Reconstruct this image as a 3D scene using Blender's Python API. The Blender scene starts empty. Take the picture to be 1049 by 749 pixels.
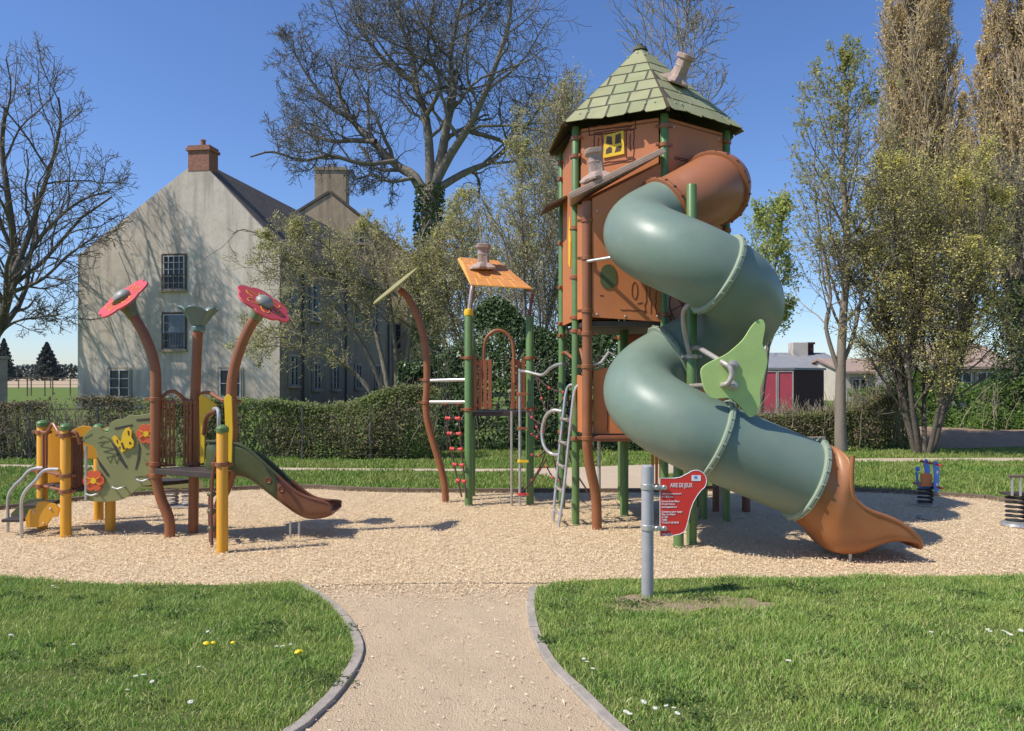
import bpy, math, random
import numpy as np
from mathutils import Vector, Matrix

random.seed(7)
RNG = np.random.default_rng(7)
SC = bpy.context.scene
COL = SC.collection
PI = math.pi
F, CX, HY, EYE = 780.0, 524.5, 385.0, 1.65      # lens in pixels, centre column, horizon row, eye height

def P(px, py, D):
    return Vector(((px - CX) / F * D, D, EYE - (py - HY) / F * D))

def G(px, py):
    D = EYE * F / (py - HY)
    return Vector(((px - CX) / F * D, D, 0.0))

# ------------------------------------------------------------------ materials
def nt(name):
    m = bpy.data.materials.new(name)
    m.use_nodes = True
    t = m.node_tree
    t.nodes.clear()
    return m, t, t.nodes, t.links

def ramp(n, stops):
    r = n.new('ShaderNodeValToRGB')
    el = r.color_ramp.elements
    while len(el) > 1:
        el.remove(el[0])
    el[0].position = stops[0][0]
    el[0].color = (*stops[0][1], 1)
    for p, c in stops[1:]:
        e = el.new(p)
        e.color = (*c, 1)
    return r

def sc3(c, k):
    return tuple(min(1, max(0, x * k)) for x in c)

def mat(name, col, rough=0.55, var=0.15, scale=6.0, bump=0.0, bscale=80.0, metal=0.0, dirt=None, dscale=2.0, damt=0.5, stretch=(1, 1, 1), spec=0.5):
    m, t, n, l = nt(name)
    out = n.new('ShaderNodeOutputMaterial')
    b = n.new('ShaderNodeBsdfPrincipled')
    l.new(b.outputs[0], out.inputs[0])
    tc = n.new('ShaderNodeTexCoord')
    mp = n.new('ShaderNodeMapping')
    mp.inputs['Scale'].default_value = stretch
    l.new(tc.outputs['Object'], mp.inputs[0])
    nz = n.new('ShaderNodeTexNoise')
    nz.inputs['Scale'].default_value = scale
    nz.inputs['Detail'].default_value = 8
    nz.inputs['Roughness'].default_value = 0.65
    l.new(mp.outputs[0], nz.inputs['Vector'])
    r = ramp(n, [(0.3, sc3(col, 1 - var)), (0.7, sc3(col, 1 + var))])
    l.new(nz.outputs[0], r.inputs[0])
    last = r.outputs[0]
    if dirt:
        n2 = n.new('ShaderNodeTexNoise')
        n2.inputs['Scale'].default_value = dscale
        n2.inputs['Detail'].default_value = 10
        n2.inputs['Roughness'].default_value = 0.7
        l.new(mp.outputs[0], n2.inputs['Vector'])
        r2 = ramp(n, [(0.42, (0, 0, 0)), (0.68, (damt,) * 3)])
        l.new(n2.outputs[0], r2.inputs[0])
        mx = n.new('ShaderNodeMixRGB')
        mx.inputs[2].default_value = (*dirt, 1)
        l.new(r2.outputs[0], mx.inputs[0])
        l.new(last, mx.inputs[1])
        last = mx.outputs[0]
    l.new(last, b.inputs['Base Color'])
    b.inputs['Roughness'].default_value = rough
    b.inputs['Metallic'].default_value = metal
    b.inputs['Specular IOR Level'].default_value = spec
    mr = n.new('ShaderNodeMapRange')
    mr.inputs[3].default_value = max(0.02, rough - 0.1)
    mr.inputs[4].default_value = min(1, rough + 0.12)
    l.new(nz.outputs[0], mr.inputs[0])
    l.new(mr.outputs[0], b.inputs['Roughness'])
    if bump > 0:
        nb = n.new('ShaderNodeTexNoise')
        nb.inputs['Scale'].default_value = bscale
        nb.inputs['Detail'].default_value = 6
        l.new(mp.outputs[0], nb.inputs['Vector'])
        bp = n.new('ShaderNodeBump')
        bp.inputs['Strength'].default_value = bump
        bp.inputs['Distance'].default_value = 0.02
        l.new(nb.outputs[0], bp.inputs['Height'])
        l.new(bp.outputs[0], b.inputs['Normal'])
    return m

def leafmat(name, cols, trans=0.42, rough=0.6, patch=0.0, patchscale=0.6, patchcol=(0.1, 0.1, 0.03), gain=1.0):
    """colour varies from one small piece to the next (random per island)"""
    m, t, n, l = nt(name)
    out = n.new('ShaderNodeOutputMaterial')
    geo = n.new('ShaderNodeNewGeometry')
    cols = [sc3(c, gain) for c in cols]
    patchcol = sc3(patchcol, gain)
    k = len(cols)
    r = ramp(n, [((i + 0.5) / k, c) for i, c in enumerate(cols)])
    l.new(geo.outputs['Random Per Island'], r.inputs[0])
    last = r.outputs[0]
    if patch > 0:
        nz = n.new('ShaderNodeTexNoise')
        nz.inputs['Scale'].default_value = patchscale
        nz.inputs['Detail'].default_value = 4
        l.new(geo.outputs['Position'], nz.inputs['Vector'])
        rr = ramp(n, [(0.4, (0, 0, 0)), (0.65, (patch,) * 3)])
        l.new(nz.outputs[0], rr.inputs[0])
        mx = n.new('ShaderNodeMixRGB')
        mx.inputs[2].default_value = (*patchcol, 1)
        l.new(rr.outputs[0], mx.inputs[0])
        l.new(last, mx.inputs[1])
        last = mx.outputs[0]
    b = n.new('ShaderNodeBsdfPrincipled')
    b.inputs['Roughness'].default_value = rough
    b.inputs['Specular IOR Level'].default_value = 0.3
    l.new(last, b.inputs['Base Color'])
    tr = n.new('ShaderNodeBsdfTranslucent')
    l.new(last, tr.inputs['Color'])
    ms = n.new('ShaderNodeMixShader')
    ms.inputs[0].default_value = trans
    l.new(b.outputs[0], ms.inputs[1])
    l.new(tr.outputs[0], ms.inputs[2])
    l.new(ms.outputs[0], out.inputs[0])
    return m

def groundmat(name, stops, s1=40.0, s2=1.2, big=0.3, bump=0.4, bscale=120.0, bigcol=None, voro=None, hollow=0.0):
    m, t, n, l = nt(name)
    out = n.new('ShaderNodeOutputMaterial')
    b = n.new('ShaderNodeBsdfPrincipled')
    b.inputs['Roughness'].default_value = 0.95
    b.inputs['Specular IOR Level'].default_value = 0.15
    l.new(b.outputs[0], out.inputs[0])
    geo = n.new('ShaderNodeNewGeometry')
    pos = geo.outputs['Position']
    nz = n.new('ShaderNodeTexNoise')
    nz.inputs['Scale'].default_value = s1
    nz.inputs['Detail'].default_value = 8
    nz.inputs['Roughness'].default_value = 0.7
    l.new(pos, nz.inputs['Vector'])
    r = ramp(n, stops)
    h = nz.outputs[0]
    if voro:
        # elongated chips: two stretched voronoi cells fields, turned differently
        mp = n.new('ShaderNodeMapping')
        mp.inputs['Rotation'].default_value = (0, 0, 0.6)
        mp.inputs['Scale'].default_value = (1, 2.2, 1)
        l.new(pos, mp.inputs[0])
        nd = n.new('ShaderNodeTexNoise')
        nd.inputs['Scale'].default_value = 14
        l.new(mp.outputs[0], nd.inputs['Vector'])
        mxv = n.new('ShaderNodeMixRGB')
        mxv.inputs[0].default_value = 0.08
        l.new(mp.outputs[0], mxv.inputs[1])
        l.new(nd.outputs['Color'], mxv.inputs[2])
        v = n.new('ShaderNodeTexVoronoi')
        v.inputs['Scale'].default_value = voro
        l.new(mxv.outputs[0], v.inputs['Vector'])
        sep = n.new('ShaderNodeSeparateColor')
        l.new(v.outputs['Color'], sep.inputs[0])
        mm = n.new('ShaderNodeMath')
        mm.operation = 'MULTIPLY_ADD'
        mm.inputs[1].default_value = 0.55
        l.new(sep.outputs[0], mm.inputs[0])
        m2 = n.new('ShaderNodeMath')
        m2.operation = 'MULTIPLY'
        m2.inputs[1].default_value = 0.45
        l.new(nz.outputs[0], m2.inputs[0])
        l.new(m2.outputs[0], mm.inputs[2])
        h = mm.outputs[0]
    l.new(h, r.inputs[0])
    n2 = n.new('ShaderNodeTexNoise')
    n2.inputs['Scale'].default_value = s2
    n2.inputs['Detail'].default_value = 6
    l.new(pos, n2.inputs['Vector'])
    r2 = ramp(n, [(0.35, (0, 0, 0)), (0.7, (big,) * 3)])
    l.new(n2.outputs[0], r2.inputs[0])
    mx = n.new('ShaderNodeMixRGB')
    mx.inputs[2].default_value = (*(bigcol or sc3(stops[0][1], 0.8)), 1)
    l.new(r2.outputs[0], mx.inputs[0])
    l.new(r.outputs[0], mx.inputs[1])
    l.new(mx.outputs[0], b.inputs['Base Color'])
    nb = n.new('ShaderNodeTexNoise')
    nb.inputs['Scale'].default_value = bscale
    nb.inputs['Detail'].default_value = 5
    l.new(pos, nb.inputs['Vector'])
    ad = n.new('ShaderNodeMath')
    ad.operation = 'ADD'
    l.new(nb.outputs[0], ad.inputs[0])
    l.new(h, ad.inputs[1])
    bp = n.new('ShaderNodeBump')
    bp.inputs['Strength'].default_value = bump
    bp.inputs['Distance'].default_value = 0.02
    l.new(ad.outputs[0], bp.inputs['Height'])
    if hollow > 0:
        nh = n.new('ShaderNodeTexNoise')
        nh.inputs['Scale'].default_value = 3.2
        nh.inputs['Detail'].default_value = 3
        l.new(pos, nh.inputs['Vector'])
        b2 = n.new('ShaderNodeBump')
        b2.inputs['Strength'].default_value = hollow
        b2.inputs['Distance'].default_value = 0.12
        l.new(nh.outputs[0], b2.inputs['Height'])
        l.new(b2.outputs[0], bp.inputs['Normal'])
    l.new(bp.outputs[0], b.inputs['Normal'])
    return m

def wallmat(name, col, stain):
    """old lime render: mottling, vertical rain streaks, big blotches, darker foot"""
    m, t, n, l = nt(name)
    out = n.new('ShaderNodeOutputMaterial')
    b = n.new('ShaderNodeBsdfPrincipled')
    b.inputs['Roughness'].default_value = 0.95
    b.inputs['Specular IOR Level'].default_value = 0.1
    l.new(b.outputs[0], out.inputs[0])
    geo = n.new('ShaderNodeNewGeometry')
    last = None
    def layer(last, sc_, stretch, lo, hi, amt, c2, det=8):
        mp = n.new('ShaderNodeMapping')
        mp.inputs['Scale'].default_value = stretch
        l.new(geo.outputs['Position'], mp.inputs[0])
        z_ = n.new('ShaderNodeTexNoise')
        z_.inputs['Scale'].default_value = sc_
        z_.inputs['Detail'].default_value = det
        z_.inputs['Roughness'].default_value = 0.65
        l.new(mp.outputs[0], z_.inputs['Vector'])
        r = ramp(n, [(lo, (0, 0, 0)), (hi, (amt,) * 3)])
        l.new(z_.outputs[0], r.inputs[0])
        mx = n.new('ShaderNodeMixRGB')
        l.new(r.outputs[0], mx.inputs[0])
        if last is None:
            mx.inputs[1].default_value = (*col, 1)
        else:
            l.new(last, mx.inputs[1])
        mx.inputs[2].default_value = (*c2, 1)
        return mx.outputs[0]
    last = layer(last, 1.7, (1, 1, 1), 0.42, 0.7, 0.45, sc3(col, 1.25))
    last = layer(last, 0.35, (1, 1, 0.6), 0.48, 0.72, 0.6, stain)
    last = layer(last, 1.6, (1, 1, 0.09), 0.48, 0.72, 0.7, stain)
    last = layer(last, 9.0, (1, 1, 0.7), 0.5, 0.75, 0.4, sc3(stain, 1.3))
    sep = n.new('ShaderNodeSeparateXYZ')
    l.new(geo.outputs['Position'], sep.inputs[0])
    mr = n.new('ShaderNodeMapRange')
    mr.inputs[1].default_value = 0.0
    mr.inputs[2].default_value = 2.2
    mr.inputs[3].default_value = 0.55
    mr.inputs[4].default_value = 0.0
    l.new(sep.outputs[2], mr.inputs[0])
    mx = n.new('ShaderNodeMixRGB')
    l.new(mr.outputs[0], mx.inputs[0])
    l.new(last, mx.inputs[1])
    mx.inputs[2].default_value = (*stain, 1)
    l.new(mx.outputs[0], b.inputs['Base Color'])
    nb = n.new('ShaderNodeTexNoise')
    nb.inputs['Scale'].default_value = 6
    nb.inputs['Detail'].default_value = 10
    l.new(geo.outputs['Position'], nb.inputs['Vector'])
    bp = n.new('ShaderNodeBump')
    bp.inputs['Strength'].default_value = 0.22
    bp.inputs['Distance'].default_value = 0.03
    l.new(nb.outputs[0], bp.inputs['Height'])
    l.new(bp.outputs[0], b.inputs['Normal'])
    return m

M = {}
M['green'] = mat('green_paint', (0.115, 0.215, 0.065), 0.38, 0.12, 5, dirt=(0.14, 0.15, 0.07), damt=0.35)
M['leafgreen'] = mat('leaf_green_board', (0.45, 0.61, 0.20), 0.5, 0.06, 3, dirt=(0.24, 0.32, 0.12), damt=0.3)
M['brown'] = mat('rust_brown_paint', (0.30, 0.105, 0.04), 0.4, 0.14, 5, dirt=(0.24, 0.12, 0.06), damt=0.4)
M['dbrown'] = mat('dark_brown_paint', (0.18, 0.062, 0.03), 0.42, 0.14, 5, dirt=(0.13, 0.07, 0.045), damt=0.4)
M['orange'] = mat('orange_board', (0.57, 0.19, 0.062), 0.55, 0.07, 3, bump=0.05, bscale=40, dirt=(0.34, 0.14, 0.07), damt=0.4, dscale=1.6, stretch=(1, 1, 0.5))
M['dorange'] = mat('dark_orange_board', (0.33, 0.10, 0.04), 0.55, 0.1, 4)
M['yellow'] = mat('yellow_paint', (0.78, 0.36, 0.02), 0.42, 0.08, 4, dirt=(0.5, 0.26, 0.04), damt=0.4)
M['byellow'] = mat('bright_yellow_board', (0.85, 0.53, 0.02), 0.45, 0.05, 4)
M['discolive'] = mat('yellow_olive_disc', (0.33, 0.29, 0.10), 0.5, 0.08, 4)
M['olive'] = mat('olive_board', (0.27, 0.265, 0.10), 0.5, 0.07, 3, dirt=(0.18, 0.21, 0.09), damt=0.4)
M['red'] = mat('red_board', (0.66, 0.07, 0.07), 0.42, 0.08, 4, dirt=(0.5, 0.12, 0.1), damt=0.3)
M['orred'] = mat('orange_red_board', (0.68, 0.12, 0.04), 0.45, 0.06, 4)
M['steel'] = mat('galvanised_steel', (0.56, 0.54, 0.51), 0.38, 0.15, 9, metal=0.65)
M['dark'] = mat('dark_deck', (0.055, 0.04, 0.033), 0.6, 0.2, 8, bump=0.1)
M['line'] = mat('engraved_line', (0.10, 0.03, 0.017), 0.8, 0.1)
M['oline'] = mat('engraved_olive_line', (0.12, 0.12, 0.05), 0.8, 0.1)
M['teal'] = mat('teal_plastic', (0.17, 0.237, 0.185), 0.42, 0.09, 2.5, dirt=(0.25, 0.27, 0.20), damt=0.45, dscale=1.7, bump=0.03, bscale=22)
M['tealdark'] = mat('teal_bell_plastic', (0.14, 0.22, 0.215), 0.35, 0.08, 3)
M['flange'] = mat('pale_green_flange', (0.30, 0.36, 0.26), 0.45, 0.1, 6, dirt=(0.25, 0.27, 0.2), damt=0.5)
M['tubebrown'] = mat('brown_plastic', (0.36, 0.135, 0.06), 0.33, 0.08, 2.5, dirt=(0.3, 0.12, 0.06), damt=0.4)
M['chute'] = mat('orange_brown_plastic', (0.345, 0.125, 0.04), 0.42, 0.08, 2.5, dirt=(0.42, 0.22, 0.1), damt=0.45, bump=0.03, bscale=25)
M['slidegreen'] = mat('slide_green_plastic', (0.085, 0.10, 0.04), 0.35, 0.1, 3, dirt=(0.13, 0.13, 0.06))
M['slidebrown'] = mat('slide_brown_plastic', (0.17, 0.06, 0.03), 0.35, 0.1, 3, dirt=(0.26, 0.12, 0.06))
M['tile'] = leafmat('olive_roof_board', [(0.30, 0.30, 0.15), (0.36, 0.355, 0.18), (0.33, 0.32, 0.16), (0.40, 0.385, 0.205), (0.31, 0.325, 0.165)], trans=0.0, rough=0.6, patch=0.4, patchscale=5, patchcol=(0.24, 0.235, 0.125))
M['tilegap'] = mat('roof_groove', (0.095, 0.095, 0.055), 0.8, 0.1)
M['under'] = mat('roof_underside', (0.10, 0.065, 0.04), 0.8, 0.15)
M['otile'] = mat('orange_roof_board', (0.62, 0.25, 0.07), 0.5, 0.08, 5)
M['otilegap'] = mat('orange_roof_groove', (0.75, 0.42, 0.1), 0.7, 0.05)
M['stone'] = mat('pinkish_resin_stone', (0.40, 0.28, 0.225), 0.7, 0.14, 9, bump=0.3, bscale=30)
M['leantop'] = mat('leanto_board', (0.46, 0.33, 0.24), 0.65, 0.12, 6)
M['signred'] = mat('sign_red', (0.72, 0.045, 0.035), 0.35, 0.04, 3)
M['white'] = mat('white_print', (0.82, 0.80, 0.78), 0.5, 0.03)
M['blue'] = mat('blue_paint', (0.10, 0.27, 0.72), 0.4, 0.12, 8)
M['pipe'] = mat('grey_post', (0.40, 0.39, 0.385), 0.5, 0.1, 9, metal=0.15, dirt=(0.3, 0.29, 0.27), damt=0.4)
M['black'] = mat('black_rubber', (0.02, 0.02, 0.02), 0.6, 0.2)
M['ropered'] = mat('red_connector', (0.62, 0.07, 0.06), 0.5, 0.1)
M['rope'] = mat('dark_rope', (0.07, 0.03, 0.03), 0.8, 0.2, 30)
M['rosepipe'] = mat('dull_pipe', (0.48, 0.42, 0.37), 0.4, 0.12, 9, metal=0.4)
M['concrete'] = mat('concrete', (0.40, 0.34, 0.275), 0.9, 0.18, 14, bump=0.35, bscale=90, dirt=(0.22, 0.2, 0.17), damt=0.6, dscale=5)
M['timber'] = mat('weathered_timber', (0.16, 0.115, 0.08), 0.85, 0.25, 12, bump=0.2)
M['greywood'] = mat('grey_brown_planks', (0.36, 0.27, 0.22), 0.8, 0.2, 8, bump=0.15)
M['bark'] = mat('grey_brown_bark', (0.21, 0.17, 0.125), 0.9, 0.35, 5, bump=0.6, bscale=25, stretch=(1, 1, 0.3), dirt=(0.2, 0.19, 0.13), damt=0.6, dscale=2)
M['palebark'] = mat('pale_bark', (0.27, 0.215, 0.165), 0.9, 0.3, 6, bump=0.5, bscale=25, stretch=(1, 1, 0.4), dirt=(0.13, 0.11, 0.08), damt=0.6, dscale=3)
M['darkbark'] = mat('dark_bark', (0.125, 0.10, 0.075), 0.9, 0.3, 6, bump=0.5, bscale=25)
M['twig'] = mat('twig', (0.30, 0.25, 0.17), 0.9, 0.25, 3)
M['tantwig'] = mat('tan_twig', (0.44, 0.34, 0.215), 0.9, 0.2, 3)
M['greytwig'] = mat('grey_twig', (0.16, 0.148, 0.128), 0.9, 0.25, 3)
M['dtwig'] = mat('dark_twig', (0.165, 0.135, 0.105), 0.9, 0.25, 3)
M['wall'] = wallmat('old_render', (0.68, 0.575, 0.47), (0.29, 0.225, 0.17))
M['wallshade'] = wallmat('shaded_render', (0.30, 0.245, 0.19), (0.14, 0.11, 0.08))  # darker copy of the render: the side walls' shade put into the colour
M['wall2'] = wallmat('tan_render', (0.44, 0.34, 0.23), (0.19, 0.14, 0.095))
M['roof'] = mat('slate_roof', (0.10, 0.08, 0.07), 0.85, 0.35, 3, bump=0.4, bscale=12, dirt=(0.17, 0.12, 0.09), damt=0.6, dscale=0.8)
M['brick'] = mat('chimney_brick', (0.33, 0.15, 0.10), 0.9, 0.35, 7, bump=0.4, bscale=14)
M['winframe'] = mat('old_white_frame', (0.46, 0.45, 0.43), 0.6, 0.15, 4)
M['shutter'] = mat('grey_shutter', (0.19, 0.20, 0.225), 0.7, 0.15, 4)
M['glass'] = mat('dark_window_glass', (0.02, 0.022, 0.028), 0.25, 0.2, 2)
M['ironbar'] = mat('iron_bars', (0.06, 0.06, 0.065), 0.6, 0.2)
M['shedred'] = mat('faded_red_doors', (0.66, 0.085, 0.13), 0.55, 0.12, 3, dirt=(0.38, 0.12, 0.12), damt=0.4)
M['sheddark'] = mat('dark_maroon_boards', (0.055, 0.02, 0.02), 0.8, 0.3, 3)
M['greyroof'] = mat('grey_sheet_roof', (0.26, 0.26, 0.27), 0.7, 0.12, 2)
M['cream'] = mat('cream_render', (0.55, 0.49, 0.42), 0.9, 0.12, 1.5)
M['pinkroof'] = mat('faded_tile_roof', (0.36, 0.25, 0.20), 0.9, 0.25, 4, bump=0.3, bscale=12)
M['chip'] = leafmat('wood_chips_pieces', [(0.80, 0.60, 0.36), (0.88, 0.70, 0.46), (0.62, 0.43, 0.24), (0.90, 0.76, 0.55), (0.42, 0.28, 0.16), (0.82, 0.63, 0.39)], trans=0.0, rough=0.9)
M['grassblade'] = leafmat('grass_blades', [(0.06, 0.12, 0.02), (0.12, 0.19, 0.034), (0.09, 0.155, 0.026), (0.16, 0.21, 0.048), (0.045, 0.095, 0.016), (0.20, 0.225, 0.075), (0.075, 0.135, 0.022), (0.28, 0.25, 0.12)], trans=0.3, patch=0.5, patchscale=1.9, patchcol=(0.19, 0.20, 0.055), gain=2.65)
M['fargrass'] = leafmat('far_grass_blades', [(0.09, 0.15, 0.028), (0.13, 0.20, 0.04), (0.17, 0.23, 0.055), (0.11, 0.17, 0.03)], trans=0.25, patch=0.65, patchscale=0.8, patchcol=(0.24, 0.23, 0.075), gain=1.75)
M['hedgeleaf'] = leafmat('hedge_leaves', [(0.05, 0.065, 0.02), (0.08, 0.09, 0.03), (0.12, 0.13, 0.045), (0.12, 0.085, 0.05), (0.06, 0.07, 0.022), (0.16, 0.12, 0.075), (0.09, 0.065, 0.04)], patch=0.85, patchscale=0.7, patchcol=(0.11, 0.155, 0.035), gain=2.35)
M['brownleaf'] = leafmat('dry_hedge_leaves', [(0.07, 0.075, 0.028), (0.11, 0.09, 0.045), (0.16, 0.12, 0.07), (0.10, 0.11, 0.035), (0.13, 0.10, 0.055)], gain=1.8)
M['ivy'] = leafmat('ivy_leaves', [(0.022, 0.038, 0.012), (0.035, 0.058, 0.018), (0.055, 0.085, 0.026), (0.028, 0.045, 0.014)], trans=0.15, rough=0.4, gain=1.9)
M['shrubleaf'] = leafmat('fresh_shrub_leaves', [(0.07, 0.12, 0.02), (0.10, 0.17, 0.03), (0.15, 0.22, 0.05), (0.05, 0.085, 0.018)], patch=0.5, patchscale=0.8, patchcol=(0.05, 0.08, 0.02), gain=1.7)
M['olivebud'] = leafmat('olive_spring_leaves', [(0.19, 0.18, 0.065), (0.25, 0.235, 0.085), (0.15, 0.145, 0.055), (0.30, 0.27, 0.11), (0.12, 0.12, 0.045)], gain=2.6)
M['yellowbud'] = leafmat('yellow_spring_leaves', [(0.27, 0.24, 0.07), (0.31, 0.275, 0.085), (0.23, 0.20, 0.06), (0.25, 0.235, 0.065), (0.35, 0.30, 0.105)], gain=2.5)
M['sparsebud'] = leafmat('sparse_spring_leaves', [(0.40, 0.40, 0.13), (0.48, 0.47, 0.16), (0.34, 0.35, 0.11), (0.54, 0.51, 0.20), (0.30, 0.30, 0.10)])
M['greenbud'] = leafmat('fresh_tree_leaves', [(0.19, 0.22, 0.05), (0.25, 0.28, 0.075), (0.14, 0.17, 0.04), (0.32, 0.33, 0.11)], gain=1.9)
M['tanbud'] = leafmat('tan_poplar_buds', [(0.32, 0.23, 0.10), (0.40, 0.30, 0.14), (0.25, 0.19, 0.085), (0.45, 0.34, 0.17), (0.28, 0.235, 0.10)], gain=2.3)
M['conifer'] = leafmat('conifer_needles', [(0.018, 0.03, 0.022), (0.03, 0.045, 0.035), (0.045, 0.06, 0.045)], trans=0.1)
M['spruce'] = leafmat('grey_green_needles', [(0.055, 0.07, 0.065), (0.08, 0.1, 0.09), (0.115, 0.135, 0.12)], trans=0.1)  # needle tone lightened, distance haze put into the colour
M['dandelion'] = mat('dandelion_yellow', (0.85, 0.62, 0.02), 0.7, 0.1)
M['daisy'] = mat('daisy_white', (0.85, 0.85, 0.82), 0.7, 0.05)
M['chipsheet'] = groundmat('wood_chip_sheet', [(0.15, (0.36, 0.245, 0.13)), (0.32, (0.66, 0.475, 0.28)), (0.55, (0.81, 0.605, 0.365)), (0.85, (0.90, 0.73, 0.49))], s1=60, s2=0.8, big=0.55, bump=0.9, bscale=70, bigcol=(0.68, 0.50, 0.30), voro=58, hollow=0.55)  # broad darker patches paint in the shading of mounds and hollows
M['pathsheet'] = groundmat('sandy_path', [(0.2, (0.44, 0.31, 0.19)), (0.36, (0.60, 0.445, 0.285)), (0.55, (0.70, 0.53, 0.345)), (0.8, (0.80, 0.63, 0.43))], s1=75, s2=2.2, big=0.5, bump=0.8, bscale=110, bigcol=(0.58, 0.425, 0.27), hollow=0.3)
M['farpath'] = groundmat('pale_path', [(0.25, (0.48, 0.37, 0.25)), (0.6, (0.58, 0.46, 0.33)), (0.8, (0.64, 0.52, 0.39))], s1=30, s2=1.3, big=0.3, bump=0.3)
M['lawnsoil'] = groundmat('lawn_soil', [(0.3, (0.07, 0.095, 0.025)), (0.55, (0.13, 0.155, 0.045)), (0.8, (0.22, 0.2, 0.09))], s1=30, s2=1.6, big=0.4, bump=0.6, bigcol=(0.12, 0.12, 0.045))
M['soil'] = groundmat('bare_soil', [(0.25, (0.28, 0.20, 0.12)), (0.55, (0.42, 0.31, 0.2)), (0.8, (0.5, 0.39, 0.26))], s1=40, s2=3, big=0.4, bump=0.8)
M['bank'] = groundmat('brown_earth', [(0.25, (0.25, 0.165, 0.10)), (0.55, (0.38, 0.26, 0.165)), (0.8, (0.48, 0.34, 0.22))], s1=8, s2=1, big=0.3, bump=0.8, bscale=15)
M['ground'] = groundmat('far_turf', [(0.3, (0.085, 0.135, 0.025)), (0.55, (0.125, 0.185, 0.038)), (0.8, (0.18, 0.235, 0.06))], s1=9, s2=0.5, big=0.5, bump=0.7, bscale=40, bigcol=(0.155, 0.19, 0.045))
M['field'] = groundmat('dry_field', [(0.3, (0.42, 0.31, 0.19)), (0.7, (0.55, 0.42, 0.27))], s1=0.4, s2=0.05, big=0.3, bump=0.1)

# ------------------------------------------------------------------ mesh builder
def wloc(o):
    v = Vector((0, 0, 0))
    while o is not None:
        v += Vector(o.location)
        o = o.parent
    return v

def frame_from(n):
    n = Vector(n).normalized()
    r = Vector((0, 0, 1)) if abs(n.z) < 0.95 else Vector((1, 0, 0))
    u = r.cross(n).normalized()
    v = n.cross(u).normalized()
    return u, v, n

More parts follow.
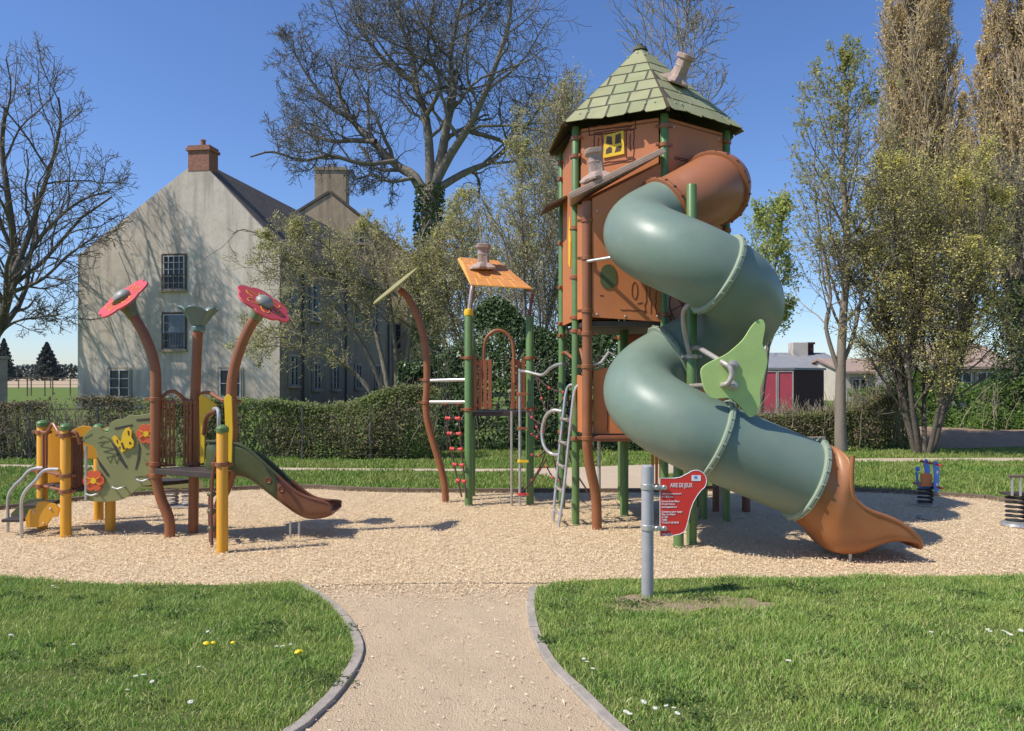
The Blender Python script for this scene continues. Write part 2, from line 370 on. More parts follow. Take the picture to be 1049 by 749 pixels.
class MB:
    def __init__(self):
        self.v, self.f, self.mi = [], [], []
        self.cur = 0

    def add(self, vs, fs):
        b = len(self.v)
        self.v.extend([tuple(x) for x in vs])
        for f in fs:
            self.f.append(tuple(b + i for i in f))
            self.mi.append(self.cur)
        return self

    def box(self, c, size, u=(1, 0, 0), v=(0, 1, 0), w=None):
        c, u, v = Vector(c), Vector(u).normalized(), Vector(v).normalized()
        w = Vector(w).normalized() if w else u.cross(v)
        a, b, d = u * size[0] / 2, v * size[1] / 2, w * size[2] / 2
        vs = [c - a - b - d, c + a - b - d, c + a + b - d, c - a + b - d, c - a - b + d, c + a - b + d, c + a + b + d, c - a + b + d]
        return self.add(vs, [(0, 3, 2, 1), (4, 5, 6, 7), (0, 1, 5, 4), (1, 2, 6, 5), (2, 3, 7, 6), (3, 0, 4, 7)])

    def beam(self, a, b, w, t, side=(0, 0, 1)):
        a, b = Vector(a), Vector(b)
        d = (b - a)
        u = d.normalized()
        s = Vector(side)
        v = (s - u * s.dot(u)).normalized()
        return self.box((a + b) / 2, (d.length, w, t), u, v)

    def tube(self, pts, r, sides=14, caps=True, closed=False):
        pts = [Vector(p) for p in pts]
        n = len(pts)
        rr = list(r) if hasattr(r, '__len__') else [r] * n
        T = []
        for i in range(n):
            if closed:
                T.append((pts[(i + 1) % n] - pts[i - 1]).normalized())
            else:
                T.append((pts[min(i + 1, n - 1)] - pts[max(i - 1, 0)]).normalized())
        u, v, _ = frame_from(T[0])
        rings = []
        for i in range(n):
            u = (u - T[i] * u.dot(T[i])).normalized()
            v = T[i].cross(u)
            rings.append([pts[i] + (u * math.cos(2 * PI * k / sides) + v * math.sin(2 * PI * k / sides)) * rr[i] for k in range(sides)])
        vs = [p for ring in rings for p in ring]
        fs = []
        m = n if closed else n - 1
        for i in range(m):
            j = (i + 1) % n
            for k in range(sides):
                k2 = (k + 1) % sides
                fs.append((i * sides + k, i * sides + k2, j * sides + k2, j * sides + k))
        if caps and not closed:
            fs.append(tuple(reversed(range(sides))))
            fs.append(tuple((n - 1) * sides + k for k in range(sides)))
        return self.add(vs, fs)

    def cyl(self, a, b, r, sides=16):
        return self.tube([a, b], r, sides)

    def prism(self, poly, o, u, v, t):
        """polygon (2-D points) in the frame o,u,v, thickness t along u x v"""
        o, u, v = Vector(o), Vector(u).normalized(), Vector(v).normalized()
        w = u.cross(v).normalized() * t
        n = len(poly)
        area = sum(poly[i][0] * poly[(i + 1) % n][1] - poly[(i + 1) % n][0] * poly[i][1] for i in range(n))
        if area < 0:
            poly = list(reversed(poly))
        a = [o + u * p[0] + v * p[1] for p in poly]
        vs = a + [p + w for p in a]
        fs = [tuple(reversed(range(n))), tuple(range(n, 2 * n))]
        for i in range(n):
            j = (i + 1) % n
            fs.append((i, j, n + j, n + i))
        return self.add(vs, fs)

    def lathe(self, prof, o, axis=(0, 0, 1), sides=24, lobe=None):
        u, v, w = frame_from(axis)
        o = Vector(o)
        vs, fs = [], []
        for i, (r, z) in enumerate(prof):
            for k in range(sides):
                a = 2 * PI * k / sides
                q = r * (lobe(a, i / (len(prof) - 1)) if lobe else 1)
                vs.append(o + w * z + (u * math.cos(a) + v * math.sin(a)) * q)
        for i in range(len(prof) - 1):
            for k in range(sides):
                k2 = (k + 1) % sides
                fs.append((i * sides + k, i * sides + k2, (i + 1) * sides + k2, (i + 1) * sides + k))
        fs.append(tuple(reversed(range(sides))))
        fs.append(tuple((len(prof) - 1) * sides + k for k in range(sides)))
        return self.add(vs, fs)

    def ball(self, c, r, sides=14, squash=1.0, axis=(0, 0, 1)):
        prof = []
        for i in range(9):
            a = -PI / 2 + PI * i / 8
            prof.append((max(0.0005, r * math.cos(a)), r * math.sin(a) * squash))
        return self.lathe(prof, c, axis, sides)

    def build(self, name, mats, parent=None, smooth=True, bevel=0.0, angle=35):
        off = wloc(parent)
        me = bpy.data.meshes.new(name)
        me.from_pydata([(x - off.x, y - off.y, z - off.z) for x, y, z in self.v], [], self.f)
        if not isinstance(mats, (list, tuple)):
            mats = [mats]
        for m in mats:
            me.materials.append(m)
        me.polygons.foreach_set('material_index', self.mi)
        if smooth:
            me.polygons.foreach_set('use_smooth', [True] * len(me.polygons))
            me.update()
            me.set_sharp_from_angle(angle=math.radians(angle))
        me.update()
        o = bpy.data.objects.new(name, me)
        COL.objects.link(o)
        if parent is not None:
            o.parent = parent
        if bevel > 0:
            b = o.modifiers.new('bevel', 'BEVEL')
            b.width = bevel
            b.segments = 2
            b.limit_method = 'ANGLE'
        return o

def tag(o, label=None, cat=None, group=None, kind=None):
    if label:
        o['label'] = label
    if cat:
        o['category'] = cat
    if group:
        o['group'] = group
    if kind:
        o['kind'] = kind
    return o

def thing(name, loc, label, cat, group=None):
    o = bpy.data.objects.new(name, None)
    o.empty_display_size = 0.2
    COL.objects.link(o)
    o.location = loc
    return tag(o, label, cat, group)

def npmesh(name, V, Fq, mats, parent=None, mi=None, smooth=False):
    """big meshes from arrays: V (n,3), Fq (m,k) all faces the same size"""
    off = wloc(parent)
    V = np.asarray(V, dtype=np.float32) - np.array(off, dtype=np.float32)
    k = Fq.shape[1]
    me = bpy.data.meshes.new(name)
    me.vertices.add(len(V))
    me.vertices.foreach_set('co', V.ravel())
    me.loops.add(Fq.size)
    me.loops.foreach_set('vertex_index', Fq.astype(np.int32).ravel())
    me.polygons.add(len(Fq))
    me.polygons.foreach_set('loop_start', np.arange(0, Fq.size, k, dtype=np.int32))
    me.polygons.foreach_set('loop_total', np.full(len(Fq), k, dtype=np.int32))
    for m in (mats if isinstance(mats, (list, tuple)) else [mats]):
        me.materials.append(m)
    if mi is not None:
        me.polygons.foreach_set('material_index', mi.astype(np.int32))
    if smooth:
        me.polygons.foreach_set('use_smooth', np.ones(len(Fq), dtype=bool))
    me.update(calc_edges=True)
    me.validate()
    o = bpy.data.objects.new(name, me)
    COL.objects.link(o)
    if parent is not None:
        o.parent = parent
    return o

def crom(pts, n=6):
    """smooth curve through points"""
    pts = [Vector(p) for p in pts]
    q = [pts[0] * 2 - pts[1]] + pts + [pts[-1] * 2 - pts[-2]]
    out = []
    for i in range(1, len(q) - 2):
        p0, p1, p2, p3 = q[i - 1], q[i], q[i + 1], q[i + 2]
        for k in range(n):
            t = k / n
            out.append(0.5 * ((2 * p1) + (p2 - p0) * t + (2 * p0 - 5 * p1 + 4 * p2 - p3) * t * t + (3 * p1 - p0 - 3 * p2 + p3) * t ** 3))
    out.append(pts[-1])
    return out

def sheet(name, pts, z, m, kind='structure', label=None):
    mb = MB()
    mb.add([(p[0], p[1], z) for p in pts], [tuple(range(len(pts)))])
    n = len(pts)
    area = sum(pts[i][0] * pts[(i + 1) % n][1] - pts[(i + 1) % n][0] * pts[i][1] for i in range(n))
    if area < 0:
        mb.f = [tuple(reversed(mb.f[0]))]
    return tag(mb.build(name, m, smooth=False), label, kind=kind)

def inside(poly, X, Y):
    r = np.zeros(X.shape, dtype=bool)
    n = len(poly)
    for i in range(n):
        x1, y1 = poly[i][0], poly[i][1]
        x2, y2 = poly[(i + 1) % n][0], poly[(i + 1) % n][1]
        c = ((y1 > Y) != (y2 > Y)) & (X < (x2 - x1) * (Y - y1) / (y2 - y1 + 1e-12) + x1)
        r ^= c
    return r

class Wave:
    """cheap smooth 3-D noise, about -1..1"""
    def __init__(self, freq, k=10):
        self.w = RNG.normal(0, 1, (k, 3)) * freq
        self.p = RNG.uniform(0, 2 * PI, k)

    def __call__(self, Q):
        return np.sin(Q @ self.w.T + self.p).sum(1) / math.sqrt(len(self.p)) 

def leaf_quads(C, size, flat=0.0, aspect=0.6, N=None):
    """diamond leaves at the points C"""
    n = len(C)
    a = RNG.normal(0, 1, (n, 3))
    if N is not None:
        b0 = N + RNG.normal(0, 0.55, (n, 3))
        a = np.cross(a, b0)
        a /= np.linalg.norm(a, axis=1, keepdims=True) + 1e-9
        b = np.cross(b0, a)
    else:
        a[:, 2] *= (1 - flat)
        a /= np.linalg.norm(a, axis=1, keepdims=True) + 1e-9
        b = np.cross(a, RNG.normal(0, 1, (n, 3)))
    b /= np.linalg.norm(b, axis=1, keepdims=True) + 1e-9
    s = (size * RNG.uniform(0.6, 1.35, n))[:, None]
    V = np.stack([C - a * s * 0.5, C + b * s * aspect * 0.5, C + a * s * 0.5, C - b * s * aspect * 0.5], axis=1).reshape(-1, 3)
    Fq = np.arange(4 * n).reshape(-1, 4)
    return V, Fq

# ------------------------------------------------------------------ camera, world, sun
cam = bpy.data.cameras.new('camera')
cam.sensor_width = 36
cam.sensor_fit = 'HORIZONTAL'
cam.lens = F * 36 / 1049
cam.shift_y = (HY - 374.5) / 1049
cam.clip_start = 0.05
cam.clip_end = 5000
co = bpy.data.objects.new('camera', cam)
COL.objects.link(co)
co.location = (0, 0, EYE)
co.rotation_euler = (PI / 2, 0, 0)
SC.camera = co
SC.render.resolution_x, SC.render.resolution_y = 1024, 731

SUND = Vector((0.75, 0.28, -1)).normalized()       # direction the light travels
elev = math.asin(-SUND.z)
to_sun = -SUND
az = math.atan2(to_sun.x, to_sun.y)
w = bpy.data.worlds.new('World')
SC.world = w
w.use_nodes = True
wn, wl = w.node_tree.nodes, w.node_tree.links
wn.clear()
wo = wn.new('ShaderNodeOutputWorld')
bg = wn.new('ShaderNodeBackground')
sky = wn.new('ShaderNodeTexSky')
sky.sky_type = 'NISHITA'
sky.sun_disc = False
sky.sun_elevation = elev
sky.sun_rotation = az
sky.air_density = 1.0
sky.dust_density = 0.25
sky.ozone_density = 5.0
bg.inputs[1].default_value = 0.142
hs = wn.new('ShaderNodeHueSaturation')
hs.inputs['Hue'].default_value = 0.503
hs.inputs['Saturation'].default_value = 1.06
hs.inputs['Value'].default_value = 1.0
wl.new(sky.outputs[0], hs.inputs['Color'])
tint = wn.new('ShaderNodeMixRGB')
tint.blend_type = 'MULTIPLY'
tint.inputs[0].default_value = 1.0
tint.inputs[2].default_value = (0.93, 0.97, 1.12, 1)
wl.new(hs.outputs[0], tint.inputs[1])
wl.new(tint.outputs[0], bg.inputs[0])
wl.new(bg.outputs[0], wo.inputs[0])
sl = bpy.data.lights.new('sun', 'SUN')
sl.energy = 5.0
sl.angle = math.radians(0.55)
sl.color = (1.0, 0.955, 0.87)
so = bpy.data.objects.new('sun', sl)
COL.objects.link(so)
so.location = (-20, -10, 30)
so.rotation_euler = SUND.to_track_quat('-Z', 'Y').to_euler()
SC.view_settings.view_transform = 'Standard'
SC.view_settings.look = 'None'
SC.view_settings.exposure = 0
SC.view_settings.gamma = 1
try:
    SC.cycles.max_bounces = 8
    SC.cycles.transparent_max_bounces = 8
    SC.cycles.use_denoising = True
except Exception:
    pass

# ------------------------------------------------------------------ ground and paths
sheet('ground', [(-900, -30), (900, -30), (900, 1500), (-900, 1500)], -0.016, M['ground'])
sheet('field', [(-400, 108), (-30, 108), (-30, 900), (-400, 900)], 0.0, M['field'])

kl = [G(*p).xy for p in [(303, 601), (325, 613), (343, 628), (355, 645), (362, 662), (360, 676), (350, 694), (332, 717), (311, 736), (297, 750)]]
kl = [Vector(p) for p in crom([Vector((p.x, p.y, 0)) for p in kl], 4)]
kl.append(Vector((-1.55, 2.9, 0)))
kl.append(Vector((-2.3, 2.2, 0)))
kr = [G(*p).xy for p in [(551, 603), (548, 618), (550, 636), (556, 655), (572, 682), (602, 711), (638, 747)]]
kr = [Vector(p) for p in crom([Vector((p.x, p.y, 0)) for p in kr], 4)]
kr.append(Vector((1.05, 2.6, 0)))
kr.append(Vector((1.9, 2.0, 0)))

front_l = [(-14, 6.6)] + [tuple(G(*p).xy) for p in [(-260, 588), (-60, 588), (0, 592), (55, 598), (140, 601), (240, 601)]]
front_r = [tuple(G(*p).xy) for p in [(556, 604), (572, 598), (620, 595), (700, 594), (800, 594), (920, 593), (1049, 591), (1250, 590)]] + [(14, 6.6)]
lawn_l = front_l + [(p.x, p.y) for p in kl] + [(-14, 2.2)]
lawn_r = [(p.x, p.y) for p in reversed(kr)] + front_r + [(14, 2.0)]
far_px = [(-700, 545), (-200, 533), (0, 522), (80, 513), (150, 507), (300, 500), (400, 504), (660, 504), (760, 502), (870, 503), (1000, 510), (1049, 516), (1300, 530), (1700, 560)]
far_edge = [Vector((*G(*p).xy, 0)) for p in far_px]
far_edge = crom(far_edge, 3)
chip_poly = [(-14, 6.6)] + front_l[1:] + [tuple(G(300, 603).xy), tuple(G(430, 598).xy), tuple(G(556, 603).xy)] + front_r[1:] + [(p.x, p.y) for p in reversed(far_edge)]
sheet('woodchip_ground', chip_poly, -0.008, M['chipsheet'])
path_poly = [(p.x, p.y) for p in kl] + [(-0.2, 2.0)] + [(p.x, p.y) for p in reversed(kr)] + [tuple(G(500, 599).xy), tuple(G(360, 599).xy)]
sheet('path', path_poly, -0.002, M['pathsheet'])
sheet('lawn', lawn_l, 0.012, M['lawnsoil'])
sheet('lawn', lawn_r, 0.012, M['lawnsoil'])
fp_far = [(-20, 15.2), (-9, 14.2), (-4, 13.75), (0, 13.6), (2.4, 14.2), (6, 15.15), (10, 15.4), (20, 15.5)]
fp_near = [(20, 14.85), (10, 14.8), (6, 14.5), (3.6, 13.6), (2.5, 12.5), (2.25, 10.9), (0.95, 10.9), (0.8, 12.0), (0.35, 13.0), (0, 13.2), (-4, 13.4), (-9, 13.8), (-20, 14.7)]
far_path_poly = [(p.x, p.y) for p in crom([Vector((*p, 0)) for p in fp_far], 4)] + [(p.x, p.y) for p in crom([Vector((*p, 0)) for p in fp_near], 3)]
sheet('far_path', far_path_poly, -0.010, M['farpath'])

def kerb(line, w, z0, z1, name, m, side=1, seg=None):
    """a run of kerb stones along a line, small joints between the stones"""
    mb = MB()
    d = 0.0
    L = [0.0]
    for a, b in zip(line[:-1], line[1:]):
        L.append(L[-1] + (b - a).length)
    def at(s):
        s = max(0, min(L[-1] - 1e-6, s))
        for i in range(len(L) - 1):
            if s <= L[i + 1]:
                t = (s - L[i]) / (L[i + 1] - L[i] + 1e-9)
                p = line[i].lerp(line[i + 1], t)
                d = (line[i + 1] - line[i]).normalized()
                return p, Vector((-d.y, d.x, 0)) * side
        return line[-1], Vector((0, 1, 0))
    seg = seg or 1.0
    s = 0
    while s < L[-1] - 0.05:
        e = min(L[-1], s + seg - 0.008)
        k = max(2, int((e - s) / 0.12) + 1)
        A = [at(s + (e - s) * i / (k - 1)) for i in range(k)]
        dz = random.uniform(-0.004, 0.004)
        vs, fs = [], []
        for p, n in A:
            q = p + n * w
            vs += [(p.x, p.y, z0), (p.x, p.y, z1 + dz), (q.x, q.y, z1 + dz), (q.x, q.y, z0)]
        for i in range(k - 1):
            a, b = i * 4, i * 4 + 4
            fs += [(a, b, b + 1, a + 1), (a + 1, b + 1, b + 2, a + 2), (a + 2, b + 2, b + 3, a + 3)]
        fs += [(0, 1, 2, 3), tuple((k - 1) * 4 + j for j in (3, 2, 1, 0))]
        mb.add(vs, fs)
        s += seg
    return tag(mb.build(name, m, smooth=False, bevel=0.006), kind='structure')

kerb(kl, 0.062, -0.05, 0.022, 'kerb', M['concrete'], side=1, seg=0.95)
kerb(kr, 0.062, -0.05, 0.022, 'kerb', M['concrete'], side=-1, seg=0.95)
kerb([Vector((*G(p, q).xy, 0)) for p, q in [(296, 600), (360, 598.5), (460, 597), (556, 597), (584, 596.5)]], 0.02, -0.03, 0.001, 'edging', M['timber'], side=1, seg=1.5)
kerb(far_edge, 0.05, -0.04, 0.05, 'edging', M['timber'], side=1, seg=2.0)
# bare soil at the foot of the sign
soil_px = [(618, 621), (640, 613), (665, 610), (700, 612), (745, 613), (780, 618), (797, 625), (770, 628), (730, 625), (700, 631), (660, 629), (635, 629)]
soil_poly = [(p.x + 0.03 * math.sin(37 * p.x) + random.uniform(-0.02, 0.02), p.y + 0.025 * math.sin(51 * p.x + 1) + random.uniform(-0.015, 0.015)) for p in crom([Vector((*G(*q).xy, 0)) for q in soil_px + soil_px[:1]], 6)[:-1]]
sheet('soil', soil_poly, 0.018, M['soil'])

def blades(name, polys, dens, h, wd, m, box, label, z=0.01, holes=(), lean=0.5, falloff=None):
    x0, x1, y0, y1 = box
    n = int((x1 - x0) * (y1 - y0) * dens)
    X, Y = RNG.uniform(x0, x1, n), RNG.uniform(y0, y1, n)
    k = np.zeros(n, dtype=bool)
    for p in polys:
        k |= inside(p, X, Y)
    for p in holes:
        k &= ~(inside(p, X, Y) & (Wave(9.0)(np.stack([X, Y, X * 0], 1)) + RNG.normal(0, 0.5, n) < 0.35))
    if falloff is not None:
        k &= RNG.uniform(0, 1, n) < falloff(X, Y) * np.clip(1.15 - 0.55 * np.maximum(0, Wave(1.7)(np.stack([X, Y, X * 0], 1)) - 0.5), 0.3, 1)
    X, Y = X[k], Y[k]
    n = len(X)
    cl = Wave(3.0)(np.stack([X, Y, X * 0], 1)) * 0.5 + Wave(11.0)(np.stack([X, Y, X * 0], 1)) * 0.5
    hh = h * np.clip(1 + 0.7 * cl + RNG.normal(0, 0.28, n), 0.3, 2.2)
    a = RNG.uniform(0, 2 * PI, n)
    dx, dy = np.cos(a), np.sin(a)
    ln = np.abs(RNG.normal(0, lean, n)) * hh
    la = RNG.uniform(0, 2 * PI, n)
    lx, ly = np.cos(la) * ln, np.sin(la) * ln
    w2 = wd * RNG.uniform(0.6, 1.3, n) / 2
    Z = np.full(n, z)
    b0 = np.stack([X - dx * w2, Y - dy * w2, Z], 1)
    b1 = np.stack([X + dx * w2, Y + dy * w2, Z], 1)
    m0 = np.stack([X - dx * w2 * 0.8 + lx * 0.35, Y - dy * w2 * 0.8 + ly * 0.35, Z + hh * 0.6], 1)
    m1 = np.stack([X + dx * w2 * 0.8 + lx * 0.35, Y + dy * w2 * 0.8 + ly * 0.35, Z + hh * 0.6], 1)
    t0 = np.stack([X - dx * w2 * 0.15 + lx, Y - dy * w2 * 0.15 + ly, Z + hh], 1)
    t1 = np.stack([X + dx * w2 * 0.15 + lx, Y + dy * w2 * 0.15 + ly, Z + hh], 1)
    V = np.stack([b0, b1, m0, m1, t0, t1], 1).reshape(-1, 3)
    i = np.arange(n)[:, None] * 6
    Fq = np.concatenate([i + np.array([[0, 1, 3, 2]]), i + np.array([[2, 3, 5, 4]])], 0)
    o = npmesh(name, V, Fq, m)
    return tag(o, label, 'grass', kind='stuff')

def weeds():
    CC, NN = [], []
    rg = np.random.default_rng(77)
    spots = [G(x, y) for x, y in ((190, 628), (205, 630), (180, 634), (272, 645), (262, 648), (280, 643), (318, 588 + 60), (690, 655), (835, 606), (1000, 628), (740, 605), (560, 660), (120, 690), (40, 640), (900, 700), (700, 720))]
    for _ in range(90):
        y = rg.uniform(3.4, 6.1)
        spots.append(Vector((rg.uniform(-0.7, 0.7) * y, y, 0)))
    for g in spots:
        if not (inside(lawn_l, np.array([g.x]), np.array([g.y]))[0] or inside(lawn_r, np.array([g.x]), np.array([g.y]))[0]):
            continue
        R = rg.uniform(0.04, 0.12)
        k = int(40 + 500 * R)
        a, r = rg.uniform(0, 2 * PI, k), R * np.sqrt(rg.uniform(0, 1, k))
        CC.append(np.stack([g.x + r * np.cos(a) * 1.3, g.y + r * np.sin(a), 0.02 + rg.uniform(0, 0.022, k)], 1))
    C = np.concatenate(CC)
    V, Fq = leaf_quads(C, 0.022, 0.5, 0.55, N=np.array([[0, 0, 1.0]]))
    return tag(npmesh('weeds', V, Fq, M['weed']), 'low dark clover and weed clumps in the lawns', 'weeds', kind='stuff')
M['weed'] = leafmat('weed_leaves', [(0.05, 0.09, 0.022), (0.075, 0.125, 0.03), (0.10, 0.16, 0.04), (0.06, 0.10, 0.03)], gain=1.3)
weeds()

def near_fall(X, Y):
    lim = Y * 0.72 + 0.4
    return np.where(np.abs(X) < lim, 1.0, 0.12)
blades('grass', [lawn_l, lawn_r], 10500, 0.026, 0.005, M['grassblade'], (-7, 7, 3.1, 6.8), 'short green lawn grass either side of the sandy path', 0.012, [soil_poly], 0.7, near_fall)
far_turf = [(p.x, p.y) for p in far_edge] + [(22, 17.2), (-20, 17.2)]
blades('grass', [far_turf], 900, 0.045, 0.016, M['fargrass'], (-14, 14, 8.5, 17.2), 'grass strip behind the wood chip play area', -0.016, [far_path_poly], 0.6,
       lambda X, Y: (~inside(far_path_poly, X, Y)).astype(float))

# loose wood chips lying on the chip bed and strewn onto the path
def chips():
    n = 230000
    X, Y = RNG.uniform(-9, 9, n), RNG.uniform(5.9, 11.2, n)
    k = inside(chip_poly, X, Y) & (RNG.uniform(0, 1, n) < np.clip((7.2 / Y) ** 2, 0, 1)) & (np.abs(X) < Y * 0.72 + 0.5)
    X, Y = X[k], Y[k]
    n2 = 11000
    X2, Y2 = RNG.uniform(-2.2, 2, n2), 6.12 - np.where(RNG.uniform(0, 1, n2) < 0.7, np.abs(RNG.normal(0, 0.22, n2)), RNG.uniform(0, 2.6, n2) ** 1.3)
    k2 = inside(path_poly, X2, Y2)
    X, Y = np.concatenate([X, X2[k2]]), np.concatenate([Y, Y2[k2]])
    n = len(X)
    L = RNG.uniform(0.008, 0.026, n)
    W = RNG.uniform(0.0035, 0.009, n)
    a = RNG.uniform(0, 2 * PI, n)
    tilt = RNG.normal(0, 0.3, n)
    roll = RNG.normal(0, 0.35, n)
    u = np.stack([np.cos(a) * np.cos(tilt), np.sin(a) * np.cos(tilt), np.sin(tilt)], 1)
    v = np.stack([-np.sin(a) * np.cos(roll), np.cos(a) * np.cos(roll), np.sin(roll)], 1)
    C = np.stack([X, Y, 0.004 + np.abs(np.sin(tilt)) * L * 0.5 + RNG.uniform(0, 0.008, n)], 1)
    u *= L[:, None] / 2
    v *= W[:, None] / 2
    V = np.stack([C - u - v * 0.7, C + u * 0.9 - v, C + u + v * 0.6, C - u * 0.8 + v], 1).reshape(-1, 3)
    return tag(npmesh('wood_chips', V, np.arange(4 * n).reshape(-1, 4), M['chip']), 'loose pale wood chips covering the play area', 'wood chips', kind='stuff')
chips()

# ------------------------------------------------------------------ play equipment helpers
def clamp(parent, p, r, d=(1, 0, 0), m=None, ax=(0, 0, 1)):
    mb = MB()
    p, d = Vector(p), Vector(d).normalized()
    mb.lathe([(r + 0.001, -0.022), (r + 0.012, -0.02), (r + 0.013, 0.02), (r + 0.001, 0.022)], p, ax, 18)
    s = Vector(ax).cross(d).normalized()
    for k in (-1, 1):
        mb.box(p + d * k * (r + 0.028), (0.045, 0.022, 0.03), d, s)
    mb.cyl(p + d * (r + 0.03) - s * 0.022, p + d * (r + 0.03) + s * 0.022, 0.009, 8)
    return mb.build('clamp', m or M['brown'], parent, bevel=0.002)

def post(root, x, y, top, r, m, clamps=(), cap=None, z0=-0.1, cm=None, d=(1, 0, 0)):
    mb = MB()
    mb.lathe([(r, z0), (r, top - 0.012), (r * 0.85, top)], (x, y, 0), (0, 0, 1), 20)
    o = mb.build('post', m, root)
    if cap:
        c = MB()
        c.lathe([(r + 0.006, top - 0.03), (r + 0.007, top + 0.01), (r * 0.8, top + 0.03), (r * 0.3, top + 0.04)], (x, y, 0), (0, 0, 1), 20)
        c.build('cap', cap, o)
    for z in clamps:
        clamp(o, (x, y, z), r, d, cm)
    return o

def scribe(parent, lines, o, u, v, w=0.006, m=None, name='engraving'):
    """thin dark grooves drawn on a board, in the board's own frame"""
    mb = MB()
    o, u, v = Vector(o), Vector(u).normalized(), Vector(v).normalized()
    n = u.cross(v).normalized()
    for ln in lines:
        pts = [o + u * a + v * b + n * 0.0025 for a, b in ln]
        for a, b in zip(pts[:-1], pts[1:]):
            if (b - a).length > 1e-4:
                mb.beam(a, b, w, 0.003, side=n.cross(b - a))
    return mb.build(name, m or M['line'], parent, smooth=False)

def bolts(parent, pts, n, r=0.012, m=None):
    for p in pts:
        mb = MB()
        mb.lathe([(r, 0), (r, 0.005), (r * 0.6, 0.011), (0.001, 0.012)], p, n, 10)
        mb.build('bolt', m or M['steel'], parent)

def slat_panel(name, root, a, b, z0, z1, n, m, r=0.013, arch=None):
    """tube frame with upright bars between a and b"""
    a, b = Vector((a[0], a[1], 0)), Vector((b[0], b[1], 0))
    mb = MB()
    up = Vector((0, 0, 1))
    mb.tube([a + up * z0, b + up * z0], r * 1.1, 8)
    if arch:
        mb.tube(arch, r * 1.25, 10)
    else:
        mb.tube([a + up * z1, b + up * z1], r * 1.1, 8)
    for i in range(n):
        p = a.lerp(b, (i + 0.5) / n)
        mb.tube([p + up * z0, p + up * z1], r, 8)
    return mb.build(name, m, root)

def flat_slats(name, root, a, b, z0, z1, n, m, t=0.02, gap=0.35):
    a, b = Vector((*a, 0)), Vector((*b, 0))
    d = (b - a)
    wd = d.length / n * (1 - gap)
    mb = MB()
    for i in range(n):
        p = a + d * ((i + 0.5) / n)
        mb.box((p.x, p.y, (z0 + z1) / 2), (wd, t, z1 - z0), d)
    for z in (z0 + 0.05, z1 - 0.05):
        mb.box(((a.x + b.x) / 2, (a.y + b.y) / 2, z), (d.length, t * 0.5, 0.04), d)
    return mb.build(name, m, root, smooth=False, bevel=0.003)

def stone_chimney(name, parent, p, axis, k=1.0):
    """rough resin chimney with a flared foot of stones"""
    ax = Vector(axis).normalized()
    u, v, _ = frame_from(ax)
    mb = MB()
    prof = [(0.115, 0.0), (0.12, 0.02), (0.098, 0.045), (0.078, 0.08), (0.07, 0.16), (0.073, 0.17), (0.068, 0.18), (0.069, 0.235), (0.09, 0.245), (0.092, 0.285), (0.07, 0.292)]
    rnd = random.Random(3)
    tab = [rnd.uniform(-0.06, 0.08) for _ in range(40)]
    def lobe(a, t):
        sq = 1 / max(abs(math.cos(a)), abs(math.sin(a))) ** 0.75
        foot = (1.25 + 0.3 * math.cos(5 * a + 1)) if t < 0.25 else 1
        return 0.86 * sq * foot * (1 + tab[int(a * 4 + t * 13) % 40])
    mb.lathe([(r * k, z * k) for r, z in prof], Vector(p), ax, 28, lobe)
    o = mb.build(name, M['stone'], parent, angle=30, bevel=0.003)
    h = MB()
    h.lathe([(0.05 * k, 0.288 * k), (0.05 * k, 0.296 * k), (0.001, 0.297 * k)], Vector(p), ax, 16)
    h.build('flue', M['dbrown'], o)
    return o

# ------------------------------------------------------------------ the tall tower with the spiral tube slide
TC = Vector((1.53, 9.08, 0))
tower = thing('play_tower', TC, 'tall hexagonal orange playground tower with olive tiled roof and green spiral tube slide', 'play tower')
def hexp(R, k, z=0, base=275):
    a = math.radians(base - 60 * k)
    return TC + Vector((math.cos(a) * R, math.sin(a) * R, z))
# V1=0 front, V0=1 left front, V3=2 left back, 3 back, 4 right back, V2=5 right front
PR = 1.0
HP = [hexp(PR, k) for k in range(6)]
ring_z = [0.95, 2.15, 2.3, 2.75, 3.3, 4.1, 4.3]
pm = [M['green'], M['green'], M['green'], M['green'], M['green'], M['green']]
for k in range(6):
    dd = (HP[k] - TC).cross(Vector((0, 0, 1)))
    post(tower, HP[k].x, HP[k].y, 4.43, 0.043, pm[k], ring_z, d=dd)
# floors
def hexplate(z, t, R, m, name='deck'):
    mb = MB()
    mb.prism([(hexp(R, k).x - TC.x, hexp(R, k).y - TC.y) for k in range(6)], (TC.x, TC.y, z - t), (1, 0, 0), (0, 1, 0), t)
    return mb.build(name, m, tower, bevel=0.006)
hexplate(2.24, 0.06, 0.93, M['dark'])
hexplate(1.0, 0.06, 0.93, M['dark'])

def wall_panel(k, z0, z1, m=None, inset=0.06, top=None, off=0.0):
    a, b = HP[k], HP[(k + 1) % 6]
    d = (b - a).normalized()
    n = Vector((d.y, -d.x, 0))
    if n.dot(a - TC) < 0:
        n = -n
    a2, b2 = a + d * inset, b - d * inset
    L = (b2 - a2).length
    # seen from outside: right-handed frame with the normal pointing out
    u = Vector((0, 0, 1)).cross(n)
    o = a2 if u.dot(d) > 0 else b2
    mb = MB()
    mb.prism([(0, z0), (L, z0), (L, z1), (0, z1)], o + n * (off - 0.018), u, (0, 0, 1), 0.018)
    p = mb.build('wall_panel', m or M['orange'], tower, smooth=False, bevel=0.004)
    return p, o + n * off, u, n, L

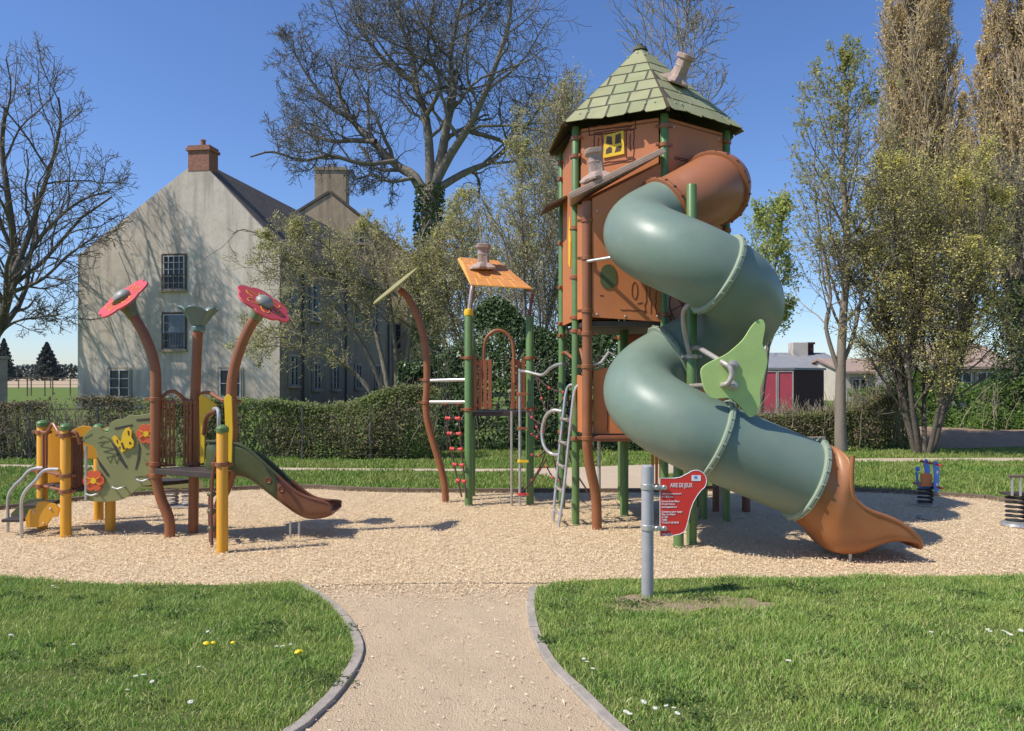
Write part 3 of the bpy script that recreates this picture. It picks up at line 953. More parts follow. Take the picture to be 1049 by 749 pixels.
# front left face with the yellow window
p, o, u, n, L = wall_panel(0, 2.27, 4.40)
cxw = L * 0.44
z = Vector((0, 0, 1))
def wob(a, b, k=8, amp=0.006):
    return [(a[0] + (b[0] - a[0]) * i / k + random.uniform(-amp, amp), a[1] + (b[1] - a[1]) * i / k + random.uniform(-amp, amp)) for i in range(k + 1)]
def wrect(x0, y0, x1, y1):
    return wob((x0, y0), (x1, y0)) + wob((x1, y0), (x1, y1), 4) + wob((x1, y1), (x0, y1)) + wob((x0, y1), (x0, y0), 4)
wx0, wx1, wz0, wz1 = cxw - 0.12, cxw + 0.12, 4.035, 4.30
scribe(p, [wrect(wx0 - 0.17, wz1 + 0.01, wx1 + 0.12, wz1 + 0.10), wob((wx0 - 0.12, wz1 + 0.06), (wx1 + 0.08, wz1 + 0.05)), wob((wx0 - 0.12, wz1 + 0.03), (wx1 + 0.06, wz1 + 0.03)),
           wrect(wx0 - 0.11, wz0 - 0.04, wx0 - 0.02, wz1 + 0.01), wrect(wx1 + 0.02, wz0 - 0.02, wx1 + 0.10, wz1 + 0.01), wob((wx0 - 0.06, wz0 + 0.05), (wx0 - 0.06, wz1 - 0.03)), wob((wx1 + 0.06, wz0 + 0.05), (wx1 + 0.06, wz1 - 0.03)),
           wob((wx0 - 0.13, wz0 - 0.05), (wx1 + 0.12, wz0 - 0.04)), wob((wx0 - 0.13, wz0 - 0.075), (wx1 + 0.12, wz0 - 0.065))], o, u, z, 0.010)
wf = MB()
wf.prism([(wx0, wz0), (wx1, wz0 + 0.02), (wx1 - 0.01, wz1 + 0.01), (wx0 + 0.015, wz1 - 0.015)], o + n * 0.003, u, z, 0.015)
wfr = wf.build('window', M['byellow'], p, smooth=False, bevel=0.003)
pn = MB()
for q in ([(0.035, 0.15), (0.105, 0.13), (0.10, 0.215), (0.04, 0.225)], [(0.135, 0.13), (0.205, 0.14), (0.20, 0.24), (0.14, 0.225)], [(0.03, 0.04), (0.10, 0.05), (0.10, 0.10), (0.075, 0.115), (0.035, 0.09)], [(0.13, 0.045), (0.20, 0.055), (0.205, 0.11), (0.15, 0.10)]):
    pn.prism([(wx0 + a * 1.0, wz0 + b * 1.05) for a, b in q], o + n * 0.0185, u, z, 0.002)
pn.build('pane', M['under'], wfr, smooth=False)
# left face
p, o, u, n, L = wall_panel(1, 2.27, 4.40)
yb = MB()
yb.prism([(L * 0.6, 2.95), (L * 0.72, 2.9), (L * 0.75, 3.2), (L * 0.66, 3.5), (L * 0.58, 3.3)], o + n * 0.003, u, z, 0.012)
yb.build('yellow_flash', M['byellow'], p, smooth=False, bevel=0.003)
sb = MB()
sb.box(o + u * (L * 0.2) + n * 0.14 + z * 3.72, (0.42, 0.3, 0.03), u, n + z * -0.5)
sb.build('side_awning', M['under'], p, smooth=False, bevel=0.004)
for k in (2, 3, 4):
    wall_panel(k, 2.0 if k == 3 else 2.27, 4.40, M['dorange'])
# front right face, the tube slide leaves through it
p, o, u, n, L = wall_panel(5, 2.05, 4.40)
ring = [(L * 0.25 + 0.24 * math.cos(a * PI / 16), 2.42 + 0.24 * math.sin(a * PI / 16)) for a in range(33)]
ring2 = [(L * 0.25 + 0.20 * math.cos(a * PI / 16), 2.42 + 0.20 * math.sin(a * PI / 16)) for a in range(33)]
scribe(p, [ring, ring2] + [[(L * 0.25, 2.42), (L * 0.25 + 0.2 * math.cos(a), 2.42 + 0.2 * math.sin(a))] for a in (0.4, 1.45, 2.5, 3.55, 4.6, 5.65)], o, u, z, 0.008)
scribe(p, [wrect(0.1, 3.98, 0.3, 4.0)], o, u, z, 0.008, name='slot')
bolts(p, [o + u * a + z * b for a, b in ((0.08, 2.1), (L - 0.08, 2.1), (0.08, 2.5), (0.08, 3.3), (0.08, 4.32), (L - 0.08, 4.32))], n)

# lean-to bay on the front left face
Cc = Vector((0.80, 8.10, 0))
cp = crom([(0.92, 8.22, -0.1), (0.915, 8.22, 0.1), (0.90, 8.2, 0.38), (0.835, 8.13, 0.66), (0.80, 8.1, 0.92), (0.80, 8.1, 1.2)], 5) + [Vector((0.80, 8.1, 3.50))]
mb = MB()
mb.tube(cp, 0.054, 18)
bp_ = mb.build('bent_post', M['brown'], tower)
for zz in (0.99, 1.75, 2.1, 2.34, 2.9, 3.3):
    clamp(bp_, (0.8, 8.1, zz), 0.054, (1, 0, 0))
lean_front = MB()
V1 = HP[0]
fx0, fx1 = 0.85, V1.x - 0.03
fy = 8.085
lean_front.prism([(fx0, 2.27), (fx1, 2.22), (fx1, 3.90), (fx0, 3.53)], (0, fy, 0), (1, 0, 0), (0, 0, 1), 0.018)
# prism grows along u x v = -y (towards the viewer)
lf = lean_front.build('bay_panel', M['orange'], tower, smooth=False, bevel=0.004)
fo = Vector((0, fy - 0.018, 0))
ov = MB()
ov.prism([(1.02 + 0.085 * math.cos(a) * (1 if math.sin(a) > 0 else 1.05), 2.70 + 0.13 * math.copysign(abs(math.sin(a)) ** 0.7, math.sin(a))) for a in [i * PI / 12 for i in range(24)]], fo + Vector((0, -0.002, 0)), (1, 0, 0), (0, 0, 1), 0.006)
ov.build('oval_hole', M['slidegreen'], lf, smooth=False)
scribe(lf, [wob((1.15, 2.35), (1.42, 2.33)), wob((1.40, 2.3), (1.43, 2.6), 6, 0.012), wob((1.47, 2.3), (1.46, 2.7), 6, 0.012), wob((1.52, 2.3), (1.53, 2.55), 6, 0.01), wob((1.33, 2.42), (1.38, 2.42)), [(0.93, 2.5), (0.97, 2.5)], wob((1.05, 2.98), (1.18, 2.98)), wob((1.06, 2.95), (1.16, 2.95)),
            [(1.30 + 0.03 * math.cos(t), 2.55 + 0.09 * math.sin(t)) for t in [i * PI / 8 for i in range(17)]]], fo, (1, 0, 0), (0, 0, 1), 0.007)
bolts(lf, [fo + Vector((x, 0, zz)) for x, zz in ((0.9, 2.3), (1.2, 2.28), (1.54, 2.28), (0.9, 3.4), (1.55, 3.7))], (0, -1, 0))
sd = (HP[1] - Cc)
lb = MB()
sdu = sd.normalized()
lb.prism([(0.055, 2.27), (sd.length - 0.055, 2.27), (sd.length - 0.055, 3.55), (0.055, 3.5)], Vector((Cc.x, Cc.y, 0)), sdu, (0, 0, 1), 0.018)
lb.build('bay_panel', M['orange'], tower, smooth=False, bevel=0.004)
fl = MB()
fl.prism([(0.78, 8.1), (1.6, 8.1), (0.74, 8.48)], (0, 0, 2.18), (1, 0, 0), (0, 1, 0), 0.05)
fl.build('bay_floor', M['dark'], tower, smooth=False)
lr = MB()
A_, B_ = Vector((0.61, 7.93, 3.515)), Vector((1.60, 7.93, 3.995))
uu = (B_ - A_).normalized()
lr.prism([(0, 0), (1.10, 0), (1.06, 0.14), (0.05, 0.60)], A_, uu, (0, 1, 0), 0.045)
lro = lr.build('bay_roof', M['leantop'], tower, smooth=False, bevel=0.006)
le = MB()
le.beam(A_ + Vector((0.01, -0.005, -0.012)), B_ + Vector((0, -0.005, -0.012)), 0.014, 0.034)
le.build('roof_edge', M['stone'], lro, smooth=False, bevel=0.003)
stone_chimney('chimney', lro, A_ + uu * 0.33 + Vector((0, 0.14, 0.045)), (-0.12, 0, 1), 1.2)

# roof: six tiled boards
EZ, AZ, RR = 4.46, 5.58, 1.17
apex = TC + Vector((0, 0, AZ))
cap = MB()
cap.lathe([(0.09, -0.06), (0.075, -0.02), (0.03, 0.0), (0.03, 0.02), (0.02, 0.03), (0.004, 0.035)], apex + Vector((0, 0, 0.0)), (0, 0, 1), 16)
roof = cap.build('roof', M['tilegap'], tower)
rp_first = None
for k in range(6):
    a, b = hexp(RR, k, EZ), hexp(RR, (k + 1) % 6, EZ)
    mid = (a + b) / 2
    u = (b - a).normalized()
    v = (apex - mid)
    H = v.length
    v.normalize()
    n = u.cross(v)
    if n.z < 0:
        u = -u
        n = u.cross(v)
    W = (b - a).length
    mb = MB()
    g = 0.022
    mb.prism([(-W / 2 + g, -0.01), (W / 2 - g, -0.01), (0.015, H - 0.03), (-0.015, H - 0.03)], mid - n * 0.012, u, v, 0.010)
    mb.cur = 1
    rows = 6
    rnd = random.Random(20 + k)
    ys = [-0.035, 0.20, 0.42, 0.64, 0.86, 1.06, H - 0.05]
    for r in range(rows):
        y0, y1 = ys[r] + (0.0 if r == 0 else 0.014), ys[r + 1] - 0.014
        hw0 = (W / 2 - g) * (1 - max(y0, 0) / H)
        hw1 = (W / 2 - g) * (1 - y1 / H)
        cuts = max(1, int(round(2 * hw0 / 0.235)))
        if cuts > 1:
            cs = [-1 + 2 * (i + (0.5 if r % 2 else 0.0) + rnd.uniform(-0.13, 0.13)) / cuts for i in range(cuts + 1)]
            cs = [-1] + [c for c in cs if -0.93 < c < 0.93] + [1]
        else:
            cs = [-1, 1]
        for c0, c1 in zip(cs[:-1], cs[1:]):
            e = 0.013
            xa, xb, xc, xd = c0 * hw0 + (e if c0 > -1 else 0), c1 * hw0 - (e if c1 < 1 else 0), c1 * hw0 - e, c0 * hw0 + e
            xc = max(min(xc, hw1 - 0.002), -hw1 + 0.002)
            xd = max(min(xd, hw1 - 0.002), -hw1 + 0.002)
            dy0, dy1 = (rnd.uniform(-0.03, 0.012), rnd.uniform(-0.03, 0.012)) if r == 0 else (0, 0)
            j0, j1 = rnd.uniform(-0.008, 0.004), rnd.uniform(-0.008, 0.004)
            ex = [(xa, y0 + dy0), (xb, y0 + dy1), (xc, y1 + j1), (xd, y1 + j0)]
            if r == 0 and rnd.random() < 0.6:
                ex = [(xa, y0 + dy0 + 0.025), (xa + 0.02, y0 + dy0), (xb - 0.02, y0 + dy1), (xb, y0 + dy1 + 0.025), (xc, y1 + j1), (xd, y1 + j0)]
            if xc - xd > 0.01:
                mb.prism(ex, mid - n * 0.002, u, v, 0.006)
    rp = mb.build('roof_panel', [M['tilegap'], M['tile']], roof, smooth=False)
    bolts(rp, [mid + u * x + v * y + n * 0.004 for x, y in ((-0.42, 0.1), (-0.32, 0.11), (0.32, 0.11), (0.42, 0.1), (-0.1, H - 0.25), (0.1, H - 0.25), (0, H - 0.18))], n, 0.014, M['flange'])
    if k == 5:
        stone_chimney('chimney', roof, mid + v * 0.66 + u * (-0.02) + n * 0.004, (n * 0.8 + Vector((0.12, 0, 1)) * 0.5), 1.1)
hip = MB()
for k in range(6):
    a = hexp(RR * 0.99, k, EZ)
    hip.beam(a + Vector((0, 0, -0.03)), apex + Vector((0, 0, -0.04)), 0.05, 0.03)
hip.build('hip_rafter', M['under'], roof, smooth=False)
eave = MB()
for k in range(6):
    a, b = hexp(0.98, k, 4.36), hexp(0.98, (k + 1) % 6, 4.36)
    eave.tube([a, b], 0.02, 8)
eave.build('eave_rail', M['dbrown'], roof)

# lower level: orange panels, slats, bars
def board(name, x0, y0, x1, y1, z0, z1, m, grooves=0, parent=None):
    a, b = Vector((x0, y0, 0)), Vector((x1, y1, 0))
    u = (b - a).normalized()
    L = (b - a).length
    mb = MB()
    mb.prism([(0, z0), (L, z0), (L, z1 - 0.03), (L * 0.94, z1), (L * 0.2, z1 - 0.02), (0, z1 - 0.06)], a, u, (0, 0, 1), 0.018)
    o = mb.build(name, m, parent or tower, smooth=False, bevel=0.004)
    if grooves:
        nn = u.cross(z)
        scribe(o, [wob((L * (i + 1) / (grooves + 1), z0 + 0.03), (L * (i + 1) / (grooves + 1), z1 - 0.08), 6, 0.004) for i in range(grooves)], a + nn * 0.018, u, z, 0.006)
    return o
board('low_panel', 0.87, 8.16, 1.62, 8.12, 1.03, 1.76, M['orange'], 4)
board('low_panel', 0.79, 8.14, 0.72, 8.46, 1.03, 1.66, M['orange'], 2)
board('low_panel', 1.75, 8.16, 2.40, 8.6, 1.03, 1.75, M['orange'], 4)
flat_slats('slat_panel', tower, (1.62, 8.9), (1.80, 8.86), 0.32, 1.0, 4, M['orange'])
bar = MB()
bar.tube([(0.80, 8.1, 0.985), (1.62, 8.08, 0.985)], 0.034, 10)
bar.build('cross_bar', M['dbrown'], tower)
bar = MB()
bar.tube(crom([(0.62, 9.4, 1.92), (0.65, 9.2, 1.93), (0.72, 8.9, 1.86), (0.76, 8.5, 1.95), (0.79, 8.2, 1.72)], 5), 0.02, 10)
bar.build('hand_rail', M['brown'], tower)
bar = MB()
bar.tube([(0.84, 8.1, 1.76), (0.95, 8.1, 1.79), (1.03, 8.1, 1.9), (1.08, 8.1, 1.87)], 0.018, 10)
bar.build('hand_rail', M['rosepipe'], tower)
gp = MB()
gp.tube([(0.80, 8.05, 2.86), (1.3, 7.6, 2.88), (1.62, 7.5, 2.9)], 0.017, 10)
gp.build('steel_brace', M['steel'], tower)
pl = MB()
pl.cyl((1.0, 8.75, 0), (1.0, 8.75, 1.0), 0.02, 10)
pl.build('steel_leg', M['steel'], tower)
for x, y, t, m in ((1.61, 7.36, 0.95, M['green']), (2.22, 8.84, 1.0, M['green']), (2.86, 9.3, 0.95, M['dbrown']), (2.5, 9.3, 1.0, M['dbrown']), (1.33, 9.02, 2.2, M['green'])):
    post(tower, x, y, t, 0.05, m, (0.9,))
pl = MB()
pl.cyl((2.48, 9.0, -0.05), (2.48, 9.0, 1.0), 0.03, 12)
pl.build('steel_leg', M['pipe'], tower)
bar = MB()
bar.tube([(1.8, 8.85, 0.36), (2.3, 8.8, 0.36), (2.86, 9.3, 0.40)], 0.018, 8)
bar.build('cross_bar', M['dbrown'], tower)

# climbing ladder at the left of the tower
for side in (0, 1):
    ox = side * 0.07
    oy = -0.28 * side
    pts = crom([(0.46 + ox * 0.6, 8.62 + oy, -0.06), (0.50 + ox, 8.66 + oy, 0.4), (0.585 + ox, 8.7 + oy, 1.2), (0.62 + ox, 8.72 + oy, 1.46), (0.66 + ox, 8.70 + oy * 0.9, 1.54), (0.74 + ox * 0.8, 8.62 + oy * 0.8, 1.545), (0.80, 8.5 + oy * 0.8, 1.55)], 5)
    mb = MB()
    mb.tube(pts, 0.0165, 10)
    mb.build('ladder_rail', M['steel'], tower)
for i in range(5):
    t = 0.12 + 0.26 * i
    a = Vector((0.475 + 0.08 * t, 8.63 + 0.06 * t, t))
    b = a + Vector((0.055, -0.28, 0))
    mb = MB()
    mb.cyl(a, b, 0.015, 10)
    mb.cyl(a.lerp(b, 0.02), a.lerp(b, 0.16), 0.024, 10)
    mb.cyl(a.lerp(b, 0.84), a.lerp(b, 0.98), 0.024, 10)
    mb.build('ladder_rung', M['rosepipe'], tower)

# ---- spiral tube
AX = Vector((1.77, 7.5, 0))
HR, TR = 0.50, 0.365
PITCH = 1.56
def helix(deg):
    a = math.radians(deg)
    zz = 3.035 - PITCH * (deg - 180) / 360
    return AX + Vector((HR * math.cos(a), HR * math.sin(a), zz))
brown_pts = crom([(2.0, 8.75, 3.74), (2.14, 8.38, 3.72), (2.17, 8.12, 3.66), (2.02, 8.0, 3.56), helix(88), helix(110)], 6)
hel = [helix(110 + 6 * i) for i in range(0, int((632 - 110) / 6) + 1)]
end_c = Vector((2.70, 7.02, 0.70))
straight = [hel[-1].lerp(end_c, t) for t in (0.18, 0.36, 0.55, 0.75, 1.0)]
tube_path = hel + straight
# soften where the coil runs straight
for _ in range(3):
    for i in range(len(hel) - 3, len(tube_path) - 1):
        tube_path[i] = (tube_path[i - 1] + tube_path[i] * 2 + tube_path[i + 1]) / 4
def seg(name, pts, m):
    mb = MB()
    mb.tube(pts, TR, 48, caps=False)
    return mb.build(name, m, tower)
def flange(parent, p, t, m, r=TR, bn=20):
    mb = MB()
    mb.lathe([(r - 0.002, -0.028), (r + 0.012, -0.028), (r + 0.034, -0.022), (r + 0.037, -0.004), (r + 0.028, -0.002), (r + 0.028, 0.002), (r + 0.037, 0.004), (r + 0.034, 0.022), (r + 0.012, 0.028), (r - 0.002, 0.028)], p, t, 56)
    o = mb.build('flange', m, parent)
    u, v, nn = frame_from(t)
    bm_ = MB()
    for k in range(bn):
        a = 2 * PI * k / bn
        d = u * math.cos(a) + v * math.sin(a)
        bm_.cyl(Vector(p) + d * (r + 0.037) - nn * 0.014, Vector(p) + d * (r + 0.037) + nn * 0.014, 0.011, 8)
    bm_.build('bolt', M['flange'] if m is not M['tubebrown'] else M['dbrown'], o)
    return o
s0 = seg('slide_tube', brown_pts, M['tubebrown'])
flange(s0, brown_pts[14], brown_pts[15] - brown_pts[13], M['tubebrown'])
flange(s0, brown_pts[-1], hel[1] - hel[0], M['tubebrown'])
cl_ = MB()
cl_.lathe([(TR + 0.005, -0.02), (TR + 0.16, -0.015), (TR + 0.16, 0.01), (TR + 0.03, 0.02), (TR + 0.005, 0.06)], brown_pts[4], Vector((0.57, -0.82, 0)), 40)
cl_.build('collar', M['tubebrown'], s0)
def idx(deg):
    return int(round((deg - 110) / 6))
cutsd = [(0, idx(284)), (idx(284), idx(464)), (idx(464), len(hel) - 1), (len(hel) - 1, len(tube_path) - 1)]
for i0, i1 in cutsd:
    s = seg('slide_tube', tube_path[i0:i1 + 1], M['teal'])
    flange(s, tube_path[i1], tube_path[i1] - tube_path[i1 - 1], M['flange'])

# exit chute
mb = MB()
NT = 33
t0 = (tube_path[-1] - tube_path[-2]).normalized()
nrm = Vector((-t0.z, 0, t0.x)).normalized()
E0 = tube_path[-1]
st = []
def circ(c, nn, r, amax, yc=7.02):
    return [Vector((c.x + nn.x * (-math.cos(a)) * r, yc + math.sin(a) * r * 1.0, c.z + nn.z * (-math.cos(a)) * r)) for a in [math.radians(-amax + 2 * amax * i / (NT - 1)) for i in range(NT)]]
def ush(xb, xt, zb, zt, w_, yc=7.02, pw=2.6, wt=None):
    out = []
    for i in range(NT):
        t = -1 + 2 * i / (NT - 1)
        q = abs(t)
        yy = math.copysign(math.sin(min(1, q * 1.35) * PI / 2), t) * w_
        if wt is not None and q > 0.74:
            yy = math.copysign(w_ + (wt - w_) * (q - 0.74) / 0.26, t)
        k = q ** pw
        out.append(Vector((xb + (xt - xb) * k, yc + yy, zb + (zt - zb) * k)))
    return out
st.append(circ(E0 - t0 * 0.01, nrm, TR + 0.012, 178))
st.append(circ(E0 + t0 * 0.05, (nrm + t0 * 0.05).normalized(), TR + 0.014, 168))
st.append(ush(2.74, 2.975, 0.215, 0.955, 0.375))
st.append(ush(2.82, 2.965, 0.10, 0.74, 0.37))
st.append(ush(2.90, 2.985, 0.05, 0.60, 0.36))
st.append(ush(3.02, 3.06, 0.03, 0.515, 0.35))
st.append(ush(3.12, 3.14, 0.05, 0.465, 0.345))
st.append(ush(3.245, 3.25, 0.115, 0.425, 0.34))
st.append(ush(3.365, 3.365, 0.165, 0.38, 0.335))
st.append(ush(3.475, 3.475, 0.17, 0.315, 0.33))
st.append(ush(3.555, 3.555, 0.165, 0.25, 0.31))
st.append(ush(3.612, 3.612, 0.145, 0.195, 0.28))
st.append(ush(3.635, 3.635, 0.115, 0.145, 0.25))
vs = [p for s_ in st for p in s_]
fs = []
for i in range(len(st) - 1):
    for k in range(NT - 1):
        fs.append((i * NT + k, i * NT + k + 1, (i + 1) * NT + k + 1, (i + 1) * NT + k))
mb.add(vs, fs)
ch = mb.build('exit_chute', M['chute'], tower, angle=80)
sub = ch.modifiers.new('smooth', 'SUBSURF')
sub.levels = sub.render_levels = 2
sol = ch.modifiers.new('thick', 'SOLIDIFY')
sol.thickness = 0.014
sol.offset = 0
rim = MB()
rim.tube(crom([s_[0] for s_ in st[2:]] + [st[-1][k] for k in range(4, NT - 1, 4)] + [s_[NT - 1] for s_ in reversed(st[2:])], 4), 0.02, 10)
rim.build('rolled_rim', M['chute'], ch)
ft = MB()
ft.cyl((3.02, 6.8, -0.05), (3.02, 6.8, 0.1), 0.015, 10)
ft.cyl((3.02, 7.22, -0.05), (3.02, 7.22, 0.1), 0.015, 10)
ft.build('ground_anchor', M['steel'], ch)

# support pole of the coil, its steel arms and the leaf board
post(tower, AX.x, AX.y, 3.535, 0.05, M['green'], (1.84, 1.53), cap=None, cm=M['rosepipe'])
def zp(x, y, D):
    return P(660 + x / 4.99, 290 + y / 4.99, D)
for pts in ([zp(245, 95, 7.2), zp(205, 138, 7.25), zp(200, 200, 7.3), zp(215, 290, 7.4), zp(232, 365, 7.44)],
            [zp(245, 335, 7.45), zp(275, 330, 7.36), zp(310, 350, 7.0), zp(400, 405, 6.72), zp(438, 432, 6.66), zp(446, 470, 6.65), zp(430, 508, 6.66), zp(400, 522, 6.72), zp(330, 522, 7.05), zp(235, 528, 7.45)]):
    mb = MB()
    mb.tube(crom(pts, 6), 0.024, 12)
    mb.build('steel_arm', M['rosepipe'], tower)
out = [(590, 185), (607, 193), (616, 225), (606, 285), (604, 318), (620, 350), (628, 400), (618, 450), (602, 505), (590, 545), (592, 600), (584, 640), (562, 676), (540, 685), (518, 670), (490, 632), (455, 600), (420, 588), (350, 592), (312, 560), (292, 500), (288, 440), (330, 405), (400, 372), (440, 345), (500, 290), (540, 228), (568, 195)]
pts = [zp(a, b, 6.74) for a, b in out]
pts = crom(pts, 3)
mb = MB()
mb.prism([(p.x, p.z) for p in pts], (0, 6.74, 0), (1, 0, 0), (0, 0, 1), 0.02)
leafb = mb.build('leaf_board', M['leafgreen'], tower, smooth=False, bevel=0.005)
bk = MB()
for q in ((455, 420), (455, 525)):
    p_ = zp(q[0], q[1], 6.717)
    bk.lathe([(0.045, 0), (0.045, 0.012), (0.02, 0.02)], p_, (0, -1, 0), 16)
    bk.cyl(p_ + Vector((0, -0.02, 0)), p_ + Vector((-0.05, -0.045, 0.0)), 0.018, 10)
bk.build('bracket', M['rosepipe'], leafb)

# ------------------------------------------------------------------ the small roofed lookout with ladder net
lookout = thing('climbing_frame', (-0.55, 9.75, 0), 'low climbing frame with tilted orange tile roof, rope ladder and curved brown leaf post', 'climbing frame')
G1, G2 = Vector((-0.556, 9.75, 0)), Vector((0.23, 9.82, 0))
post(lookout, G1.x, G1.y, 2.45, 0.052, M['green'], (1.22, 1.88), d=(1, 0, 0))
post(lookout, G2.x, G2.y, 2.42, 0.052, M['green'], (1.22, 1.88), d=(1, 0, 0))
post(lookout, -0.55, 10.5, 2.2, 0.045, M['green'], (1.22,))
post(lookout, 0.25, 10.55, 2.2, 0.045, M['green'], (1.22,))
mb = MB()
mb.lathe([(0.056, 2.42), (0.06, 2.46), (0.05, 2.50), (0.02, 2.51)], G1, (0, 0, 1), 18)
mb.build('cap', M['byellow'], lookout)
for b0, top in ((G1, (-0.50, 9.8, 2.86)), (G2, (0.15, 9.85, 2.82))):
    mb = MB()
    mb.tube(crom([b0 + Vector((0, 0, 2.42)), b0 + Vector((0.01, 0, 2.55)), (b0.x + 0.03, b0.y + 0.02, 2.72), top], 5), 0.02, 10)
    mb.build('roof_arm', M['steel'] if b0 is G1 else M['dbrown'], lookout)
mb = MB()
mb.tube([(-0.55, 9.85, 2.5), (-0.50, 10.0, 2.95)], 0.035, 10)
mb.build('roof_arm', M['brown'], lookout)
# orange tilted roof
ra, rb, rc, rd = P(482, 292.5, 9.62), P(545, 296.5, 9.62), P(510, 271, 10.25), P(472, 264.5, 10.25)
u = (rb - ra).normalized()
nn = u.cross(rd - ra).normalized()
v = nn.cross(u)
def uv(p):
    return ((p - ra).dot(u), (p - ra).dot(v))
A2, B2, C2, D2 = (0, 0), uv(rb), uv(rc), uv(rd)
mb = MB()
mb.prism([A2, B2, C2, (D2[0] + 0.02, D2[1] - 0.1), D2, (D2[0] - 0.04, D2[1] - 0.05)], ra, u, v, 0.014)
mb.cur = 1
def bil(s, t):
    x0 = A2[0] + (D2[0] - A2[0]) * t
    x1 = B2[0] + (C2[0] - B2[0]) * t
    y0 = A2[1] + (D2[1] - A2[1]) * t
    y1 = B2[1] + (C2[1] - B2[1]) * t
    return (x0 + (x1 - x0) * s, y0 + (y1 - y0) * s)
for r in range(4):
    ta, tb = r / 4 + 0.012, (r + 1) / 4 - 0.012
    cs = [0, 0.22, 0.42, 0.64, 0.84, 1] if r % 2 else [0, 0.12, 0.33, 0.54, 0.74, 1]
    for a, b in zip(cs[:-1], cs[1:]):
        e = 0.012
        mb.prism([bil(a + e, ta), bil(b - e, ta), bil(b - e, tb), bil(a + e, tb)], ra + nn * 0.010, u, v, 0.008)
oroof = mb.build('roof', [M['otilegap'], M['otile']], lookout, smooth=False)
stone_chimney('chimney', oroof, ra + u * 0.13 + v * 0.42 + nn * 0.018, (0.02, 0, 1), 1.15)
# deck, barriers, hoop
mb = MB()
mb.prism([(-0.55, 9.78), (0.23, 9.84), (0.25, 10.5), (-0.55, 10.48)], (0, 0, 1.13), (1, 0, 0), (0, 1, 0), 0.055)
mb.build('deck', M['dark'], lookout, smooth=False, bevel=0.005)
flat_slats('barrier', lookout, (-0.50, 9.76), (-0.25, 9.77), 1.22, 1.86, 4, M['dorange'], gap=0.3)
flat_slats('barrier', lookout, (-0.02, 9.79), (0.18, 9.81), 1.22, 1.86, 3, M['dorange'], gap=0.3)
mb = MB()
mb.tube(crom([P(495.5, 392, 9.78), P(495.5, 362, 9.78), P(498, 347, 9.78), P(506, 339.5, 9.78), P(514, 339, 9.78), P(522, 345, 9.78), P(526, 357, 9.78), P(527, 392, 9.78)], 6), 0.022, 12)
mb.build('hoop', M['brown'], lookout)
mb = MB()
mb.cyl((-0.005, 9.7, -0.05), (-0.005, 9.7, 1.2), 0.017, 10)
mb.build('steel_pole', M['rosepipe'], lookout)
mb = MB()
mb.cyl((0.10, 9.72, -0.05), (0.10, 9.72, 1.74), 0.02, 10)
sp_ = mb.build('steel_pole', M['steel'], lookout)
for zz, mm in ((1.42, 'brown'), (0.98, 'brown'), (0.56, 'byellow'), (0.14, 'ropered')):
    c = MB()
    c.lathe([(0.021, -0.02), (0.034, -0.015), (0.034, 0.015), (0.021, 0.02)], (0.10, 9.72, zz), (0, 0, 1), 14)
    c.box((0.155, 9.70, zz), (0.11, 0.025, 0.03))
    c.build('clamp', M[mm], sp_)
# curved brown post carrying the leaf disc
D0 = 10.0
cpp = [P(x, y, D0) for x, y in ((457, 520), (456.5, 512), (455, 494), (449.5, 472), (440, 440), (436.5, 419), (437.5, 388), (436, 358), (431, 335), (424, 316), (416.5, 303), (409.5, 297))]
mb = MB()
mb.tube(crom(cpp, 5), 0.046, 16)
lp = mb.build('leaf_post', M['brown'], lookout)
for q in ((437.2, 389), (436.6, 412)):
    clamp(lp, P(q[0], q[1], D0), 0.046, (1, 0, 0))
dn = Vector((-0.61, -0.235, 0.755)).normalized()
u, v, _ = frame_from(dn)
dc = P(405, 294, D0)
mb = MB()
NL = 40
mb.prism([(0.385 * (0.90 + 0.10 * abs(math.cos(2.5 * a))) * math.cos(a), 0.385 * (0.90 + 0.10 * abs(math.cos(2.5 * a))) * math.sin(a)) for a in [2 * PI * i / NL for i in range(NL)]], dc, u, v, 0.018)
ld = mb.build('leaf_disc', M['discolive'], lookout, smooth=False, bevel=0.004)
mb = MB()
mb.lathe([(0.07, -0.02), (0.08, -0.002)], dc, dn, 16)
mb.build('disc_mount', M['yellow'], ld)
for yy in (390, 412):
    mb = MB()
    mb.tube([P(437, yy, D0), P(480, yy + (-1 if yy == 390 else 0), 9.76)], 0.022, 12)
    mb.build('steel_bar', M['steel'], lookout)
# rope ladder with red knots
la, lb2 = P(456.5, 413, 9.95), P(470, 413, 9.88)
ba, bb = P(473, 509, 9.6), P(478, 515, 9.5)
rope = MB()
NK = 6
def lad(s, t):
    a = la.lerp(ba, t ** 1.5)
    b = lb2.lerp(bb, t ** 1.5)
    return a.lerp(b, s) + Vector((0, 0, -1)) * 0
def ladz(s, t):
    q = lad(s, t)
    zt = la.z + (ba.z - la.z) * t
    return Vector((q.x, q.y, zt))
for s in (0, 1):
    rope.tube([ladz(s, i / 10) for i in range(11)], 0.011, 7)
for i in range(1, NK):
    rope.tube([ladz(0, i / NK), ladz(1, i / NK)], 0.011, 7)
ro = rope.build('rope_ladder', M['rope'], lookout)
for i in range(1, NK):
    for s in (0.0, 1.0):
        k = MB()
        k.ball(ladz(s, i / NK), 0.026, 10)
        k.cyl(ladz(s, i / NK), ladz(abs(s - 0.32), i / NK), 0.019, 8)
        k.build('knot', M['ropered'], ro)
for s in (0, 1):
    k = MB()
    k.ball(ladz(s, 0), 0.03, 10)
    k.build('knot', M['ropered'], ro)
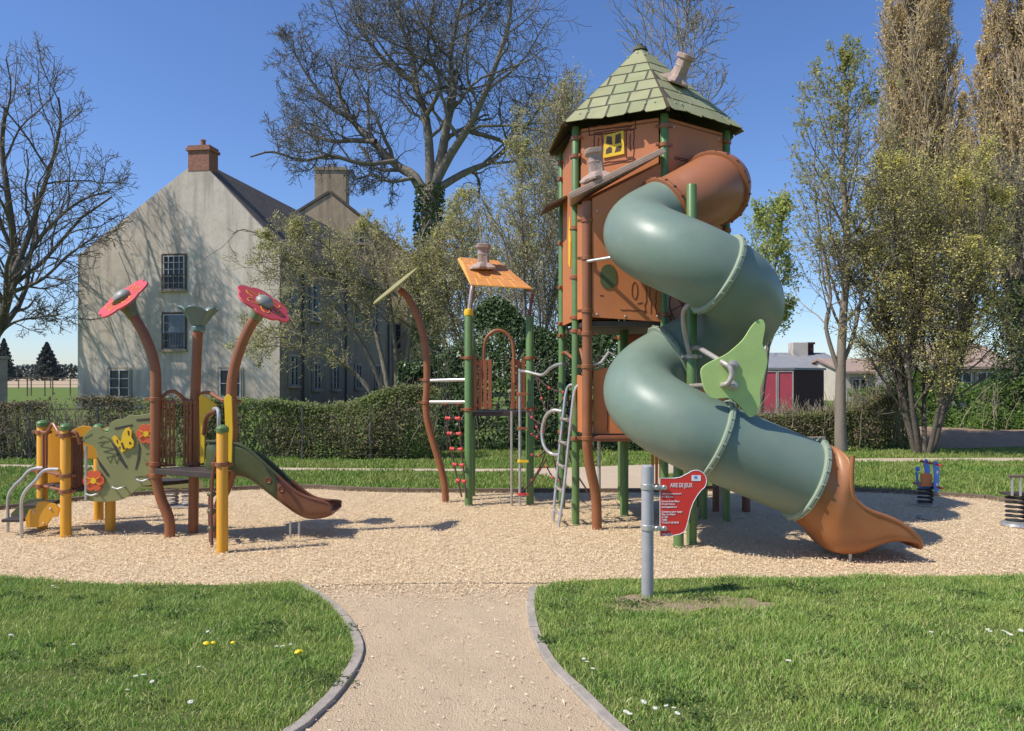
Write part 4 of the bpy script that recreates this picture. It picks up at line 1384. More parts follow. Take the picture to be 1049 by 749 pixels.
# net bridge towards the tower: wavy pipe, hoop, ropes with red knots
mb = MB()
mb.tube(crom([P(531, 380, 9.72), P(540, 381, 9.7), P(548, 383, 9.6), P(556, 384, 9.5), P(563, 378, 9.4), P(570, 374, 9.2), P(577, 373, 9.05)], 5), 0.02, 10)
mb.build('wavy_pipe', M['steel'], lookout)
mb = MB()
mb.tube(crom([P(575.5, 421.5, 9.05), P(567, 420.5, 9.1), P(560, 425, 9.2), P(556, 436, 9.25), P(555.5, 448, 9.25), P(558.5, 459, 9.2), P(565, 465, 9.15), P(573, 466, 9.05)], 6), 0.021, 12)
mb.build('net_hoop', M['steel'], lookout)
net = MB()
knots = []
def rp(a, b, n=4, sag=0.05):
    a, b = Vector(a), Vector(b)
    pts = [a.lerp(b, i / n) + Vector((0, 0, -sag * math.sin(PI * i / n))) for i in range(n + 1)]
    net.tube(pts, 0.0095, 6)
    return pts
N_ = lambda x, y, D: P(x, y, D)
for a, b in ((N_(549, 385, 9.6), N_(561, 424, 9.2)), (N_(549, 385, 9.6), N_(577, 402, 9.05)), (N_(533, 412, 9.72), N_(557, 436, 9.25)), (N_(556, 448, 9.25), N_(544, 420, 9.75)), (N_(560, 460, 9.2), N_(545, 492, 9.7)), (N_(561, 424, 9.2), N_(578, 408, 9.05)),
             (N_(566, 465, 9.15), N_(577, 500, 9.05)), (N_(545, 445, 9.75), N_(556, 442, 9.25)), (N_(545, 466, 9.75), N_(560, 460, 9.2)), (N_(560, 478, 9.4), N_(573, 492, 9.1)), (N_(533, 505, 9.72), N_(560, 470, 9.2)), (N_(578, 455, 9.05), N_(600, 500, 8.9)), (N_(600, 500, 8.9), N_(612, 515, 8.8))):
    pts = rp(a, b)
    knots += [pts[0], pts[2], pts[-1]]
no = net.build('net', M['rope'], lookout)
for p_ in knots[:30]:
    k = MB()
    k.ball(p_, 0.018, 8)
    k.build('knot', M['ropered'], no)

# ------------------------------------------------------------------ the flower play unit on the left
flower = thing('flower_play_unit', (-3.6, 7.9, 0), 'toddler play unit with red flower posts, butterfly board, yellow posts and short green slide', 'play unit')
PY = 0.052
def Q(x, y, D=7.85):
    return P(x, y, D)
yp = [(-4.60, 7.85), (-5.09, 8.25), (-4.30, 8.15), (-2.72, 7.15)]
for i, (x, y) in enumerate(yp):
    post(flower, x, y, (1.12, 1.13, 1.06, 1.15)[i], PY, M['yellow'], (((0.62, 0.46, 1.04), (0.62, 0.46, 1.04), (0.5,), (0.82,))[i]), cap=M['green'], cm=M['brown'], d=(1, 0, 0))
post(flower, -4.75, 8.75, 1.06, PY, M['yellow'], (0.5,), cap=M['green'])
# flower posts
fpaths = [[(174, 556), (174, 549), (173, 531), (165, 511), (160, 490), (159, 470), (159.5, 409), (159.5, 383), (156, 364), (150, 348), (143, 334), (137.5, 325)],
          [(198, 552), (198, 545), (198.5, 500), (199.5, 440), (200.5, 390), (202, 350), (203.5, 335)],
          [(220, 558), (220, 550), (222, 532), (227, 511), (234, 495), (237.5, 478), (238, 437), (237, 405), (238.5, 385), (243, 366), (250, 347), (257, 333), (261, 327)]]
fD = [7.85, 8.04, 7.75]
fposts = []
for pth, D in zip(fpaths, fD):
    mb = MB()
    mb.tube(crom([P(x, y, D) for x, y in pth], 5), 0.052, 18)
    fposts.append(mb.build('flower_post', M['brown'], flower))
for i, cl in enumerate((((159.5, 409), (159.5, 475), (160, 487)), ((199.5, 412), (199, 475)), ((237, 411), (237.5, 475), (237, 483)))):
    for q in cl:
        clamp(fposts[i], P(q[0], q[1], fD[i]), 0.052, (1, 0, 0))
def redflower(parent, c, n, stem_from, R, ph):
    n = Vector(n).normalized()
    u, v, _ = frame_from(n)
    cup = MB()
    s = Vector(stem_from)
    ax = (Vector(c) - s)
    L = ax.length
    cup.lathe([(0.058, 0), (0.064, 0.02), (0.066, L * 0.3), (0.085, L * 0.6), (0.125, L * 0.98)], s, ax, 20)
    cup.build('calyx', M['green'] if False else M['olive_cup'], parent)
    def petal(a, r0, dip):
        return r0 * (1 - dip + dip * abs(math.cos(3 * (a + ph))) ** 0.6)
    mb = MB()
    NP = 72
    mb.prism([(petal(a, R, 0.17) * math.cos(a), petal(a, R, 0.17) * math.sin(a)) for a in [2 * PI * i / NP for i in range(NP)]], Vector(c), u, v, 0.02)
    d = mb.build('petals', M['red'], parent, smooth=False, bevel=0.004)
    for k in range(6):
        yl = MB()
        a0 = 2 * PI * k / 6 - ph
        for j in range(5):
            t0_, t1_ = j / 5, (j + 1) / 5
            pa = [(R * (0.42 + 0.30 * math.sin(PI * t)) * math.cos(a0 + (t - 0.5) * 0.75), R * (0.42 + 0.30 * math.sin(PI * t)) * math.sin(a0 + (t - 0.5) * 0.75)) for t in (t0_, t1_)]
            A = Vector(c) + u * pa[0][0] + v * pa[0][1] + n * 0.0225
            B = Vector(c) + u * pa[1][0] + v * pa[1][1] + n * 0.0225
            yl.beam(A, B, 0.006, 0.004, side=n.cross(B - A))
        yl.build('petal_outline', M['byellow'], d, smooth=False)
    h = MB()
    h.lathe([(0.092, 0.02), (0.095, 0.035), (0.082, 0.065), (0.055, 0.085), (0.02, 0.095), (0.001, 0.096)], Vector(c), n, 20)
    h.build('flower_heart', M['olive_grey'], d)
M['olive_grey'] = mat('grey_olive_plastic', (0.30, 0.31, 0.26), 0.45, 0.1, 4)
M['olive_cup'] = mat('olive_plastic', (0.16, 0.20, 0.10), 0.4, 0.1, 4)
redflower(fposts[0], P(127, 306.5, 7.85), (-0.44, -0.56, 0.70), P(137.5, 325, 7.85), 0.30, 0.3)
redflower(fposts[2], P(269.5, 312, 7.75), (0.60, -0.26, 0.76), P(261, 327, 7.75), 0.30, 0.1)
mb = MB()
def bell(a, t):
    return 1 + 0.16 * t * t * math.cos(5 * a + 0.6)
mb.lathe([(0.05, 0), (0.068, 0.015), (0.07, 0.05), (0.06, 0.062), (0.08, 0.085), (0.112, 0.14), (0.14, 0.19), (0.168, 0.225), (0.178, 0.24), (0.165, 0.25), (0.12, 0.2), (0.02, 0.12)], P(203.5, 340, 8.04), (0.02, -0.04, 1), 60, bell)
pc = P(203.5, 340, 8.04)
for i in range(len(mb.v)):
    q = Vector(mb.v[i]) - pc
    if q.z > 0.08 and math.hypot(q.x, q.y) > 0.06:
        a = math.atan2(q.y, q.x)
        lo = abs(math.cos(2.5 * a + 0.4)) ** 0.7
        kk = (q.z - 0.08) / 0.17
        mb.v[i] = (pc.x + q.x * (1 + 0.12 * lo * kk), pc.y + q.y * (1 + 0.12 * lo * kk), pc.z + q.z + kk * 0.055 * (lo - 0.6))
mb.build('bell_flower', M['tealdark'], fposts[1])
# decks
mb = MB()
A, B, C_, D_ = Vector((-3.72, 7.82, 0)), Vector((-2.82, 7.42, 0)), Vector((-2.92, 7.95, 0)), Vector((-3.3, 8.05, 0))
mb.prism([(A.x, A.y), (B.x, B.y), (-2.88, 7.8), (D_.x, D_.y)], (0, 0, 0.64), (1, 0, 0), (0, 1, 0), 0.06)
mb.build('deck', M['dark'], flower, smooth=False, bevel=0.005)
mb = MB()
mb.prism([(-5.05, 8.22), (-4.58, 7.9), (-4.22, 8.12), (-4.6, 8.6)], (0, 0, 0.44), (1, 0, 0), (0, 1, 0), 0.05)
mb.build('deck', M['dark'], flower, smooth=False, bevel=0.005)
tun = MB()
tun.prism([(-4.4, 7.95), (-3.7, 7.9), (-3.4, 8.2), (-4.3, 8.4)], (0, 0, 0.50), (1, 0, 0), (0, 1, 0), 0.04)
tun.build('deck', M['dark'], flower, smooth=False)
# railings with the wavy top tube
wavy = [P(x, y, D) for x, y, D in ((159.5, 409, 7.85), (166, 406.5, 7.88), (172, 402, 7.92), (178, 401, 7.94), (184, 404.5, 7.97), (189, 409, 8.0), (195, 411, 8.02), (200, 408.5, 8.03), (206, 403.5, 7.98), (212, 402, 7.93), (218, 404, 7.88), (226, 409, 7.82), (237, 411, 7.75))]
mb = MB()
mb.tube(crom(wavy, 5), 0.019, 10)
mb.build('wavy_rail', M['brown'], flower)
def xz(px, D):
    return (px - CX) / F * D
slat_panel('railing', flower, (xz(164.5, 7.88), 7.88), (xz(180, 7.93), 7.93), 0.72, 1.38, 4, M['brown'])
slat_panel('railing', flower, (xz(187.5, 7.97), 7.97), (xz(197, 7.97), 7.97), 0.72, 1.38, 3, M['brown'])
slat_panel('railing', flower, (xz(43, 8.2), 8.2), (xz(49, 8.15), 8.15), 0.62, 1.03, 2, M['brown'])
slat_panel('railing', flower, (xz(62, 8.15), 8.15), (xz(62.5, 8.1), 8.1), 0.62, 1.03, 1, M['brown'])
slat_panel('railing', flower, (xz(73, 7.86), 7.86), (xz(85, 8.0), 8.0), 0.5, 1.0, 5, M['dbrown'])
mb = MB()
mb.tube(crom([P(40, 441.5, 8.23), P(47, 443, 8.15), P(51, 439, 8.1), P(54, 434, 8.05), P(57, 438, 8.0), P(61, 443.5, 7.93), P(68, 442.5, 7.85), P(77, 443, 7.83), P(80, 448, 7.83), P(82, 455, 7.84)], 5), 0.017, 10)
mb.build('wavy_rail', M['brown'], flower)
mb = MB()
mb.cyl((-4.38, 7.83, 0.36), (-4.38, 7.83, 0.93), 0.014, 8)
mb.build('steel_rod', M['steel'], flower)
for za in (0.62, 0.46):
    mb = MB()
    mb.tube([(-5.09, 8.25, za), (-4.60, 7.85, za)], 0.017, 8)
    mb.build('cross_bar', M['brown'], flower)
# yellow boards behind
mb = MB()
mb.prism([(xz(49, 8.4), 0.42), (xz(63, 8.4), 0.42), (xz(63, 8.4), 1.09), (xz(52, 8.4), 1.10), (xz(49, 8.4), 1.04)], (0, 8.42, 0), (1, 0, 0), (0, 0, 1), 0.018)
mb.build('yellow_board', M['yellow'], flower, smooth=False, bevel=0.004)
sc_ = [(72, 447), (74, 441), (80, 438), (86, 436), (93, 437), (98, 440), (106, 439), (112, 437), (115, 441), (118, 446), (118, 470), (72, 470)]
mb = MB()
mb.prism([(P(x, y, 8.5).x, P(x, y, 8.5).z) for x, y in sc_], (0, 8.5, 0), (1, 0, 0), (0, 0, 1), 0.018)
mb.build('yellow_board', M['yellow'], flower, smooth=False, bevel=0.004)
# olive leaf board
def ob(x, y):
    D = 7.86
    return P(x / 4.4, 400 + y / 4.4, D)
outline = [(366, 225), (400, 185), (425, 165), (455, 165), (478, 190), (495, 180), (500, 150), (530, 130), (560, 128), (590, 110), (620, 112), (655, 107), (700, 104), (706, 150), (700, 240), (706, 330), (700, 400), (690, 425), (640, 432), (600, 462), (560, 488), (510, 500), (440, 500), (390, 490), (385, 440), (425, 400), (440, 350), (440, 290), (425, 250), (395, 240)]
pts = crom([ob(a, b) for a, b in outline] , 3)
mb = MB()
mb.prism([(p.x, p.z) for p in pts], (0, 7.86, 0), (1, 0, 0), (0, 0, 1), 0.018)
olb = mb.build('leaf_board', M['olive'], flower, smooth=False, bevel=0.004)
oo = Vector((0, 7.842, 0))
def oz(a, b):
    p = ob(a, b)
    return (p.x, p.z)
lines = [[(445, 235), (480, 228), (455, 250), (520, 262), (470, 275), (545, 288), (485, 300), (500, 325), (515, 290), (530, 330), (540, 300)],
         [(450, 215), (470, 205), (505, 222), (480, 232)], [(612, 390), (640, 385), (690, 390)], [(660, 285), (690, 280)], [(655, 310), (668, 325), (690, 318)], [(385, 215), (420, 195)]]
scribe(olb, [[oz(a, b) for a, b in ln] for ln in lines], oo, (1, 0, 0), (0, 0, 1), 0.0035, M['oline'])
gr = MB()
for q in ([(520, 168), (600, 152), (604, 158), (560, 168), (524, 176)], [(618, 130), (684, 124), (684, 134), (620, 137)], [(503, 225), (530, 255), (556, 305), (580, 345), (572, 350), (545, 315), (524, 270)],
          [(627, 225), (638, 260), (634, 310), (620, 355), (613, 356), (622, 315), (630, 262)], [(440, 300), (462, 330), (500, 385), (488, 386), (455, 340)]):
    gr.prism([oz(a, b) for a, b in q], oo + Vector((0, 0.0, 0)), (1, 0, 0), (0, 0, 1), 0.004)
gr.build('slot', M['dark'], olb, smooth=False)
bf = MB()
for q in ([(548, 262), (530, 245), (514, 215), (520, 202), (536, 210), (552, 232), (556, 222), (560, 195), (572, 172), (590, 165), (602, 180), (600, 210), (612, 228), (610, 250), (595, 262), (576, 258), (572, 270), (556, 280)],):
    bf.prism([oz(a, b) for a, b in q], oo - Vector((0, 0.004, 0)), (1, 0, 0), (0, 0, 1), 0.016)
bfo = bf.build('butterfly', M['byellow'], olb, smooth=False, bevel=0.003)
bd = MB()
for q in ([(553, 235), (560, 232), (572, 262), (564, 266)], [(583, 182), (590, 180), (592, 200), (586, 202)], [(590, 232), (598, 230), (600, 240), (592, 243)], [(533, 222), (538, 221), (541, 236), (537, 237)], [(546, 252), (551, 251), (552, 260), (547, 261)]):
    bd.prism([oz(a, b) for a, b in q], oo - Vector((0, 0.0195, 0)), (1, 0, 0), (0, 0, 1), 0.003)
bd.build('marking', M['dark'], bfo, smooth=False)
def boardflower(a, b, R):
    c = ob(a, b)
    mb = MB()
    NP = 60
    f = lambda t: R * (0.80 + 0.2 * abs(math.cos(3 * t)) ** 0.5)
    mb.prism([(c.x + f(t) * math.cos(t), c.z + f(t) * math.sin(t)) for t in [2 * PI * i / NP for i in range(NP)]], oo - Vector((0, 0.004, 0)), (1, 0, 0), (0, 0, 1), 0.016)
    o = mb.build('flower_board', M['orred'], olb, smooth=False, bevel=0.003)
    y = MB()
    for k in range(6):
        t = k * PI / 3 + PI / 6
        d = Vector((math.cos(t), 0, math.sin(t)))
        y.beam(Vector((c.x, oo.y - 0.0215, c.z)) + d * R * 0.3, Vector((c.x, oo.y - 0.0215, c.z)) + d * R * 0.72, 0.004, 0.018)
    y.prism([(c.x + R * 0.27 * math.cos(t), c.z + R * 0.27 * math.sin(t)) for t in [2 * PI * i / 16 for i in range(16)]], oo - Vector((0, 0.02, 0)), (1, 0, 0), (0, 0, 1), 0.006)
    y.build('heart', M['byellow'], o, smooth=False)
boardflower(666, 195, 0.105)
boardflower(430, 405, 0.112)
for a, b in ((542, 440), (652, 405), (425, 470)):
    p_ = ob(a, b)
    h = MB()
    h.tube(crom([p_ + Vector((-0.06, -0.015, 0.012)), p_ + Vector((-0.055, -0.05, 0.015)), p_ + Vector((0, -0.06, 0)), p_ + Vector((0.055, -0.05, 0.015)), p_ + Vector((0.06, -0.015, 0.012))], 4), 0.009, 8)
    h.build('hand_grip', M['steel'], olb)
# stairs: rails, stringers, steps
for rl, D in (([(8, 549), (8, 535), (8.5, 510), (14, 499), (23, 490), (29, 483), (36, 480), (44, 479.5)], 8.05), ([(22, 551), (22, 535), (22.5, 512), (28, 501), (37, 492), (43, 484), (50, 481), (60, 481)], 7.8)):
    mb = MB()
    mb.tube(crom([P(x, y, D) for x, y in rl], 5), 0.017, 10)
    mb.build('hand_rail', M['steel'], flower)
ys_ = [(27, 531), (31, 522), (37, 520), (40, 514), (47, 513), (58, 516), (62, 521), (60, 529), (54, 530), (49, 538), (40, 540), (28, 540)]
mb = MB()
mb.prism([(P(x, y, 7.86).x, P(x, y, 7.86).z) for x, y in ys_], (0, 7.86, 0), (1, 0, 0), (0, 0, 1), 0.02)
sto = mb.build('stair_side', M['yellow'], flower, smooth=False, bevel=0.005)
mb = MB()
mb.prism([(P(x, y, 8.2).x, P(x, y, 8.2).z) for x, y in [(12, 526), (20, 518), (30, 511), (45, 510), (46, 522), (36, 533), (13, 535)]], (0, 8.2, 0), (1, 0, 0), (0, 0, 1), 0.02)
mb.build('stair_side', M['slidegreen'], flower, smooth=False, bevel=0.005)
for x, zz in ((-5.18, 0.15), (-4.95, 0.30)):
    mb = MB()
    mb.box((x, 8.03, zz), (0.2, 0.32, 0.03))
    mb.build('stair_tread', M['dark'], flower, smooth=False, bevel=0.004)
bolts(sto, [P(x, y, 7.86) + Vector((0, -0.021, 0)) for x, y in ((36, 524), (46, 536), (53, 521))], (0, -1, 0), 0.012)
# yellow slide gate boards and steel grip
mb = MB()
gate = [(204.5, 406), (207, 403.5), (212, 407), (218, 411), (222, 414), (222.5, 420), (218, 426), (213, 431), (210.5, 440), (210, 474), (205.5, 475), (205, 440)]
mb.prism([(P(x, y, 7.97).x, P(x, y, 7.97).z) for x, y in gate], (0, 7.97, 0), (1, 0, 0), (0, 0, 1), 0.018)
mb.build('slide_gate', M['byellow'], flower, smooth=False, bevel=0.004)
mb = MB()
mb.prism([(P(x, y, 7.6).x, P(x, y, 7.6).z) for x, y in [(227, 409), (229, 405), (232, 404), (235, 407), (236, 440), (235, 475), (230, 475)]], (0, 7.68, 0), (1, 0, 0), (0, 0, 1), 0.018)
mb.build('slide_gate', M['byellow'], flower, smooth=False, bevel=0.004)
mb = MB()
mb.tube(crom([P(224.5, 455, 7.4), P(224, 440, 7.4), P(224, 424, 7.4), P(222.5, 419, 7.45), P(219, 419, 7.5)], 5), 0.018, 10)
mb.build('steel_grip', M['steel'], flower)
mb = MB()
mb.tube(crom([P(222, 421, 7.75), P(215, 424, 7.8), P(211, 431, 7.9), P(209, 445, 7.95)], 5), 0.025, 10)
mb.build('gate_arch', M['dbrown'], flower)
# the slide
sst = []
SD = 7.92
def su(xb, zb, zt, hw, yc=SD, far=0.62):
    o_ = []
    for i in range(21):
        t = -1 + 2 * i / 20
        q = abs(t)
        o_.append(Vector((xb, yc + math.copysign(math.sin(min(1, q * 1.35) * PI / 2), t) * hw, zb + (zt - zb) * (far if t > 0 else 1.0) * q ** 2.6)))
    return o_
spx = [(212, 492, 452), (236, 489, 453), (250, 491, 457), (262, 499, 466), (274, 509, 477), (285, 517, 487), (296, 525, 497), (305, 531, 504), (313, 534, 508), (322, 534, 511), (331, 532, 513.5), (337, 530, 516), (339.5, 527, 520)]
for px, yb_, yt_ in spx:
    pb, pt = P(px, yb_, SD - 0.22), P(px, yt_, SD - 0.22)
    sst.append(su(pb.x, pb.z, pt.z, 0.24))
def loft(name, sts, m, parent, thick=0.012):
    n_ = len(sts[0])
    mb = MB()
    mb.add([p for s in sts for p in s], [(i * n_ + k, i * n_ + k + 1, (i + 1) * n_ + k + 1, (i + 1) * n_ + k) for i in range(len(sts) - 1) for k in range(n_ - 1)])
    o = mb.build(name, m, parent, angle=80)
    s_ = o.modifiers.new('smooth', 'SUBSURF')
    s_.levels = s_.render_levels = 1
    q = o.modifiers.new('thick', 'SOLIDIFY')
    q.thickness = thick
    q.offset = 0
    return o
sl1 = loft('slide', sst[:6], M['slidegreen'], flower)
sl2 = loft('slide_end', sst[5:], M['slidebrown'], sl1)
for a_, b_, mm, par in ((0, 6, 'slidegreen', sl1), (5, 13, 'slidebrown', sl2)):
    for e in (0, 20):
        mb = MB()
        mb.tube(crom([s[e] for s in sst[a_:b_]], 4), 0.016, 10)
        mb.build('rolled_rim', M[mm], par)
mb = MB()
for x in (298, 307):
    p_ = P(x, 530, SD - 0.1)
    mb.cyl((p_.x, SD - 0.12, -0.05), (p_.x, SD - 0.12, 0.16), 0.012, 8)
mb.build('slide_foot', M['steel'], sl2)
mb = MB()
for x, y in ((275, 492), (288, 501)):
    p_ = P(x, y, SD - 0.245)
    mb.lathe([(0.036, 0), (0.034, 0.006), (0.026, 0.008), (0.022, 0.004), (0.001, 0.004)], p_, (0, -1, 0), 18)
mb.build('snail_relief', M['slidebrown'], sl2)
# narrow climbing ladder between the front yellow post and the bent post
mb = MB()
mb.tube(crom([(-2.78, 7.3, 1.0), (-2.86, 7.38, 0.9), (-2.93, 7.45, 0.62), (-2.93, 7.42, 0.3), (-2.9, 7.36, -0.05)], 5), 0.016, 10)
mb.tube(crom([(-2.98, 7.62, 0.72), (-3.03, 7.65, 0.5), (-3.03, 7.63, 0.25), (-3.0, 7.58, -0.05)], 5), 0.016, 10)
ldd = mb.build('climbing_ladder', M['dbrown'], flower)
for i in range(3):
    zz = 0.14 + i * 0.17
    h = MB()
    h.cyl((-2.92, 7.43, zz), (-3.03, 7.64, zz), 0.018, 10)
    h.ball((-2.97, 7.53, zz), 0.045, 10, 0.7)
    h.build('rung', M['slidegreen'], ldd)

# ------------------------------------------------------------------ sign
sign = thing('playground_sign', (1.0015, 5.64, 0), 'red playground notice board clamped to grey metal post in bare soil', 'sign')
D = 5.64
sx = (663.3 - CX) / F * D
mb = MB()
ztop = EYE - (476 - HY) / F * D
mb.lathe([(0.0445, -0.1), (0.0445, ztop - 0.03), (0.041, ztop - 0.012), (0.03, ztop - 0.003), (0.002, ztop)], (sx, D, 0), (0, 0, 1), 28)
mb.build('post', M['pipe'], sign)
def sp(x, y):
    p = P(640 + x / 4.683, 460 + y / 4.681, D)
    return (p.x, p.z)
arc = lambda cx, cy, r, a0, a1, n: [(cx + r * math.cos(math.radians(a0 + (a1 - a0) * i / n)), cy + r * math.sin(math.radians(a0 + (a1 - a0) * i / n))) for i in range(n + 1)]
so_ = [(166, 138), (236, 138), (262, 134), (284, 123)] + arc(338, 151, 51, -130, 60, 14) + [(346, 218), (326, 252), (312, 290), (300, 345), (290, 380), (282, 394), (262, 405), (232, 411), (167, 415)]
mb = MB()
mb.prism([sp(a, b) for a, b in so_], (0, D - 0.02, 0), (1, 0, 0), (0, 0, 1), 0.004)
brd = mb.build('board', M['signred'], sign, smooth=False)
edge = MB()
ep = [Vector((*sp(a, b), 0)) for a, b in so_]
edge.tube([Vector((p.x, D - 0.0225, p.y)) for p in ep], 0.0032, 6, closed=True)
edge.build('board_edge', M['white'], brd)
for yy in (180, 375):
    zc = sp(0, yy)[1]
    mb = MB()
    mb.lathe([(0.0455, -0.022), (0.051, -0.02), (0.051, 0.02), (0.0455, 0.022)], (sx, D, zc), (0, 0, 1), 24)
    mb.box((sx + 0.075, D - 0.028, zc - 0.004), (0.075, 0.012, 0.034))
    mb.build('clamp', M['steel'], sign, bevel=0.002)
    for xx in (152, 187):
        q = sp(xx, yy + 2)
        b_ = MB()
        b_.lathe([(0.0195, 0), (0.0195, 0.006), (0.015, 0.012), (0.008, 0.0125), (0.007, 0.008), (0.001, 0.008)], (q[0], D - 0.034, q[1]), (0, -1, 0), 16)
        b_.build('bolt', M['steel'], sign)
st_ = MB()
a, b = sp(317, 124), sp(361, 151)
st_.box(((a[0] + b[0]) / 2, D - 0.0255, (a[1] + b[1]) / 2), (b[0] - a[0], 0.002, a[1] - b[1]))
sto_ = st_.build('sticker', M['white'], brd, smooth=False)
sb_ = MB()
a, b = sp(329, 127), sp(342, 138)
sb_.box(((a[0] + b[0]) / 2, D - 0.0278, (a[1] + b[1]) / 2), (b[0] - a[0], 0.002, a[1] - b[1]))
sb_.build('emblem', M['blue'], sto_, smooth=False)

def text(body, x, y, size, parent, name='lettering', wid=1.0, offs=0.0):
    c = bpy.data.curves.new(name, 'FONT')
    c.body = body
    c.size = size
    c.extrude = 0.0006
    c.offset = offs
    t_ = bpy.data.objects.new('letters', c)
    COL.objects.link(t_)
    dg = bpy.context.evaluated_depsgraph_get()
    me = bpy.data.meshes.new_from_object(t_.evaluated_get(dg))
    bpy.data.objects.remove(t_)
    me.materials.clear()
    me.materials.append(M['white'])
    o = bpy.data.objects.new(name, me)
    COL.objects.link(o)
    o.parent = parent
    l_ = wloc(parent)
    q = sp(x, y)
    o.location = Vector((q[0], D - 0.0258, q[1])) - l_
    o.rotation_euler = (PI / 2, 0, 0)
    o.scale = (wid, 1, 1)
    return o
text('AIRE DE JEUX', 215, 181, 0.044, brd, wid=0.62, offs=0.0006)
for s_, yy in (("L'aire de jeux est réservée", 216), ('de 2 à 12 ans', 230), ('Jeux sous la surveillance', 252), ('des parents ou', 265), ('accompagnateurs', 279), ('Contactez notre équipe', 302), ("Place de l'Hôtel", 315), ('de Ville', 328), ('62000', 341), ('Tél. 03 21 00 00 00', 354), ('www.ville.fr', 408)):
    text(s_, 174, yy, 0.0185, brd, wid=0.74 if len(s_) > 22 else 0.86, offs=0.0006)

# ------------------------------------------------------------------ spring riders
def spring(c, r, h, turns, wire, m, parent, name='spring'):
    mb = MB()
    n = turns * 14
    mb.tube([Vector(c) + Vector((r * math.cos(2 * PI * i / 14), r * math.sin(2 * PI * i / 14), h * i / n)) for i in range(n + 1)], wire, 8)
    return mb.build(name, m, parent)
g1 = G(948, 517)
rider = thing('spring_rider', g1, 'blue and white animal shaped spring rider with brown seat on the wood chips', 'spring rider')
spring(g1 + Vector((0.0, 0, 0.02)), 0.085, 0.25, 5, 0.013, M['black'], rider)
mb = MB()
mb.lathe([(0.14, 0), (0.14, 0.012), (0.1, 0.02)], g1, (0, 0, 1), 20)
mb.build('base_plate', M['steel'], rider)
D9 = g1.y
def rz(x, y):
    p = P(900 + x / 5.35, 440 + y / 5.35, D9)
    return (p.x, p.z)
for k, dy in enumerate((-0.11, 0.11)):
    mb = MB()
    bl = [(272, 190), (280, 165), (292, 170), (300, 195), (305, 225), (302, 265), (300, 300), (304, 325), (290, 342), (276, 330), (272, 300), (276, 250)]
    mb.prism([rz(a, b) for a, b in bl], (0, D9 + dy, 0), (1, 0, 0), (0, 0, 1), 0.02)
    bo = mb.build('animal_board', M['blue'], rider, smooth=False, bevel=0.004)
    if k == 0:
        wv = MB()
        for q in ([(283, 180), (290, 182), (288, 196), (282, 192)], [(290, 215), (297, 225), (290, 240), (284, 228)], [(286, 285), (295, 290), (290, 310), (282, 300)]):
            wv.prism([rz(a, b) for a, b in q], (0, D9 + dy - 0.021, 0), (1, 0, 0), (0, 0, 1), 0.003)
        wv.build('white_mark', M['white'], bo, smooth=False)
mb = MB()
mb.prism([rz(a, b) for a, b in [(208, 250), (212, 238), (240, 232), (272, 240), (272, 292), (216, 296)]], (0, D9 - 0.08, 0), (1, 0, 0), (0, 0, 1), 0.02)
mb.build('seat_board', M['orange'], rider, smooth=False, bevel=0.004)
q0, q1 = rz(208, 292), rz(276, 300)
mb = MB()
mb.box(((q0[0] + q1[0]) / 2, D9, q1[1]), (q1[0] - q0[0], 0.2, 0.03))
mb.build('seat', M['orange'], rider, bevel=0.006)
mb = MB()
qs = [rz(210, 215), rz(204, 235), rz(212, 300), rz(222, 318), rz(280, 315)]
mb.tube(crom([Vector((a, D9 - 0.02, b)) for a, b in qs], 5), 0.014, 10)
mb.ball((qs[0][0], D9 - 0.02, qs[0][1]), 0.03, 10)
mb.build('back_tube', M['blue'], rider)
mb = MB()
q = rz(286, 185)
mb.cyl((q[0], D9 - 0.24, q[1]), (q[0], D9 + 0.24, q[1]), 0.014, 10)
mb.build('grip', M['ropered'], rider)
mb = MB()
q = rz(292, 308)
mb.cyl((q[0], D9 - 0.24, q[1]), (q[0], D9 + 0.24, q[1]), 0.014, 10)
mb.build('grip', M['ropered'], rider)

g2 = G(1041, 538)
rk = thing('spring_seesaw', g2, 'spring seesaw with thin brown top rail and steel uprights near the far grass edge', 'spring seesaw')
spring(g2 + Vector((0, 0, 0.03)), 0.095, 0.30, 6, 0.014, M['black'], rk)
mb = MB()
mb.lathe([(0.16, 0), (0.15, 0.03), (0.08, 0.06), (0.03, 0.065)], g2, (0, 0, 1), 20)
mb.build('base_plate', M['steel'], rk)
mb = MB()
mb.box(g2 + Vector((0.1, 0, 0.345)), (0.46, 0.2, 0.025))
mb.build('deck', M['dark'], rk, bevel=0.006)
mb = MB()
for x in (-0.11, -0.02, 0.08, 0.30):
    mb.cyl(g2 + Vector((x, -0.1 if x != 0 else 0.1, 0.34)), g2 + Vector((x, -0.1 if x != 0 else 0.1, 0.55)), 0.014, 10)
mb.build('upright', M['steel'], rk)
mb = MB()
mb.tube([g2 + Vector((-0.15, -0.1, 0.555)), g2 + Vector((0.42, -0.1, 0.555))], 0.018, 10)
mb.build('top_rail', M['timber'], rk)

